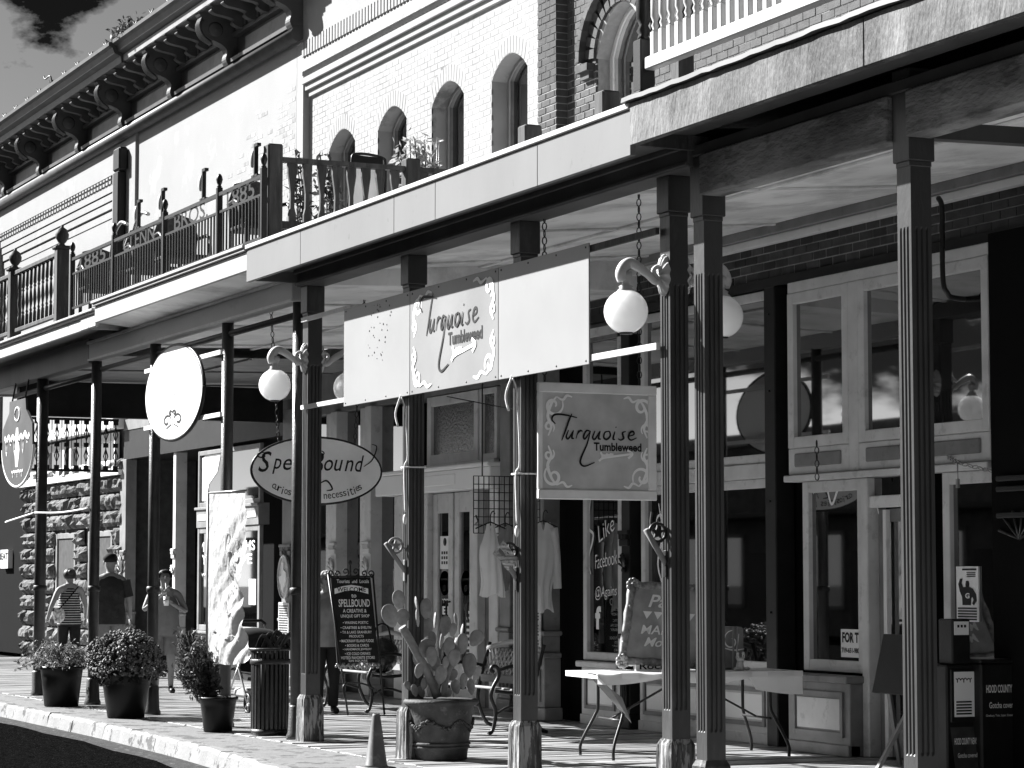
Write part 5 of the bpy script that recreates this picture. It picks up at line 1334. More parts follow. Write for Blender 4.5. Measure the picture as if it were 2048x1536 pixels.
o = lf.build('foliage', mat('dark_leaf', 0.02, 0.5, 0.4, 15), CH); o['kind'] = 'stuff'
MB().tube([(px, py, 0.45), (px, py, 0.62)], 0.03, 6).build('stem', WOODR, CH)
# trailing planter, far left
px, py = -7.35, -0.42
pot('planter', 'black pot with trailing flowers furthest left on the kerb side', px, py, 0.2, 0.26, 0.47, PLAST, 0.04)
TR = thing('trailing_plant', 'straggling pale-flowered plant spilling from the leftmost pot', 'plant', (px, py, 0.42))
lf = MB(); st_ = MB()
for i in range(80):
    a = random.uniform(0, 2 * math.pi); L = random.uniform(0.2, 0.58); hgt = random.uniform(0.02, 0.28)
    ps = smoothline([(px, py, 0.43), (px + L * 0.45 * math.cos(a), py + L * 0.45 * math.sin(a), 0.47 + hgt), (px + L * math.cos(a), py + L * math.sin(a), 0.47 + hgt * 0.4 - 0.25 * max(0, L - 0.35))], 5)
    st_.tube(ps, 0.004, 4)
    leaves(lf, [(p + Vector((random.gauss(0, 0.02), random.gauss(0, 0.02), random.gauss(0, 0.02))), None) for p in ps[3:] for _ in range(3)], 0.026)
st_.build('stems', LEAF, TR)['kind'] = 'stuff'; lf.build('foliage', LEAFL, TR)['kind'] = 'stuff'
# shrub in a black bucket, carrying the banner
px, py = -1.8, -0.3
pot('planter', 'black bucket pot at the foot of the white banner', px, py, 0.14, 0.19, 0.34, PLAST, 0.03)
SHB = thing('shrub', 'leafy shrub with bright small leaves left of the white banner', 'shrub', (px, py, 0.3))
lf = MB(); st_ = MB()
for i in range(42):
    a = random.uniform(0, 2 * math.pi); L = random.uniform(0.1, 0.25); z1 = random.uniform(0.55, 0.98)
    ps = smoothline([(px - 0.05, py, 0.3), (px - 0.14 + L * 0.5 * math.cos(a), py - 0.12 + L * 0.5 * math.sin(a), 0.3 + (z1 - 0.3) * 0.55), (px - 0.22 + L * math.cos(a), py - 0.19 + L * 0.7 * math.sin(a), z1)], 5)
    st_.tube(ps, 0.005, 4)
    leaves(lf, [(p + Vector((random.gauss(0, 0.03), random.gauss(0, 0.03), random.gauss(0, 0.03))), None) for p in ps[2:] for _ in range(4)], 0.036)
st_.build('stems', WOODR, SHB)['kind'] = 'stuff'; lf.build('foliage', LEAF, SHB)['kind'] = 'stuff'
# second shrub behind, by the shop window
SHB = thing('shrub', 'low bushy shrub behind the woman holding a cup', 'shrub', (-6.6, 1.1, 0))
lf = MB(); st_ = MB()
for i in range(60):
    a = random.uniform(0, 2 * math.pi); L = random.uniform(0.05, 0.34); z1 = random.uniform(0.25, 0.85)
    ps = smoothline([(-6.6, 1.1, 0.01), (-6.6 + L * 0.6 * math.cos(a), 1.1 + L * 0.6 * math.sin(a), z1 * 0.6), (-6.6 + L * math.cos(a), 1.1 + L * math.sin(a), z1)], 5)
    st_.tube(ps, 0.005, 4); leaves(lf, [(p + Vector((random.gauss(0, 0.03), random.gauss(0, 0.03), random.gauss(0, 0.03))), None) for p in ps[2:] for _ in range(4)], 0.035)
st_.build('stems', WOODR, SHB)['kind'] = 'stuff'; lf.build('foliage', LEAF, SHB)['kind'] = 'stuff'
# banner
BN = thing('banner', 'tall wrinkled white fabric banner on a thin pole', 'banner', (-1.95, -0.36, 0.3))
bx0, bx1, bz0, bz1 = -1.98, -1.2, 0.68, 2.35
rows = []; nz, nx = 44, 26
for i in range(nz + 1):
    z = bz1 - (bz1 - bz0) * i / nz; r = []; t = i / nz
    for j in range(nx + 1):
        u = j / nx
        x = bx0 + (bx1 - bx0) * u * (1 - 0.03 * math.sin(t * 9)) + (0.035 * math.sin(t * 7 + 1) * u * u if t > 0.1 else 0)
        amp = 0.05 * u * min(1, t * 2)
        y = -0.36 + amp * (math.sin(9 * t + 6 * u) + 0.6 * math.sin(23 * t - 7 * u) + 0.45 * math.sin(41 * t + 13 * u * (1 + t))) * 0.75 + 0.12 * u
        zz = z + (0.02 * math.sin(5 * u + 2) if i == nz else 0)
        r.append((x, y, zz))
    rows.append(r)
ban = MB().grid([list(reversed(r)) for r in rows]).build('cloth', mat('banner_cloth', 0.6, 0.4, 0.06, 4, spec=0.5, trans=0.2, bump=0.5, bs=11, bdist=0.05, stretch=(1, 1, 0.7)), BN)
MB().tube([(bx0 - 0.01, -0.36, 0.31), (bx0 - 0.01, -0.36, 2.38)], 0.014, 8).build('pole', ZINC, BN)
MB().tube([(bx0 - 0.03, -0.36, 2.36), (bx1 + 0.03, -0.24, 2.36)], 0.011, 8).build('top_rod', ZINC, BN)
def onb(p):
    u, t = p
    x = bx0 + (bx1 - bx0) * u * (1 - 0.03 * math.sin(t * 9)) + (0.035 * math.sin(t * 7 + 1) * u * u if t > 0.1 else 0)
    amp = 0.05 * u * min(1, t * 2)
    y = -0.36 + amp * (math.sin(9 * t + 6 * u) + 0.6 * math.sin(23 * t - 7 * u) + 0.45 * math.sin(41 * t + 13 * u * (1 + t))) * 0.75 + 0.12 * u
    return Vector((x, y - 0.006, bz1 - (bz1 - bz0) * t))
pr_ = MB()
for cu_ in (scroll(0.62, 0.42, 0.12, 0.5, 1.4), scroll(0.75, 0.33, 0.08, 2, 1.2, -1), scroll(0.55, 0.28, 0.07, 1, 1.2), scroll(0.72, 0.5, 0.07, 0, 1.3), scroll(0.6, 0.62, 0.1, 3, 1.2, -1), [(0.6, 0.72), (0.75, 0.7), (0.85, 0.74)], [(0.68, 0.7), (0.66, 0.8)], [(0.55, 0.86), (0.7, 0.84), (0.85, 0.88)]):
    pts = [onb((p.x, p.y)) for p in smoothline(cu_, 4)]
    pr_.tube(pts, 0.003, 4, False)
pr_.build('scroll_print', mat('faint_print', 0.6, 0.6), BN)['kind'] = 'stuff'

# cactus in the big clay pot
cx, cy = 2.62, 0.2
TP = pot('clay_pot', 'large terracotta pot with moulded garland between two posts', cx, cy, 0.215, 0.29, 0.5, CLAY, 0.05, (0.13, 0.1))
gl = MB()
for i in range(150):
    a = 2 * math.pi * i / 150; zz = 0.29 + 0.03 * math.sin(a * 6) + random.gauss(0, 0.008); rr_ = 0.215 + 0.075 * zz / 0.5 + 0.006
    gl.ell((cx + rr_ * math.cos(a), cy + rr_ * math.sin(a), zz), 0.013, 0.013, 0.013, 6, 4)
gl.build('garland', CLAY, TP)['kind'] = 'stuff'
MB().lathe([(0.3, 0.0), (0.318, 0.012), (0.318, 0.03), (0.3, 0.045)], cx, cy, 0.455, 36).build('lip', CLAY, TP)
CT = thing('prickly_pear', 'prickly pear cactus with many oval pads in the terracotta pot', 'cactus', (cx, cy, 0.45))
PADS = [(180, 265, 100, 145, -10), (115, 385, 125, 170, -20), (208, 395, 110, 120, 10), (315, 300, 70, 120, 25, 1), (322, 400, 60, 130, 5, 1), (385, 330, 90, 150, 0), (285, 440, 60, 90, -20), (378, 480, 110, 160, 25), (455, 420, 60, 120, 5, 1), (530, 460, 95, 150, 10),
 (612, 415, 60, 100, 0, 1), (590, 490, 70, 100, 20), (658, 490, 60, 90, 5, 1), (765, 555, 110, 130, 35), (662, 595, 95, 150, 0), (392, 630, 125, 135, 10), (505, 570, 70, 130, 0, 1), (435, 560, 60, 110, -8), (510, 650, 60, 120, 4, 1), (600, 700, 110, 130, -5),
 (715, 760, 110, 180, 0), (290, 720, 75, 130, -15), (320, 700, 70, 110, 10), (395, 800, 60, 110, 0), (460, 750, 85, 130, -15), (535, 740, 60, 95, 5), (335, 800, 70, 110, 15), (580, 830, 100, 90, 0), (670, 880, 60, 120, 6), (770, 820, 70, 120, 25),
 (725, 920, 65, 120, -8), (250, 915, 55, 75, -30), (300, 950, 60, 90, -15), (350, 960, 60, 90, -30), (370, 900, 55, 95, 10), (450, 905, 80, 130, 0), (545, 965, 80, 70, 15), (610, 920, 80, 110, -12), (500, 830, 90, 140, 8), (430, 690, 90, 140, -4), (560, 620, 90, 140, 6)]
def pad_mesh():
    m = MB(); nu, nv = 18, 12; vs = []
    for i in range(nv + 1):
        ph = math.pi * i / nv; z = math.cos(ph)
        wdt = math.sin(ph) * (1.0 + 0.16 * z) * (0.96 if z > -0.5 else 0.85)
        for j in range(nu):
            t = 2 * math.pi * j / nu
            vs.append((0.2 * math.sin(ph) * math.sin(t), wdt * math.cos(t), z))
    fs = [(i * nu + j, (i + 1) * nu + j, (i + 1) * nu + (j + 1) % nu, i * nu + (j + 1) % nu) for i in range(nv) for j in range(nu)]
    m.add(vs, fs, True)
    for k in range(46):
        a = random.uniform(0, 2 * math.pi); r_ = math.sqrt(random.uniform(0, 0.72))
        yy, zz = r_ * math.cos(a), r_ * math.sin(a); sg = random.choice((-1, 1))
        xx = sg * 0.2 * math.sqrt(max(0, 1 - r_ * r_))
        m.tube([(xx, yy, zz), (xx + sg * 0.09, yy * 1.03, zz * 1.03 + 0.03)], [0.012, 0.004], 3)
    return m.mesh('pad', CACT)
pms = [pad_mesh() for _ in range(3)]
for i, pd in enumerate(PADS):
    qx, qy = 750 + pd[0] / 3.784, 1130 + pd[1] / 3.784; edge = len(pd) > 5
    X_ = cx + random.uniform(-0.14, 0.16); yy, zz = V(qx, qy, X_); sc_ = 1 / 3.784 / 238
    h_, w_ = pd[3] * sc_ / 2, pd[2] * sc_ / 2 * (1.5 if edge else 1)
    o = bpy.data.objects.new('pad', pms[i % 3]); COL.objects.link(o); o.parent = CT
    o.location = (X_ - cx, yy - cy, zz - 0.45); o.scale = (h_ * 1.0, w_ * 1.06, h_ * 1.06)
    o.rotation_euler = (rad(-pd[4]), random.uniform(-0.15, 0.15), rad(random.uniform(55, 75)) if edge else rad(random.uniform(-28, 12)))
def cpt(a, b, dx=0): X_ = cx + dx; yy, zz = V(750 + a / 3.784, 1130 + b / 3.784, X_); return (X_, yy, zz)
MB().tube(smoothline([cpt(470, 1000), cpt(400, 820), cpt(330, 690), cpt(265, 570), cpt(205, 470)], 4), 0.036, 10).build('trunk', CACT, CT)
MB().tube(smoothline([cpt(520, 1000, 0.05), cpt(540, 860, 0.05), cpt(590, 690, 0.04), cpt(630, 560)], 4), 0.028, 8).build('trunk', CACT, CT)

# ================================================================ STREET THINGS
# traffic cone
cnx, cny = G(752, 1540)
CO = thing('traffic_cone', 'blunt-topped dark traffic cone on the sidewalk by the kerb', 'cone', (cnx, cny, 0))
MB().lathe([(0.1, 0.03), (0.088, 0.045), (0.032, 0.43), (0.026, 0.445), (0.016, 0.446), (0.014, 0.40)], cnx, cny, -0.004, 28).build('body', ORANGE, CO)
MB().box(cnx - 0.13, cnx + 0.13, cny - 0.13, cny + 0.13, -0.004, 0.028, 0.012).build('base', ORANGE, CO)
# slatted trash can
tx, ty = -1.06, -0.02
TCN = thing('trash_can', 'round slatted metal trash can against the dark post', 'trash can', (tx, ty, 0))
MB().lathe([(0.166, 0.02), (0.166, 0.8)], tx, ty, 0, 24).build('liner', PLAST, TCN)
MB().lathe([(0.182, 0.0), (0.187, 0.06), (0.165, 0.06)], tx, ty, 0, 28).build('base_ring', IRON, TCN)
MB().lathe([(0.19, 0.68), (0.196, 0.685), (0.196, 0.725), (0.19, 0.73)], tx, ty, 0, 28).build('band', PIPE, TCN)
MB().tube([(tx + 0.2 * math.cos(2 * math.pi * i / 32), ty + 0.2 * math.sin(2 * math.pi * i / 32), 0.825) for i in range(33)], 0.014, 8, False).build('rim', PIPE, TCN)
sl = MB()
slm = MB().box(0.17, 0.184, -0.014, 0.014, 0.06, 0.82, 0.003).mesh('slat', PIPE)
for i in range(26): inst(slm, 'slat', TCN, (tx, ty, 0), 2 * math.pi * i / 26)
bagm = MB()
for i in range(5):
    bagm.tube(smoothline([(tx - 0.12 + 0.05 * i, ty - 0.1 + 0.04 * i, 0.8), (tx - 0.05 + 0.05 * i, ty - 0.05 + 0.05 * i, 0.95 + 0.02 * (i % 3)), (tx + 0.05 + 0.03 * i, ty + 0.02 + 0.05 * i, 0.82)], 4), 0.028, 6)
bagm.build('liner_bag', mat('shiny_bag', 0.03, 0.2, 0.3, 20, spec=0.6), TCN)
# stroller
sx_, sy_ = -5.2, 1.25
ST = thing('stroller', 'folded-hood black baby stroller behind the banner and trash can', 'stroller', (sx_, sy_, 0))
for dx, dy in ((0.35, -0.2), (0.35, 0.2), (-0.3, -0.24), (-0.3, 0.24)):
    wl_ = MB().tube([(sx_ + dx + 0.1 * math.cos(2 * math.pi * i / 20), sy_ + dy, 0.11 + 0.1 * math.sin(2 * math.pi * i / 20)) for i in range(21)], 0.018, 7, False).build('wheel', PLAST, ST)
    hub = MB()
    for k in range(5): hub.tube([(sx_ + dx, sy_ + dy, 0.11), (sx_ + dx + 0.09 * math.cos(k * 1.257), sy_ + dy, 0.11 + 0.09 * math.sin(k * 1.257))], 0.007, 5)
    hub.build('spokes', ZINC, wl_)
for s in (-1, 1):
    MB().tube(smoothline([(sx_ + 0.35, sy_ + s * 0.2, 0.11), (sx_ + 0.05, sy_ + s * 0.21, 0.5), (sx_ - 0.3, sy_ + s * 0.22, 0.98)], 5), 0.013, 7).tube([(sx_ - 0.3, sy_ + s * 0.24, 0.11), (sx_ + 0.1, sy_ + s * 0.21, 0.55)], 0.013, 7).build('frame', ZINC, ST)
MB().tube([(sx_ - 0.3, sy_ - 0.23, 0.98), (sx_ - 0.36, sy_ - 0.2, 1.02), (sx_ - 0.36, sy_ + 0.2, 1.02), (sx_ - 0.3, sy_ + 0.23, 0.98)], 0.018, 8).build('handle', PLAST, ST)
rows = []
for i in range(10):
    a = math.pi * (0.05 + 0.62 * i / 9); rows.append([(sx_ - 0.05 + 0.3 * math.cos(a) * 0.9, sy_ - 0.22 + 0.44 * j / 6, 0.62 + 0.3 * math.sin(a) + 0.03 * math.sin(math.pi * j / 6)) for j in range(7)])
MB().grid(rows).build('hood', CLOTHD, ST)
MB().prism([(sx_ - 0.22, 0.85), (sx_ - 0.28, 0.8), (sx_ - 0.05, 0.4), (sx_ + 0.3, 0.36), (sx_ + 0.32, 0.4), (sx_ + 0.0, 0.46)], 'y', sy_ - 0.19, sy_ + 0.19).build('seat', CLOTHD, ST)
MB().box(sx_ - 0.2, sx_ + 0.22, sy_ - 0.19, sy_ + 0.19, 0.16, 0.27, 0.03).build('basket', CLOTHG, ST)

# benches with scrolled iron ends and lattice backs
def bench(lab, x0, x1, yf, lit):
    T = thing('bench', lab, 'bench', ((x0 + x1) / 2, yf + 0.25, 0), 'boardwalk benches')
    for x in (x0, x1):
        e = MB()
        e.tube(smoothline([(x, yf - 0.05, 0.012), (x, yf - 0.0, 0.05), (x, yf + 0.03, 0.22), (x, yf - 0.02, 0.36), (x, yf + 0.0, 0.45), (x, yf + 0.06, 0.56), (x, yf + 0.05, 0.64), (x, yf + 0.0, 0.66), (x, yf - 0.02, 0.62), (x, yf + 0.01, 0.6)], 5), 0.02, 8)
        e.tube(smoothline([(x, yf + 0.58, 0.012), (x, yf + 0.5, 0.06), (x, yf + 0.42, 0.25), (x, yf + 0.43, 0.42), (x, yf + 0.55, 0.86)], 5), 0.02, 8)
        e.tube(smoothline([(x, yf + 0.02, 0.42), (x, yf + 0.2, 0.4), (x, yf + 0.44, 0.42)], 5), 0.018, 8)
        e.tube(smoothline([(x, yf + 0.05, 0.62), (x, yf + 0.25, 0.66), (x, yf + 0.48, 0.62)], 5), 0.018, 8)
        e.tube(smoothline([(x, yf + 0.03, 0.2), (x, yf + 0.2, 0.27), (x, yf + 0.42, 0.22)], 5), 0.014, 7)
        e.build('end_frame', IRON, T)
    for i in range(5):
        y = yf + 0.03 + i * 0.088; MB().box(x0 + 0.01, x1 - 0.01, y, y + 0.07, 0.435 - 0.01 * i, 0.455 - 0.01 * i, 0.005).build('seat_slat', lit, T)
    by = lambda z: yf + 0.43 + (z - 0.42) * 0.27
    lt_ = MB(); n = 15; z0, z1 = 0.52, 0.8
    for i in range(n):
        for sg in (-1, 1):
            xa_ = x0 + 0.03 + (x1 - x0 - 0.06) * i / (n - 1); pts = []
            for k in range(7):
                z = z0 + (z1 - z0) * k / 6; xx = xa_ + sg * 0.26 * k / 6
                if x0 + 0.01 < xx < x1 - 0.01: pts.append((xx, by(z), z))
            if len(pts) > 1: lt_.tube(pts, 0.009, 5)
    lt_.build('lattice', ZINC, T)['kind'] = 'stuff'
    MB().bar((x0, by(0.5), 0.5), (x1, by(0.5), 0.5), 0.03, 0.07).build('back_rail', lit, T)
    tr_ = smoothline([(x0, by(0.8), 0.8), ((x0 * 3 + x1) / 4, by(0.85), 0.85), ((x0 + x1) / 2, by(0.88), 0.88), ((x0 + 3 * x1) / 4, by(0.85), 0.85), (x1, by(0.8), 0.8)], 4)
    MB().tube(tr_, 0.026, 8).build('back_rail', lit, T)
    return T
BW_ = mat('bench_slat', 0.25, 0.5, 0.2, 10, stretch=(0.2, 1, 1))
bench('iron-ended bench with lattice back beside the cactus pot', -1.4, -0.12, 1.92, BW_)
bench('iron-ended bench behind the chalkboard sign', -5.7, -4.3, 2.3, BW_)
# crumpled black bag on the far bench
bg_ = MB(); c0_ = Vector((-4.48, 2.5, 0.63)); rows = []
for i in range(13):
    ph = math.pi * i / 12; r = []
    for j in range(21):
        t = 2 * math.pi * j / 20; k = 1 + 0.13 * math.sin(3 * t + 4 * ph) + 0.09 * math.sin(7 * t - 5 * ph)
        r.append(c0_ + Vector((0.13 * k * math.sin(ph) * math.cos(t), 0.2 * k * math.sin(ph) * math.sin(t), 0.2 * math.cos(ph) * (1 if ph > 1.57 else 1.15))))
    r[-1] = r[0]; rows.append(r)
BGT = thing('tote_bag', 'crumpled shiny black tote bag right of the chalkboard', 'bag', (c0_.x, c0_.y, 0.43))
bg_.grid(rows).build('body', mat('shiny_black_cloth', 0.03, 0.22, 0.3, 12, spec=0.7, bump=0.6, bs=14, bdist=0.03), BGT)
MB().tube(smoothline([c0_ + Vector((0.05, -0.12, 0.14)), c0_ + Vector((0.05, -0.06, 0.34)), c0_ + Vector((0.05, 0.06, 0.34)), c0_ + Vector((0.05, 0.12, 0.14))], 5), 0.011, 6).build('strap', PLAST, BGT)

# chalkboard on a wrought-iron easel
XE = -3.9; ye0, ye1 = 1.70, 2.17
EZ = thing('chalkboard_easel', 'black chalkboard on iron easel welcoming visitors to Spellbound', 'sign', (XE, 1.95, 0))
lean = lambda z: XE + 0.12 - 0.12 * z
def ep(y, z, o=0.0): return Vector((lean(z) + o, y, z))
nb = MB(); nb.add([ep(ye0, 1.52), ep(ye1, 1.52), ep(ye1 + 0.06, 0.58), ep(ye0 + 0.04, 0.58)] + [ep(ye0, 1.52, -0.02), ep(ye1, 1.52, -0.02), ep(ye1 + 0.06, 0.58, -0.02), ep(ye0 + 0.04, 0.58, -0.02)], [(3, 2, 1, 0), (4, 5, 6, 7), (0, 1, 5, 4), (1, 2, 6, 5), (2, 3, 7, 6), (3, 0, 4, 7)])
nb.build('board', CHALKB, EZ)
for pts in ([ep(ye0 - 0.03, 1.55), ep(ye0 + 0.14, 0.01)], [ep(ye1 + 0.03, 1.55), ep(ye1 + 0.1, 0.01)], [(XE - 0.05, 1.95, 1.5), (XE - 0.75, 1.98, 0.01)]):
    MB().tube(pts, 0.012, 7).build('leg', IRON, EZ)
MB().tube(smoothline([ep(ye0 + 0.1, 0.2, 0.02), ep(1.8, 0.34, 0.02), ep(1.98, 0.36, 0.02), ep(2.14, 0.3, 0.02), ep(ye1 + 0.09, 0.2, 0.02)], 5), 0.01, 6).build('brace', IRON, EZ)
cr = MB(); cyy = (ye0 + ye1) / 2
for s in (-1, 1):
    for (a, b, r_) in ((0.06, 1.58, 0.045), (0.16, 1.56, 0.04), (0.24, 1.56, 0.045)):
        cr.tube([ep(cyy + s * (a + p[0]), b + p[1], 0.0) for p in scroll(0, 0, r_, -1.5 if s > 0 else -1.6, 1.2, s, 14)], 0.008, 5, False)
cr.tube([ep(ye0 - 0.03, 1.53), ep(ye1 + 0.03, 1.53)], 0.009, 5); cr.ell(ep(cyy, 1.68), 0.022, 0.022, 0.03, 8, 6); cr.tube([ep(cyy, 1.53), ep(cyy, 1.66)], 0.008, 5)
cr.build('scrollwork', IRON, EZ)['kind'] = 'stuff'
bt = MB()
for i in range(40): a = i / 39; bt.ell(ep(ye0 + 0.02 + (ye1 + 0.04 - ye0) * a, 0.545 + 0.02 * math.sin(i * 1.3), 0.01), 0.014, 0.014, 0.016, 6, 4)
bt.build('trim', ZINC, EZ)['kind'] = 'stuff'
L = MB(); fx = (Vector((0, 1, 0)), Vector((-0.12, 0, 1)).normalized())
lines = [('Tourists  and  Locals', 1.475, 0.38, 0.04), ('to', 1.315, 0.06, 0.04), ('SPELLBOUND', 1.235, 0.37, 0.085), ('A CREATIVE &', 1.15, 0.28, 0.04), ('UNIQUE GIFT SHOP', 1.09, 0.34, 0.04), ('• WAXING POETIC', 1.02, 0.3, 0.03), ('• CRABTREE & EVELYN', 0.965, 0.36, 0.03), ('• TX & LAKE GRANBURY', 0.915, 0.37, 0.03), ('PRODUCTS', 0.87, 0.17, 0.028), ('• MACKINAW ISLAND FUDGE', 0.82, 0.4, 0.032), ('• BOOKS & CARDS', 0.77, 0.28, 0.03), ('• HANDMADE JEWELRY', 0.725, 0.34, 0.03), ('• ICE COLD DRINKS', 0.68, 0.3, 0.03), ('VOTED FAVORITE STORE', 0.635, 0.4, 0.032), ('ON SQUARE', 0.6, 0.22, 0.024)]
for t_, z, w_, h_ in lines: LL = MB(); text(LL, t_, ep(cyy + 0.02 + (1.5 - z) * 0.03, z, 0.006), fx, w_, h_, bold=0.012); LL.build('chalk_line', INKW, EZ)
rib = [ep(cyy + a, 1.385 + b + 0.03 * math.cos(a * 8) - 0.02, 0.005) for a, b in ((-0.2, 0.03), (-0.1, 0.035), (0, 0.04), (0.1, 0.035), (0.2, 0.03), (0.2, -0.03), (0.1, -0.025), (0, -0.02), (-0.1, -0.025), (-0.2, -0.03))]
L.add(rib, [(0, 9, 8, 1), (1, 8, 7, 2), (2, 7, 6, 3), (3, 6, 5, 4)])
L.build('chalk_ribbon', INKW, EZ)
L = MB(); text(L, 'WELCOME', ep(cyy, 1.385, 0.009), fx, 0.34, 0.05, bold=0.015); L.build('ribbon_lettering', INK, EZ)

# wire grid with hanging clothes
XG = -2.0
GR = thing('wire_grid', 'black wire display grid hung by the shop doors', 'display rack', (XG, 2.8, 1.98))
w_ = MB(); y0, y1, z0, z1 = 2.55, 3.32, 1.98, 2.58
for i in range(14): w_.tube([(XG, y0 + (y1 - y0) * i / 13, z0), (XG, y0 + (y1 - y0) * i / 13, z1)], 0.006, 4)
for i in range(8): w_.tube([(XG, y0, z0 + (z1 - z0) * i / 7), (XG, y1, z0 + (z1 - z0) * i / 7)], 0.006, 4)
w_.build('wires', IRON, GR)['kind'] = 'stuff'
MB().tube(smoothline([(XG + 0.01, y0 + 0.02, 2.08), (XG + 0.2, y0 - 0.04, 2.1), (XG + 0.24, y0 - 0.08, 2.16)], 4), 0.009, 6).build('hook', IRON, GR)
MB().tube([(XG, y0 + 0.1, z1), (XG, y0 + 0.1, 3.7)], 0.008, 5).tube([(XG, y1 - 0.1, z1), (XG, y1 - 0.1, 3.7)], 0.008, 5).build('hanger_wire', IRON, GR)
def garment(lab, x, y, ztop, w, h, m, sleeve=False, twist=0.0, cat='tank top'):
    T = thing('garment', lab, cat, (x, y, ztop - h), 'clothes hanging on the wire grid')
    out = [(-0.1, 0.0), (-0.2, -0.03), (-0.24, -0.18), (-0.26, -0.3), (-0.3, -0.6), (-0.33, -1.0), (0.33, -1.0), (0.3, -0.6), (0.26, -0.3), (0.24, -0.18), (0.2, -0.03), (0.1, 0.0), (0.05, -0.09), (-0.05, -0.09)]
    def half(t):      # half-width at height fraction t
        if t < 0.04: return 0.34
        if t < 0.28: return 0.34 + 0.2 * (t - 0.04) / 0.24 if not sleeve else 0.5
        return 0.52 + 0.1 * math.sin(t * 5)
    for sg in (-1, 1):
        rows = []
        for i in range(17):
            t = i / 16; r = []
            for j in range(13):
                u = -1 + 2 * j / 12; dip = 0.1 * max(0, 1 - (u * 3) ** 2) * (1 if i == 0 else max(0, 1 - i / 4))
                yy = y + u * half(t) * w * 0.95; bul = 0.05 * (1 - u * u) * min(1, t * 3 + 0.2) + 0.025 * t * math.sin(u * 9 + twist * 4 + t * 4)
                r.append((x + sg * bul + twist * t * 0.2 * u, yy + 0.03 * t * math.sin(6 * t + twist * 3), ztop - h * (t * (1 - 0) + dip * (1 - t)) + (0.03 * h * math.sin(u * 4 + twist) if i == 16 else 0)))
            rows.append(r if sg > 0 else list(reversed(r)))
        MB().grid(rows).build('front' if sg > 0 else 'back', m, T)
    if sleeve:
        for sg in (-1, 1): MB().tube(smoothline([(x, y + sg * 0.45 * w, ztop - 0.06 * h), (x + 0.01, y + sg * 0.56 * w, ztop - 0.35 * h), (x + 0.02, y + sg * 0.6 * w, ztop - 0.75 * h)], 5), [0.05] * 3 + [0.045] * 8, 10).build('sleeve', m, T)
    hk_ = MB().tube(smoothline([(x, y, ztop - 0.02), (x, y, ztop + 0.09), (x, y + 0.03, ztop + 0.13), (x, y + 0.05, ztop + 0.1)], 4), 0.006, 5).tube([(x, y - 0.17, ztop - 0.05), (x, y, ztop + 0.02), (x, y + 0.17, ztop - 0.05)], 0.008, 5)
    hk_.build('hanger', IRON, T)
    return T
ga = lambda px, py, X: V(px, py, X)
y_, z_ = ga(980, 1048, -1.7); garment('crumpled white tank top hanging on the wire grid', -1.62, y_ - 0.03, z_, 0.14, 0.74, CLOTHW, False, 0.9)
y_, z_ = ga(1010, 1050, -1.75); garment('dark grey tank top hanging beside the white one', -1.72, y_ - 0.01, z_, 0.2, 0.7, CLOTHG, False, -0.2)
y_, z_ = ga(1083, 1045, -1.65); garment('long-sleeved white shirt hanging right of the middle post', -1.65, y_ + 0.02, z_, 0.26, 0.92, CLOTHW, True, 0.1, 'shirt')

# folding table
TB = thing('folding_table', 'white-topped folding table with bent tube legs behind the double posts', 'table', (3.1, 2.25, 0))
tz = 0.72
ct = [Vector((*G(px_, py_, tz), tz)) for px_, py_ in ((1168, 1348), (1620, 1362))]
fr0 = Vector((3.4, 1.27, tz)); fr1 = Vector((3.62, 3.12, tz)); back = Vector((-0.74, 0.07, 0))
cs = [fr0, fr1, fr1 + back, fr0 + back]
top_ = MB().add([c for c in cs] + [c - Vector((0, 0, 0.045)) for c in cs], [(0, 1, 2, 3), (7, 6, 5, 4), (0, 4, 5, 1), (1, 5, 6, 2), (2, 6, 7, 3), (3, 7, 4, 0)]).build('table_top', WHITE, TB)
rows = []
for i in range(7):     # plastic cover hanging at the ends
    t = i / 6; rows.append([fr0 + (fr1 - fr0) * u + Vector((0.004 + 0.012 * math.sin(u * 30), 0, 0.003 - t * (0.05 + 0.05 * abs(math.sin(u * 7 + 1)) + (0.1 if u > 0.75 else 0)))) for u in [k / 30 for k in range(31)]])
MB().grid(rows).build('cover_edge', mat('table_plastic', 0.8, 0.3, 0.03, 3, spec=0.5, trans=0.3), TB)
dp_ = MB().add([fr0 + Vector((0.01, -0.02, 0)), fr0 + back * 0.3 + Vector((0, -0.01, 0)), fr0 + Vector((-0.02, 0.33, -0.42)), fr0 + Vector((0.03, 0.1, -0.12)), fr0 + Vector((0.02, 0.22, -0.2))], [(0, 3, 1), (3, 4, 2, 1)])
dp_.build('cloth_corner', CLOTHM, TB)
for e, c in ((0.14, 1), (0.86, -1)):
    m0 = fr0 + (fr1 - fr0) * e
    for k, s in ((0.12, 1), (0.88, -1)):
        p = m0 + back * k
        MB().tube(smoothline([p + Vector((0, 0, -0.045)), p + Vector((0, 0, -0.3)), p + Vector((s * 0.02, -c * 0.02, -0.38)), p + Vector((s * 0.06, -c * 0.1, -0.55)), p + Vector((s * 0.08, -c * 0.13, -0.64)), p + Vector((s * 0.08, -c * 0.13, -0.718))], 5), 0.014, 8).build('leg', IRON, TB)
    a, b = m0 + back * 0.12 + Vector((0, 0, -0.4)), m0 + back * 0.88 + Vector((0, 0, -0.4))
    MB().tube([a, b], 0.011, 6).tube([(a + b) / 2, (fr0 + fr1) / 2 + back * 0.5 + Vector((0, 0, -0.05))], 0.01, 6).build('brace', IRON, TB)
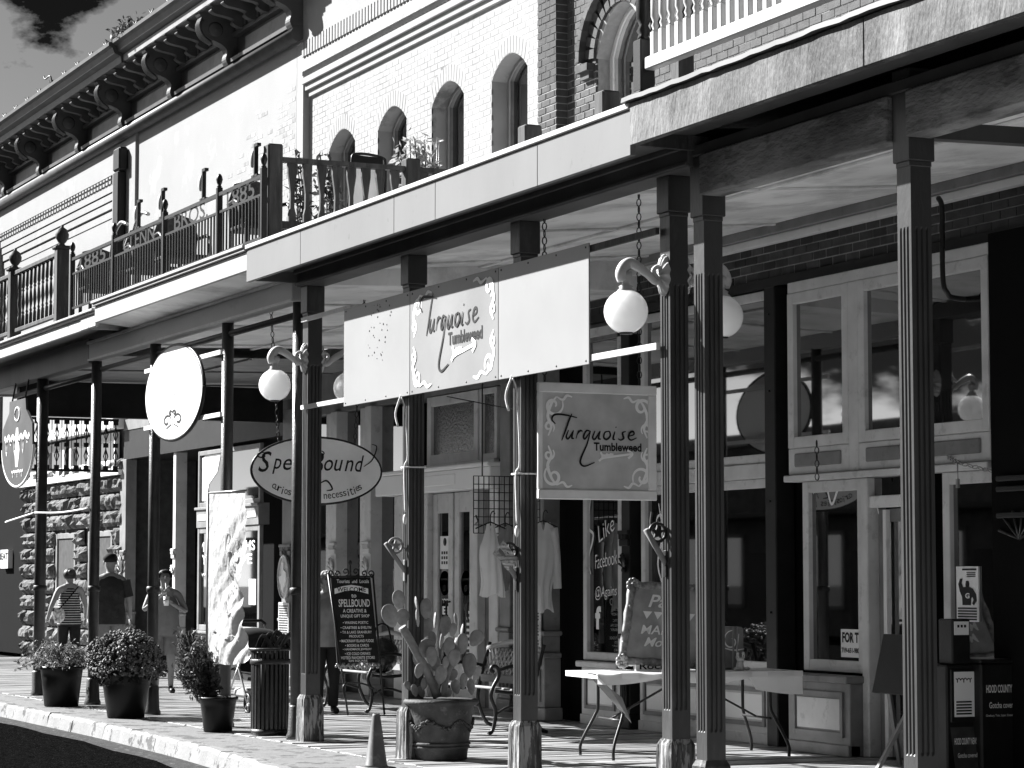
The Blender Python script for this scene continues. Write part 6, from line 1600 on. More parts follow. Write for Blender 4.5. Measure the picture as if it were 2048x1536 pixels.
# framed chalk sign standing on the table
FS = thing('framed_sign', 'ornate gilt-framed chalk sign leaning on the folding table', 'sign', (3.0, 1.9, tz))
XF = 3.15
def fp(px_, py_, o=0.0): X_ = XF - 0.16 * ((1330 - py_) / 165.0) + o; yy, zz = V(px_, py_, X_); return Vector((X_, yy, zz))
A0, A1, A2, A3 = fp(1243, 1322), fp(1398, 1330), fp(1418, 1178), fp(1264, 1170)
MB().add([A0, A1, A2, A3] + [p + Vector((-0.02, 0, 0)) for p in (A0, A1, A2, A3)], [(0, 1, 2, 3), (7, 6, 5, 4), (0, 4, 5, 1), (1, 5, 6, 2), (2, 6, 7, 3), (3, 7, 4, 0)]).build('board', mat('slate_board', 0.3, 0.5, 0.4, 4), FS)
of = MB()
for a, b in ((A0, A1), (A1, A2), (A2, A3), (A3, A0)):
    of.tube([a + (b - a) * t for t in [k / 8 for k in range(9)]], [0.036 + 0.006 * math.sin(k * 2.5) for k in range(9)], 8)
    for k in range(14):
        c = a + (b - a) * (k / 13) + Vector((0.022, random.uniform(-0.02, 0.02), random.uniform(-0.02, 0.02))); of.ell(c, 0.016, 0.016, 0.016, 6, 4)
for c in (A0, A1, A2, A3):
    for k in range(9): of.ell(c + Vector((0.02, 0.045 * math.cos(k * 0.7), 0.045 * math.sin(k * 0.7))), 0.02, 0.022, 0.022, 7, 5)
of.build('ornate_frame', mat('gilt_frame', 0.2, 0.4, 0.5, 25, spec=0.5), FS)
L = MB(); r_ = (A1 - A0).normalized(); u_ = (A3 - A0).normalized(); o_ = (A0 + A2) / 2 + Vector((0.006, 0, 0)); ww = (A1 - A0).length; hh = (A3 - A0).length
for t_, zz, w_, h_, sh_ in (('Paint', 0.3, 0.52, 0.17, 0.2), ('MAKE &', -0.08, 0.62, 0.12, 0.1), ('Mosaic', -0.24, 0.5, 0.12, 0.3)):
    LL = MB(); text(LL, t_, o_ + u_ * (zz * hh), (r_, u_), w_ * ww, h_ * hh, shear=sh_, bold=0.015); LL.build('chalk_line', INKW, FS)
BU_ = MB()
for i in range(5): BU_.add([o_ + r_ * ((-0.32 + i * 0.14) * ww) + u_ * (0.16 * hh), o_ + r_ * ((-0.2 + i * 0.14) * ww) + u_ * (0.16 * hh), o_ + r_ * ((-0.26 + i * 0.14) * ww) + u_ * (0.06 * hh)], [(0, 2, 1)])
BU_.build('chalk_bunting', INKW, FS)['kind'] = 'stuff'
MB().bar((A0 + A3) / 2 + Vector((-0.03, 0.35, 0)), Vector((XF - 0.4, A0.y + 0.35, tz + 0.005)), 0.02, 0.02).build('prop', WOODR, FS)
pl = MB().box(XF - 0.0, XF + 0.015, A0.y + 0.12, A0.y + 0.5, tz + 0.003, tz + 0.085, 0.004); plo = solo(pl, 'name_plate', SIGNG, 'small grey name plate below the framed chalk sign', 'sign')
L = MB(); text(L, 'Rocks', (XF + 0.017, A0.y + 0.31, tz + 0.045), FACE_X, 0.3, 0.055, bold=0.02); L.build('lettering', INK, plo)
# suitcase
SC = thing('suitcase', 'upright dark suitcase with pale scribbled lettering on the folding table', 'suitcase', (3.2, 2.7, tz))
s0, s1 = V(1449, 1335, 3.2)[0], V(1484, 1335, 3.2)[0]
zs1 = V(1460, 1254, 3.2)[1]
MB().box(2.72, 3.2, s0 - 0.02, s0 + 0.2, tz + 0.004, zs1, 0.02).build('shell', mat('suitcase_hide', 0.2, 0.45, 0.2, 10), SC)
MB().box(2.71, 3.21, s0 + 0.075, s0 + 0.095, tz + 0.003, zs1 + 0.004, 0.004).box(2.71, 3.21, s0 + 0.12, s0 + 0.13, tz + 0.003, zs1 + 0.003, 0.003).build('seam', ZINC, SC)
MB().tube(smoothline([(2.85, s0 + 0.09, zs1), (2.87, s0 + 0.09, zs1 + 0.035), (3.05, s0 + 0.09, zs1 + 0.035), (3.07, s0 + 0.09, zs1)], 4), 0.012, 6).build('handle', PLAST, SC)
L = MB()
for pts in (scroll(-0.02, 0.08, 0.09, 1.5, 1.0), [(0.05, 0.14), (0.03, -0.02), (0.06, -0.1)], [(-0.1, 0.02), (0.0, 0.0), (0.1, 0.01)], scroll(0.05, -0.05, 0.06, 0.5, 0.8, -1)): stroke(L, pts, (3.203, s0 + 0.09, tz + 0.17), FACE_X, 1, 0.014)
L.build('scribble', INKW, SC)
# figurine: a little frog with raised eyes
fg_y, fg_z = V(1480, 1330, 3.45); FG = thing('frog_figurine', 'small pale frog figurine in front of the suitcase', 'figurine', (3.45, fg_y, tz + 0.004))
MB().lathe([(0.0, 0.0), (0.035, 0.0), (0.038, 0.02), (0.03, 0.06), (0.02, 0.085), (0.0, 0.1)], 3.45, fg_y, tz + 0.004, 14).ell((3.46, fg_y, tz + 0.1), 0.028, 0.034, 0.02, 10, 7).build('body', LAMPW, FG)
for s in (-1, 1): MB().tube([(3.46, fg_y + s * 0.018, tz + 0.11), (3.46, fg_y + s * 0.026, tz + 0.145)], 0.008, 6).ell((3.46, fg_y + s * 0.027, tz + 0.15), 0.015, 0.015, 0.015, 8, 6).build('eye', LAMPW, FG); MB().ell((3.48, fg_y + s * 0.05, tz + 0.022), 0.03, 0.025, 0.016, 8, 6).build('foot', LAMPW, FG)

# leaning easel seen edge-on at right
XL = 5.6; LE = thing('leaning_easel', 'dark display easel seen edge-on beside the nearest post', 'easel', (XL, 2.3, 0))
def lp(px_, py_, X_=XL): yy, zz = V(px_, py_, X_); return Vector((X_, yy, zz))
b0, b1 = lp(1783, 1388), lp(1806, 1270)
MB().bar(b0, b1, 0.5, 0.03, (0, 1, 0)).build('board', CHALKB, LE)
MB().bar(b0 + Vector((0.26, 0, 0)), b1 + Vector((0.26, 0, 0)), 0.02, 0.045, (0, 1, 0)).build('board_edge', TRIMG, LE)
MB().bar(lp(1800, 1380) + Vector((0.25, 0, 0)), lp(1752, 1545, XL + 0.3), 0.03, 0.03).build('leg', TRIMM, LE)
MB().bar(lp(1806, 1380) - Vector((0.2, 0, 0)), lp(1800, 1530, XL - 0.25), 0.03, 0.03).build('leg', TRIMM, LE)
# newspaper boxes
def news(lab, x, y, w, d, h, title, sub, front=True):
    T = thing('newspaper_box', lab, 'newspaper box', (x, y, 0), 'newspaper boxes')
    MB().box(x - d, x, y, y + w, 0.03, h, 0.015).build('cabinet', DARK, T)
    MB().box(x - d - 0.01, x + 0.012, y - 0.01, y + w + 0.01, h, h + 0.03, 0.01).build('lid', IRON, T)
    L = MB(); text(L, title, (x + 0.004, y + w / 2, h * 0.78), FACE_X, w * 0.78, 0.06, bold=0.02); L.build('title_lettering', INKW, T); L = MB(); text(L, 'Gotcha covered...', (x + 0.004, y + w / 2, h * 0.64), FACE_X, w * 0.66, 0.045, bold=0.01); text(L, sub, (x + 0.004, y + w / 2, h * 0.55), FACE_X, w * 0.8, 0.022)
    L.build('lettering', INKW, T)
    return T
XN = 6.3
ya, _ = V(1893, 1400, XN); yb, _ = V(1957, 1400, XN); hz = V(1920, 1330, XN)[1]
NB = thing('newspaper_box', 'newspaper box with window display and coin slot at right edge', 'newspaper box', (XN, (ya + yb) / 2, 0), 'newspaper boxes')
MB().box(XN - 0.45, XN, ya, yb, 0.02, hz, 0.012).build('cabinet', DARK, NB)
MB().box(XN - 0.002, XN + 0.014, ya + 0.03, yb - 0.03, hz * 0.5, hz - 0.03, 0.008).build('door', IRON, NB)
MB().box(XN + 0.01, XN + 0.018, ya + 0.06, yb - 0.05, hz * 0.55, hz - 0.05).build('newspaper', WHITE, NB)
L = MB(); scribble(L, (XN + 0.0195, (ya + yb) / 2, hz - 0.11), FACE_X, (yb - ya) * 0.5, 0.04, 5, 0.008)
for i in range(5): L.box(XN + 0.0185, XN + 0.0195, ya + 0.075, yb - 0.075, hz * 0.57 + i * 0.022, hz * 0.57 + i * 0.022 + 0.012)
L.build('news_print', INK, NB)
MB().add([(XN + 0.001, ya + 0.03, hz * 0.46), (XN + 0.001, yb - 0.03, hz * 0.46), (XN + 0.06, yb - 0.03, 0.08), (XN + 0.06, ya + 0.03, 0.08)], [(3, 2, 1, 0)]).build('rack_panel', mat('rack_panel', 0.05, 0.4, 0.4, 9), NB)
L = MB(); text(L, 'HOOD COUNTY NEWS', (XN + 0.035, (ya + yb) / 2, hz * 0.34), FACE_X, (yb - ya) * 0.7, 0.05, bold=0.02); L.build('title_lettering', INKW, NB); L = MB(); text(L, 'Gotcha covered', (XN + 0.055, (ya + yb) / 2, hz * 0.22), FACE_X, (yb - ya) * 0.6, 0.035, bold=0.01); L.build('lettering', INKW, NB)
mc = MB().box(XN - 0.2, XN - 0.02, ya + 0.07, yb - 0.05, hz + 0.001, V(1930, 1238, XN)[1], 0.01).build('coin_box', IRON, NB)
MB().box(XN - 0.021, XN - 0.012, ya + 0.09, yb - 0.07, V(1930, 1270, XN)[1], V(1930, 1243, XN)[1]).build('coin_label', WHITE, mc)
L = MB(); zc_ = V(1930, 1255, XN)[1]
for j in range(3): L.box(XN - 0.0115, XN - 0.0095, (ya + yb) / 2 - 0.03 + 0.03 * j, (ya + yb) / 2 - 0.012 + 0.03 * j, zc_, zc_ + 0.02)
L.v; L.build('coin_print', INK, mc)
y2, _ = V(1962, 1400, XN + 0.1); h2 = V(2000, 1326, XN + 0.1)[1]
news('large black newspaper box lettered HOOD COUNTY NEWS at the bottom right corner', XN + 0.1, y2, 0.42, 0.45, h2, 'HOOD COUNTY NEWS', 'Granbury, Tolar, Lipan, Cresson and Pecan')

# ================================================================ BALCONY THINGS
# folding lounge chair behind the timber railing
LC = thing('lounge_chair', 'folding lounge chair with grey fabric back on the balcony', 'chair', (-1.6, 0.3, 4.7))
XK = 0.0
def kp(px_, py_, X_=XK): yy, zz = V(px_, py_, X_); return Vector((X_, yy, zz))
XK = -1.6
ps = [kp(695, 430, XK), kp(703, 330, XK), kp(712, 308, XK), kp(762, 315, XK), kp(771, 335, XK), kp(768, 430, XK)]
MB().tube(smoothline(ps, 4), 0.016, 8).build('frame', IRON, LC)
q = [kp(708, 318, XK - 0.02), kp(764, 325, XK - 0.02), kp(762, 428, XK - 0.05), kp(706, 424, XK - 0.05)]
MB().add(q, [(3, 2, 1, 0)]).build('back_fabric', SIGNG, LC)
MB().add([kp(706, 309, XK + 0.02), kp(766, 316, XK + 0.02), kp(766, 335, XK + 0.025), kp(706, 328, XK + 0.025)], [(3, 2, 1, 0)]).build('head_cushion', CLOTHD, LC)
MB().bar(kp(700, 425, XK), kp(685, 470, XK + 0.4), 0.03, 0.03).bar(kp(765, 425, XK), kp(750, 470, XK + 0.4), 0.03, 0.03).build('arm', IRON, LC)
def bplant(lab, X_, pts_px, m, size, n=70):
    y_, z_ = V(*pts_px[0], X_); T = thing('balcony_plant', lab, 'plant', (X_, y_, 4.72), 'balcony plants')
    lf = MB(); st_ = MB()
    for (a, b) in pts_px[1:]:
        yy, zz = V(a, b, X_)
        ps = smoothline([(X_, y_, 4.8), (X_ + random.uniform(-0.1, 0.1), (y_ + yy) / 2 + 0.03, (4.8 + zz) / 2), (X_, yy, zz)], 6); st_.tube(ps, 0.007, 4)
        leaves(lf, [(p + Vector((random.gauss(0, 0.06), random.gauss(0, 0.05), random.gauss(0, 0.05))), None) for p in ps for _ in range(n // 12)], size)
    st_.build('stems', WOODR, T)['kind'] = 'stuff'; lf.build('foliage', m, T)['kind'] = 'stuff'
    MB().lathe([(0.0, 0), (0.1, 0), (0.14, 0.2), (0.15, 0.2)], X_, y_, 4.75, 14).build('pot', CLAY, T)
bplant('thin-leaved climbing plant at the left of the timber railing', -0.9, [(595, 420), (590, 300), (600, 330), (605, 380), (590, 350)], LEAF, 0.05, 48)
bplant('leafy vine on the timber railing in front of the first arched window', -0.9, [(650, 410), (640, 310), (655, 340), (665, 370), (640, 350)], LEAF, 0.05, 60)
bplant('bright pale-leaved plant beside the wire cage on the balcony', -0.9, [(830, 380), (800, 300), (820, 280), (840, 300), (815, 320), (845, 320), (830, 290), (850, 285)], mat('bright_leaf', 0.4, 0.5, 0.3, 15, trans=0.3), 0.05, 96)
bplant('dark leafy plant low behind the timber railing post', -0.6, [(840, 390), (860, 340), (830, 345), (850, 350), (875, 350), (845, 335)], LEAF, 0.045, 84)
CG = MB(); cxg = -1.0
for zpy, r_ in ((280, 0.1), (330, 0.085)):
    yy, zz = V(867, zpy, cxg); CG.tube([(cxg + r_ * 1.0 * math.cos(2 * math.pi * i / 20), yy + r_ * 1.0 * math.sin(2 * math.pi * i / 20), zz) for i in range(21)], 0.006, 5, False)
for k in range(3):
    yy, zz = V(867, 278, cxg); a = k * 2.1; CG.tube([(cxg + 0.1 * math.cos(a), yy + 0.1 * math.sin(a), zz), (cxg + 0.05 * math.cos(a), yy + 0.05 * math.sin(a), 4.75)], 0.006, 5)
solo(CG, 'plant_cage', ZINC, 'conical wire plant cage standing on the balcony', 'plant cage')
# dark patio chairs behind the iron railing
def pchair(lab, x, y):
    T = thing('patio_chair', lab, 'chair', (x, y, 4.7), 'patio chairs behind the iron railing')
    MB().prism([(y - 0.24, 5.12), (y + 0.24, 5.12), (y + 0.26, 5.4), (y + 0.2, 5.58), (y, 5.64), (y - 0.2, 5.58), (y - 0.26, 5.4)], 'x', x - 0.28, x - 0.24).build('backrest', mat('wicker', 0.04, 0.6, 0.5, 30), T)
    MB().box(x - 0.26, x + 0.25, y - 0.25, y + 0.25, 5.06, 5.12, 0.02).build('seat', CLOTHD, T)
    for dx in (-0.24, 0.22):
        for dy in (-0.22, 0.22): MB().box(x + dx - 0.018, x + dx + 0.018, y + dy - 0.018, y + dy + 0.018, 4.7, 5.06).build('leg', IRON, T)
    for s in (-1, 1): MB().tube(smoothline([(x - 0.25, y + s * 0.26, 5.36), (x + 0.1, y + s * 0.28, 5.34), (x + 0.24, y + s * 0.26, 5.06)], 4), 0.02, 6).build('arm', IRON, T)
for i, (px_, lab) in enumerate(((520, 'dark patio chair behind the right-hand 1885 lettering'), (365, 'dark patio chair behind the BROS. lettering'), (305, 'dark patio chair behind the GLENN lettering'), (208, 'dark patio chair behind the left-hand 1885 lettering'))):
    pchair(lab, U(px_, 420, 0.25)[0], 0.25)
# arched metal frame of a swing behind the railing
sw = MB()
for i, (a, b) in enumerate(((175, 465), (150, 480))):
    X_ = -7.2 - i * 0.9; sw.tube(smoothline([(X_, 0.3, 4.72), (X_ + 0.05, 0.3, 5.3), (X_ + 0.2, 0.3, 5.7), (X_ + 0.5, 0.3, 5.85), (X_ + 0.8, 0.3, 5.8)], 5), 0.022, 6)
solo(sw, 'hook_stand', ZINC, 'pair of curved metal hanging-basket hooks behind the iron railing', 'hook')
# ================================================================ PEOPLE
def skin_mesh(verts, edges, root=0, sub=2):
    me = bpy.data.meshes.new('sk'); me.from_pydata([v[0] for v in verts], edges, [])
    ob = bpy.data.objects.new('sk', me); COL.objects.link(ob)
    sm = ob.modifiers.new('s', 'SKIN'); sm.use_smooth_shade = True
    for i, v in enumerate(verts):
        r = v[1]; r = r if isinstance(r, tuple) else (r, r)
        me.skin_vertices[0].data[i].radius = r; me.skin_vertices[0].data[i].use_root = (i == root)
    sb = ob.modifiers.new('b', 'SUBSURF'); sb.levels = sub; sb.render_levels = sub
    dg = bpy.context.evaluated_depsgraph_get(); ev = ob.evaluated_get(dg); out = bpy.data.meshes.new_from_object(ev)
    vs = [Vector(v.co) for v in out.vertices]; fs = [tuple(p.vertices) for p in out.polygons]
    bpy.data.objects.remove(ob); bpy.data.meshes.remove(me); bpy.data.meshes.remove(out)
    return vs, fs
def chain_mesh(jn, names, grow=0.0, root=0):
    """names: list of joint chains; returns skin mesh of those joints"""
    idx = {}; vv = []; ee = []
    for ch_ in names:
        for a in ch_:
            if a not in idx:
                idx[a] = len(vv); p, r = jn[a]; r = r if isinstance(r, tuple) else (r, r)
                vv.append((p, (r[0] + grow, r[1] + grow)))
        for a, b in zip(ch_, ch_[1:]): ee.append((idx[a], idx[b]))
    return skin_mesh(vv, ee, root)
def hand(mb, wrist, palm_dir, side_dir, s=1.0, curl=0.5):
    """palm and five bent fingers of unequal length"""
    w = Vector(wrist); d = Vector(palm_dir).normalized(); sd = (Vector(side_dir) - d * Vector(side_dir).dot(d)).normalized(); n = d.cross(sd)
    mb.ell(w + d * 0.045 * s, 0.02 * s, 0.02 * s, 0.02 * s, 8, 6)
    pal = [w + d * 0.0, w + d * 0.05 * s, w + d * 0.09 * s]
    for k in (-1.2, -0.4, 0.4, 1.2):
        mb.tube([w, w + d * 0.05 * s + sd * 0.012 * s * k, w + d * 0.09 * s + sd * 0.016 * s * k], [0.02 * s, 0.016 * s, 0.011 * s], 7)
    for k, L in ((-1.35, 0.062), (-0.45, 0.075), (0.45, 0.07), (1.35, 0.055)):
        b = w + d * 0.088 * s + sd * 0.0165 * s * k; p1 = b + (d * math.cos(curl * 0.7) + n * math.sin(curl * 0.7)) * L * 0.5 * s; p2 = p1 + (d * math.cos(curl * 1.6) + n * math.sin(curl * 1.6)) * L * 0.5 * s
        mb.tube([b, p1, p2], [0.0095 * s, 0.0088 * s, 0.007 * s], 6)
    t0 = w + d * 0.03 * s - sd * 0.024 * s; t1 = t0 + (d * 0.6 - sd * 0.8 + n * 0.3).normalized() * 0.035 * s; t2 = t1 + (d * 0.9 - sd * 0.2 + n * 0.4).normalized() * 0.032 * s
    mb.tube([w + d * 0.015 * s, t0, t1, t2], [0.016 * s, 0.013 * s, 0.01 * s, 0.008 * s], 6)
def person(lab, loc, head_deg, H=1.68, build=1.0, arms=None, step=0.0, top=None, bottom=None, hair=None, hair_shape='short', short_legs=True, headtilt=0.0, sleeves=True, cap=False, headturn=0.0):
    s = H / 1.70; T = thing('person', lab, 'person', (loc[0], loc[1], loc[2] if len(loc) > 2 else 0.0))
    a = rad(head_deg); f = Vector((math.cos(a), math.sin(a), 0)); l = Vector((-math.sin(a), math.cos(a), 0)); up = Vector((0, 0, 1)); o = Vector((loc[0], loc[1], loc[2] if len(loc) > 2 else 0.0))
    W = lambda x, y, z: o + f * (x * s) + l * (y * s) + up * (z * s)
    b = build
    J = {'pel': (W(0, 0, 0.93), (0.11 * b * s, 0.12 * b * s)), 'bel': (W(0.015 * b, 0, 1.06), (0.105 * b * s, 0.11 * b * s)), 'che': (W(0.01, 0, 1.24), (0.105 * b * s, 0.12 * s * b)), 'nb': (W(-0.005, 0, 1.395), (0.085 * s, 0.1 * s)), 'nk': (W(0.0, 0, 1.46), 0.054 * s),
         'jaw': (W(0.03 + headtilt * 0.3, 0, 1.525), 0.062 * s), 'hd': (W(0.022 + headtilt * 0.6, 0, 1.60), 0.088 * s), 'tp': (W(0.0 + headtilt * 0.4, 0, 1.668), 0.06 * s)}
    legs = {}
    for sd, k in (('l', 1), ('r', -1)):
        st_ = step * k
        J['hip' + sd] = (W(0, 0.085 * k * b, 0.87), 0.092 * s * b); J['kn' + sd] = (W(0.02 + st_ * 0.5, 0.095 * k, 0.49), 0.062 * s * (0.5 + 0.5 * b)); J['cf' + sd] = (W(-0.015 + st_ * 0.7, 0.095 * k, 0.34), 0.056 * s); J['an' + sd] = (W(-0.02 + st_, 0.095 * k, 0.09), 0.037 * s)
        J['ft' + sd] = (W(0.03 + st_, 0.1 * k, 0.045), 0.04 * s); J['to' + sd] = (W(0.14 + st_, 0.115 * k, 0.03), (0.032 * s, 0.032 * s))
        J['sh' + sd] = (W(-0.005, 0.175 * k * (0.6 + 0.4 * b), 1.365), 0.058 * s)
        e, w_ = (arms or {}).get(sd, ((0.0, 0.25, 1.1), (0.05, 0.27, 0.86)))
        J['ms' + sd] = ((J['sh' + sd][0] + W(e[0], e[1] * k, e[2])) / 2, 0.047 * s); J['el' + sd] = (W(e[0], e[1] * k, e[2]), 0.039 * s); J['wr' + sd] = (W(w_[0], w_[1] * k, w_[2]), 0.027 * s)
    body_ch = [['pel', 'bel', 'che', 'nb', 'nk', 'jaw', 'hd', 'tp']] + [['pel', 'hip' + d, 'kn' + d, 'cf' + d, 'an' + d, 'ft' + d, 'to' + d] for d in 'lr'] + [['nb', 'sh' + d, 'ms' + d, 'el' + d, 'wr' + d] for d in 'lr']
    vs, fs = chain_mesh(J, body_ch); B_ = MB().add(vs, fs, True)
    for d, k in (('l', 1), ('r', -1)):
        dr = (J['wr' + d][0] - J['el' + d][0]); hand(B_, J['wr' + d][0], dr, f if not arms else l * -k, 1.0 * s, 0.5)
    hc = J['hd'][0]; ht = rad(headturn); hf = f * math.cos(ht) + l * math.sin(ht); hl = up.cross(hf)
    B_.ell(hc + hf * 0.085 * s + up * -0.015 * s, 0.016 * s, 0.016 * s, 0.026 * s, 8, 6); B_.ell(hc + hf * 0.078 * s + up * -0.058 * s, 0.014 * s, 0.026 * s, 0.009 * s, 8, 5)
    for k in (1, -1):
        B_.ell(hc + hl * 0.085 * s * k, 0.02 * s, 0.012 * s, 0.03 * s, 8, 6)
    bo = B_.build('body', SKIN, T)
    ey = MB()
    for k in (1, -1): ey.ell(hc + hf * 0.082 * s + hl * 0.032 * s * k + up * 0.012 * s, 0.009 * s, 0.013 * s, 0.007 * s, 8, 5)
    ey.build('eyes', HAIR, bo)
    # clothes: lofted round the body, cut cleanly at neckline, cuff and hem
    def loft(rings, wob=0.0):
        rows = []
        for i, (z, hy, hx, cx_) in enumerate(rings):
            r = []
            for j in range(25):
                t = 2 * math.pi * j / 24; k_ = 1 + wob * math.sin(5 * t + i * 1.9) * (0.4 + 0.6 * (i < 3))
                r.append(W(cx_ + hx * k_ * math.cos(t), hy * k_ * math.sin(t), z))
            r[-1] = r[0]; rows.append(r)
        return MB().grid([list(r) for r in rows])
    sh_ = loft([(0.80, 0.185 * b, 0.145 * b, 0.0), (0.87, 0.187 * b, 0.15 * b, 0.005), (0.96, 0.178 * b, 0.15 * b, 0.01), (1.06, 0.17 * b, 0.148 * b, 0.02), (1.16, 0.172 * b, 0.142 * b, 0.018), (1.26, 0.185 * (0.5 + 0.5 * b), 0.138 * b, 0.012), (1.335, (0.2 if sleeves else 0.165) * (0.6 + 0.4 * b), 0.115, 0.0), (1.385, (0.17 if sleeves else 0.125), 0.092, -0.005), (1.42, 0.1, 0.075, -0.005), (1.425, 0.08, 0.066, -0.005)] if sleeves else [(0.80, 0.185 * b, 0.145 * b, 0.0), (0.87, 0.187 * b, 0.15 * b, 0.005), (0.96, 0.178 * b, 0.15 * b, 0.01), (1.06, 0.17 * b, 0.148 * b, 0.02), (1.16, 0.17 * b, 0.142 * b, 0.018), (1.24, 0.16 * b, 0.136 * b, 0.012), (1.31, 0.13 * b, 0.118 * b, 0.0), (1.38, 0.115, 0.09, -0.005), (1.395, 0.1, 0.08, -0.005)], 0.025)
    if sleeves:
        for d in 'lr':
            p0, p1 = J['sh' + d][0], J['el' + d][0]; sh_.tube([p0 + (o + up * p0.z - p0) * 0.25 * 0 + up * 0.005, p0 + (p1 - p0) * 0.35, p0 + (p1 - p0) * 0.8], [0.078 * s, 0.072 * s, 0.07 * s], 14, False)
    sh_.build('shirt', top, T)
    lg = loft([(0.78, 0.168 * b, 0.13 * b, 0.0), (0.9, 0.172 * b, 0.138 * b, 0.004), (0.99, 0.16 * b, 0.135 * b, 0.01)])
    for d in 'lr':
        hp_, kn_, an_ = J['hip' + d][0], J['kn' + d][0], J['an' + d][0]
        if short_legs: lg.tube([hp_, hp_ + (kn_ - hp_) * 0.45, hp_ + (kn_ - hp_) * 0.92], [0.098 * s * b, 0.096 * s * b, 0.092 * s * b], 16, False)
        else: lg.tube([hp_, hp_ + (kn_ - hp_) * 0.5, kn_, (kn_ + an_) / 2, an_], [0.098 * s * b, 0.088 * s * b, 0.074 * s, 0.068 * s, 0.06 * s], 16, False)
    lg.build('shorts' if short_legs else 'trousers', bottom, T)
    for d in 'lr': vs, fs = chain_mesh(J, [['an' + d, 'ft' + d, 'to' + d]], 0.007 * s); MB().add(vs, fs, True).build('shoe', PLAST, T)
    hr = MB()
    if cap:
        hr.ell(hc + up * 0.055 * s - hf * 0.005, 0.1 * s, 0.096 * s, 0.075 * s, 16, 10); hr.ell(hc + hf * 0.11 * s + up * 0.05 * s, 0.07 * s, 0.07 * s, 0.012 * s, 12, 6); hr.build('cap', CLOTHD, T)
    elif hair_shape == 'curly':
        for i in range(170):
            v = Vector((random.gauss(0, 1), random.gauss(0, 1), random.gauss(0.35, 1))).normalized()
            if v.dot(hf) > 0.35 and v.z < 0.4: continue
            hr.ell(hc + v * 0.098 * s, 0.024 * s, 0.024 * s, 0.024 * s, 6, 5)
        hr.build('hair', hair, T)
    else:
        rows = []
        for i in range(11):
            ph = math.pi * (0.56 if hair_shape == 'short' else 0.72) * i / 10; r = []
            for j in range(25):
                t = 2 * math.pi * j / 24; v = Vector((math.sin(ph) * math.cos(t), math.sin(ph) * math.sin(t), math.cos(ph)))
                dr = hf * v.x + hl * v.y + up * v.z; R_ = 0.103 * s * (1 + 0.03 * math.sin(9 * t + i)); lim = 1.0
                if v.x > 0.3 and ph > 0.75: R_ = 0.05 * s
                r.append(hc + dr * R_ + up * 0.006)
            rows.append(r)
        hr.grid(rows)
        if hair_shape == 'bun': hr.ell(hc - hf * 0.1 * s + up * 0.045 * s, 0.045 * s, 0.05 * s, 0.045 * s, 12, 8)
        hr.build('hair', hair, T)
    return T, J, W
STRIPE = mat('striped_jersey', 0.2, 0.85, 0.0)
_n = STRIPE.node_tree.nodes; _L = STRIPE.node_tree.links.new
_g = _n.new('ShaderNodeNewGeometry'); _s = _n.new('ShaderNodeSeparateXYZ'); _L(_g.outputs['Position'], _s.inputs[0])
_m = _n.new('ShaderNodeMath'); _m.operation = 'MULTIPLY'; _m.inputs[1].default_value = 27.0; _L(_s.outputs[2], _m.inputs[0])
_f = _n.new('ShaderNodeMath'); _f.operation = 'FRACT'; _L(_m.outputs[0], _f.inputs[0])
_c = _n.new('ShaderNodeMath'); _c.operation = 'GREATER_THAN'; _c.inputs[1].default_value = 0.7; _L(_f.outputs[0], _c.inputs[0])
_r = _n.new('ShaderNodeMapRange'); _r.inputs[3].default_value = 0.02; _r.inputs[4].default_value = 0.5; _L(_c.outputs[0], _r.inputs[0]); _L(_r.outputs[0], _n['Principled BSDF'].inputs['Base Color'])
# woman in striped tank and man in dark tee, walking away; woman with a cup walking this way
wx, wy = G(137, 1352); person('woman in a striped tank top and dark trousers walking away at left', (wx, wy), 176, 1.66, 1.02, {'l': ((-0.06, 0.3, 1.1), (-0.02, 0.36, 0.86)), 'r': ((0.03, 0.27, 1.1), (0.12, 0.28, 0.9))}, 0.1, STRIPE, CLOTHD, HAIR, 'bun', False, sleeves=False)
hb = Vector((wx, wy, 0)); HB = thing('shoulder_bag', 'small pale patterned shoulder bag on the striped-top woman', 'bag', (wx, wy - 0.24, 0.92))
MB().ell(hb + Vector((0.1, -0.19, 0.94)), 0.07, 0.1, 0.12, 12, 8).build('body', mat('patterned_bag', 0.5, 0.8, 0.8, 26), HB)
MB().tube(smoothline([hb + Vector((0.13, -0.2, 1.03)), hb + Vector((0.17, -0.06, 1.2)), hb + Vector((0.13, 0.1, 1.38))], 5), 0.011, 6).build('strap', CLOTHD, HB)
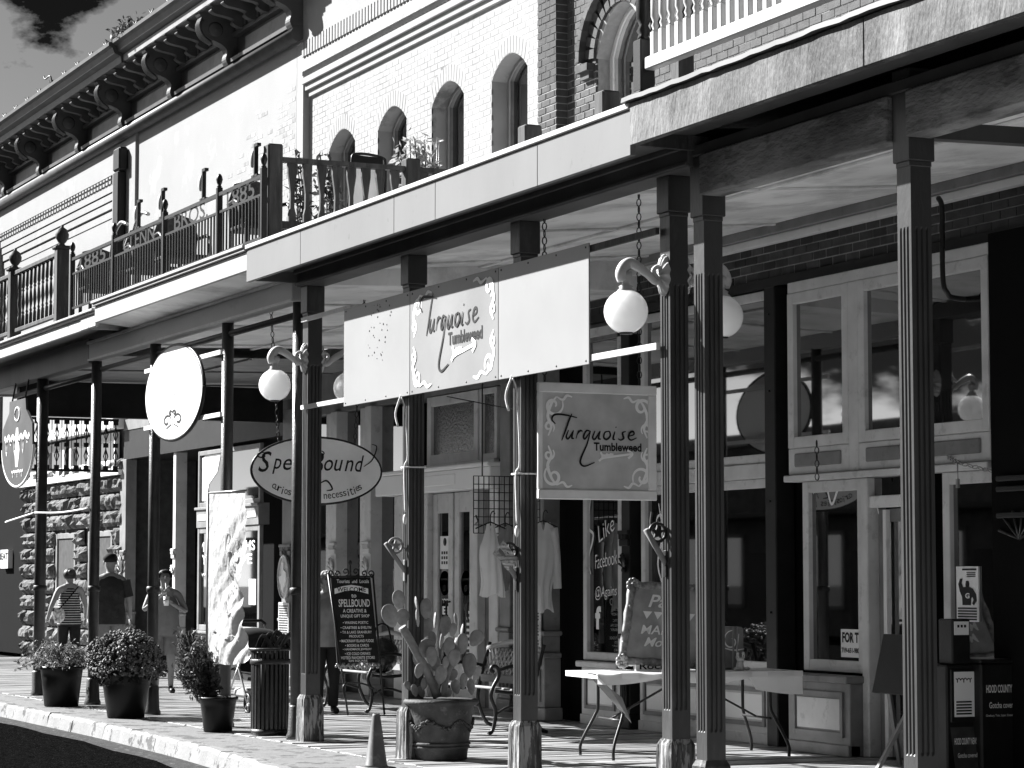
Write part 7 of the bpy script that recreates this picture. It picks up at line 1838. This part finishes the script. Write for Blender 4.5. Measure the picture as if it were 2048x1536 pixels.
mx, my = G(218, 1372); person('man in dark t-shirt and black cap walking away', (mx, my), 172, 1.84, 1.12, None, -0.08, mat('charcoal_tee', 0.03, 0.85, 0.2, 6, bump=0.6, bs=9, bdist=0.05), CLOTHM, HAIR, 'short', True, cap=True, headturn=-25)
cx_, cy_ = G(327, 1386)
T, J, W = person('woman in sunlit tank top and shorts sipping from a cup', (cx_, cy_), -12, 1.62, 1.18, {'l': ((0.05, 0.3, 1.12), (0.25, 0.06, 1.25)), 'r': ((0.07, 0.29, 1.14), (0.2, 0.05, 1.36))}, 0.06, mat('pale_tank', 0.2, 0.85, 0.12, 8, bump=0.5, bs=10, bdist=0.04), mat('pale_shorts', 0.2, 0.85, 0.2, 8, bump=0.5, bs=10, bdist=0.04), HAIR, 'short', True, 0.02, False)
cp = W(0.29, 0.0, 1.27); CP = thing('drink_cup', 'pale drink cup held to the mouth of the woman facing us', 'cup', tuple(cp))
MB().lathe([(0.0, 0), (0.03, 0), (0.041, 0.12), (0.038, 0.12)], cp.x, cp.y, cp.z - 0.06, 16).build('body', WHITE, CP); MB().tube([cp + Vector((0, 0, 0.05)), W(0.13, 0, 1.53)], 0.004, 5).build('straw', WHITE, CP)
gx, gy = -4.45, V(652, 1240, -4.45)[0]
T, J, W = person('curly-haired person mostly hidden behind the post, holding an iced drink', (gx, gy), -8, 1.58, 1.1, {'l': ((0.05, 0.3, 1.08), (0.28, 0.16, 1.06)), 'r': ((0.0, 0.27, 1.1), (0.1, 0.28, 0.9))}, 0.0, CLOTHM, CLOTHD, HAIRL, 'curly', False, sleeves=True)
cp = W(0.33, 0.12, 1.1); CP = thing('iced_drink', 'clear iced drink cup with straw left of the chalkboard', 'cup', tuple(cp))
MB().lathe([(0.0, 0), (0.036, 0), (0.05, 0.17), (0.047, 0.17)], cp.x, cp.y, cp.z - 0.06, 16).build('body', mat('iced_cup', 0.6, 0.3, 0.5, 40, trans=0.3), CP); MB().tube([cp + Vector((0, 0, 0.05)), cp + Vector((0, 0.01, 0.2))], 0.005, 5).build('straw', WHITE, CP)
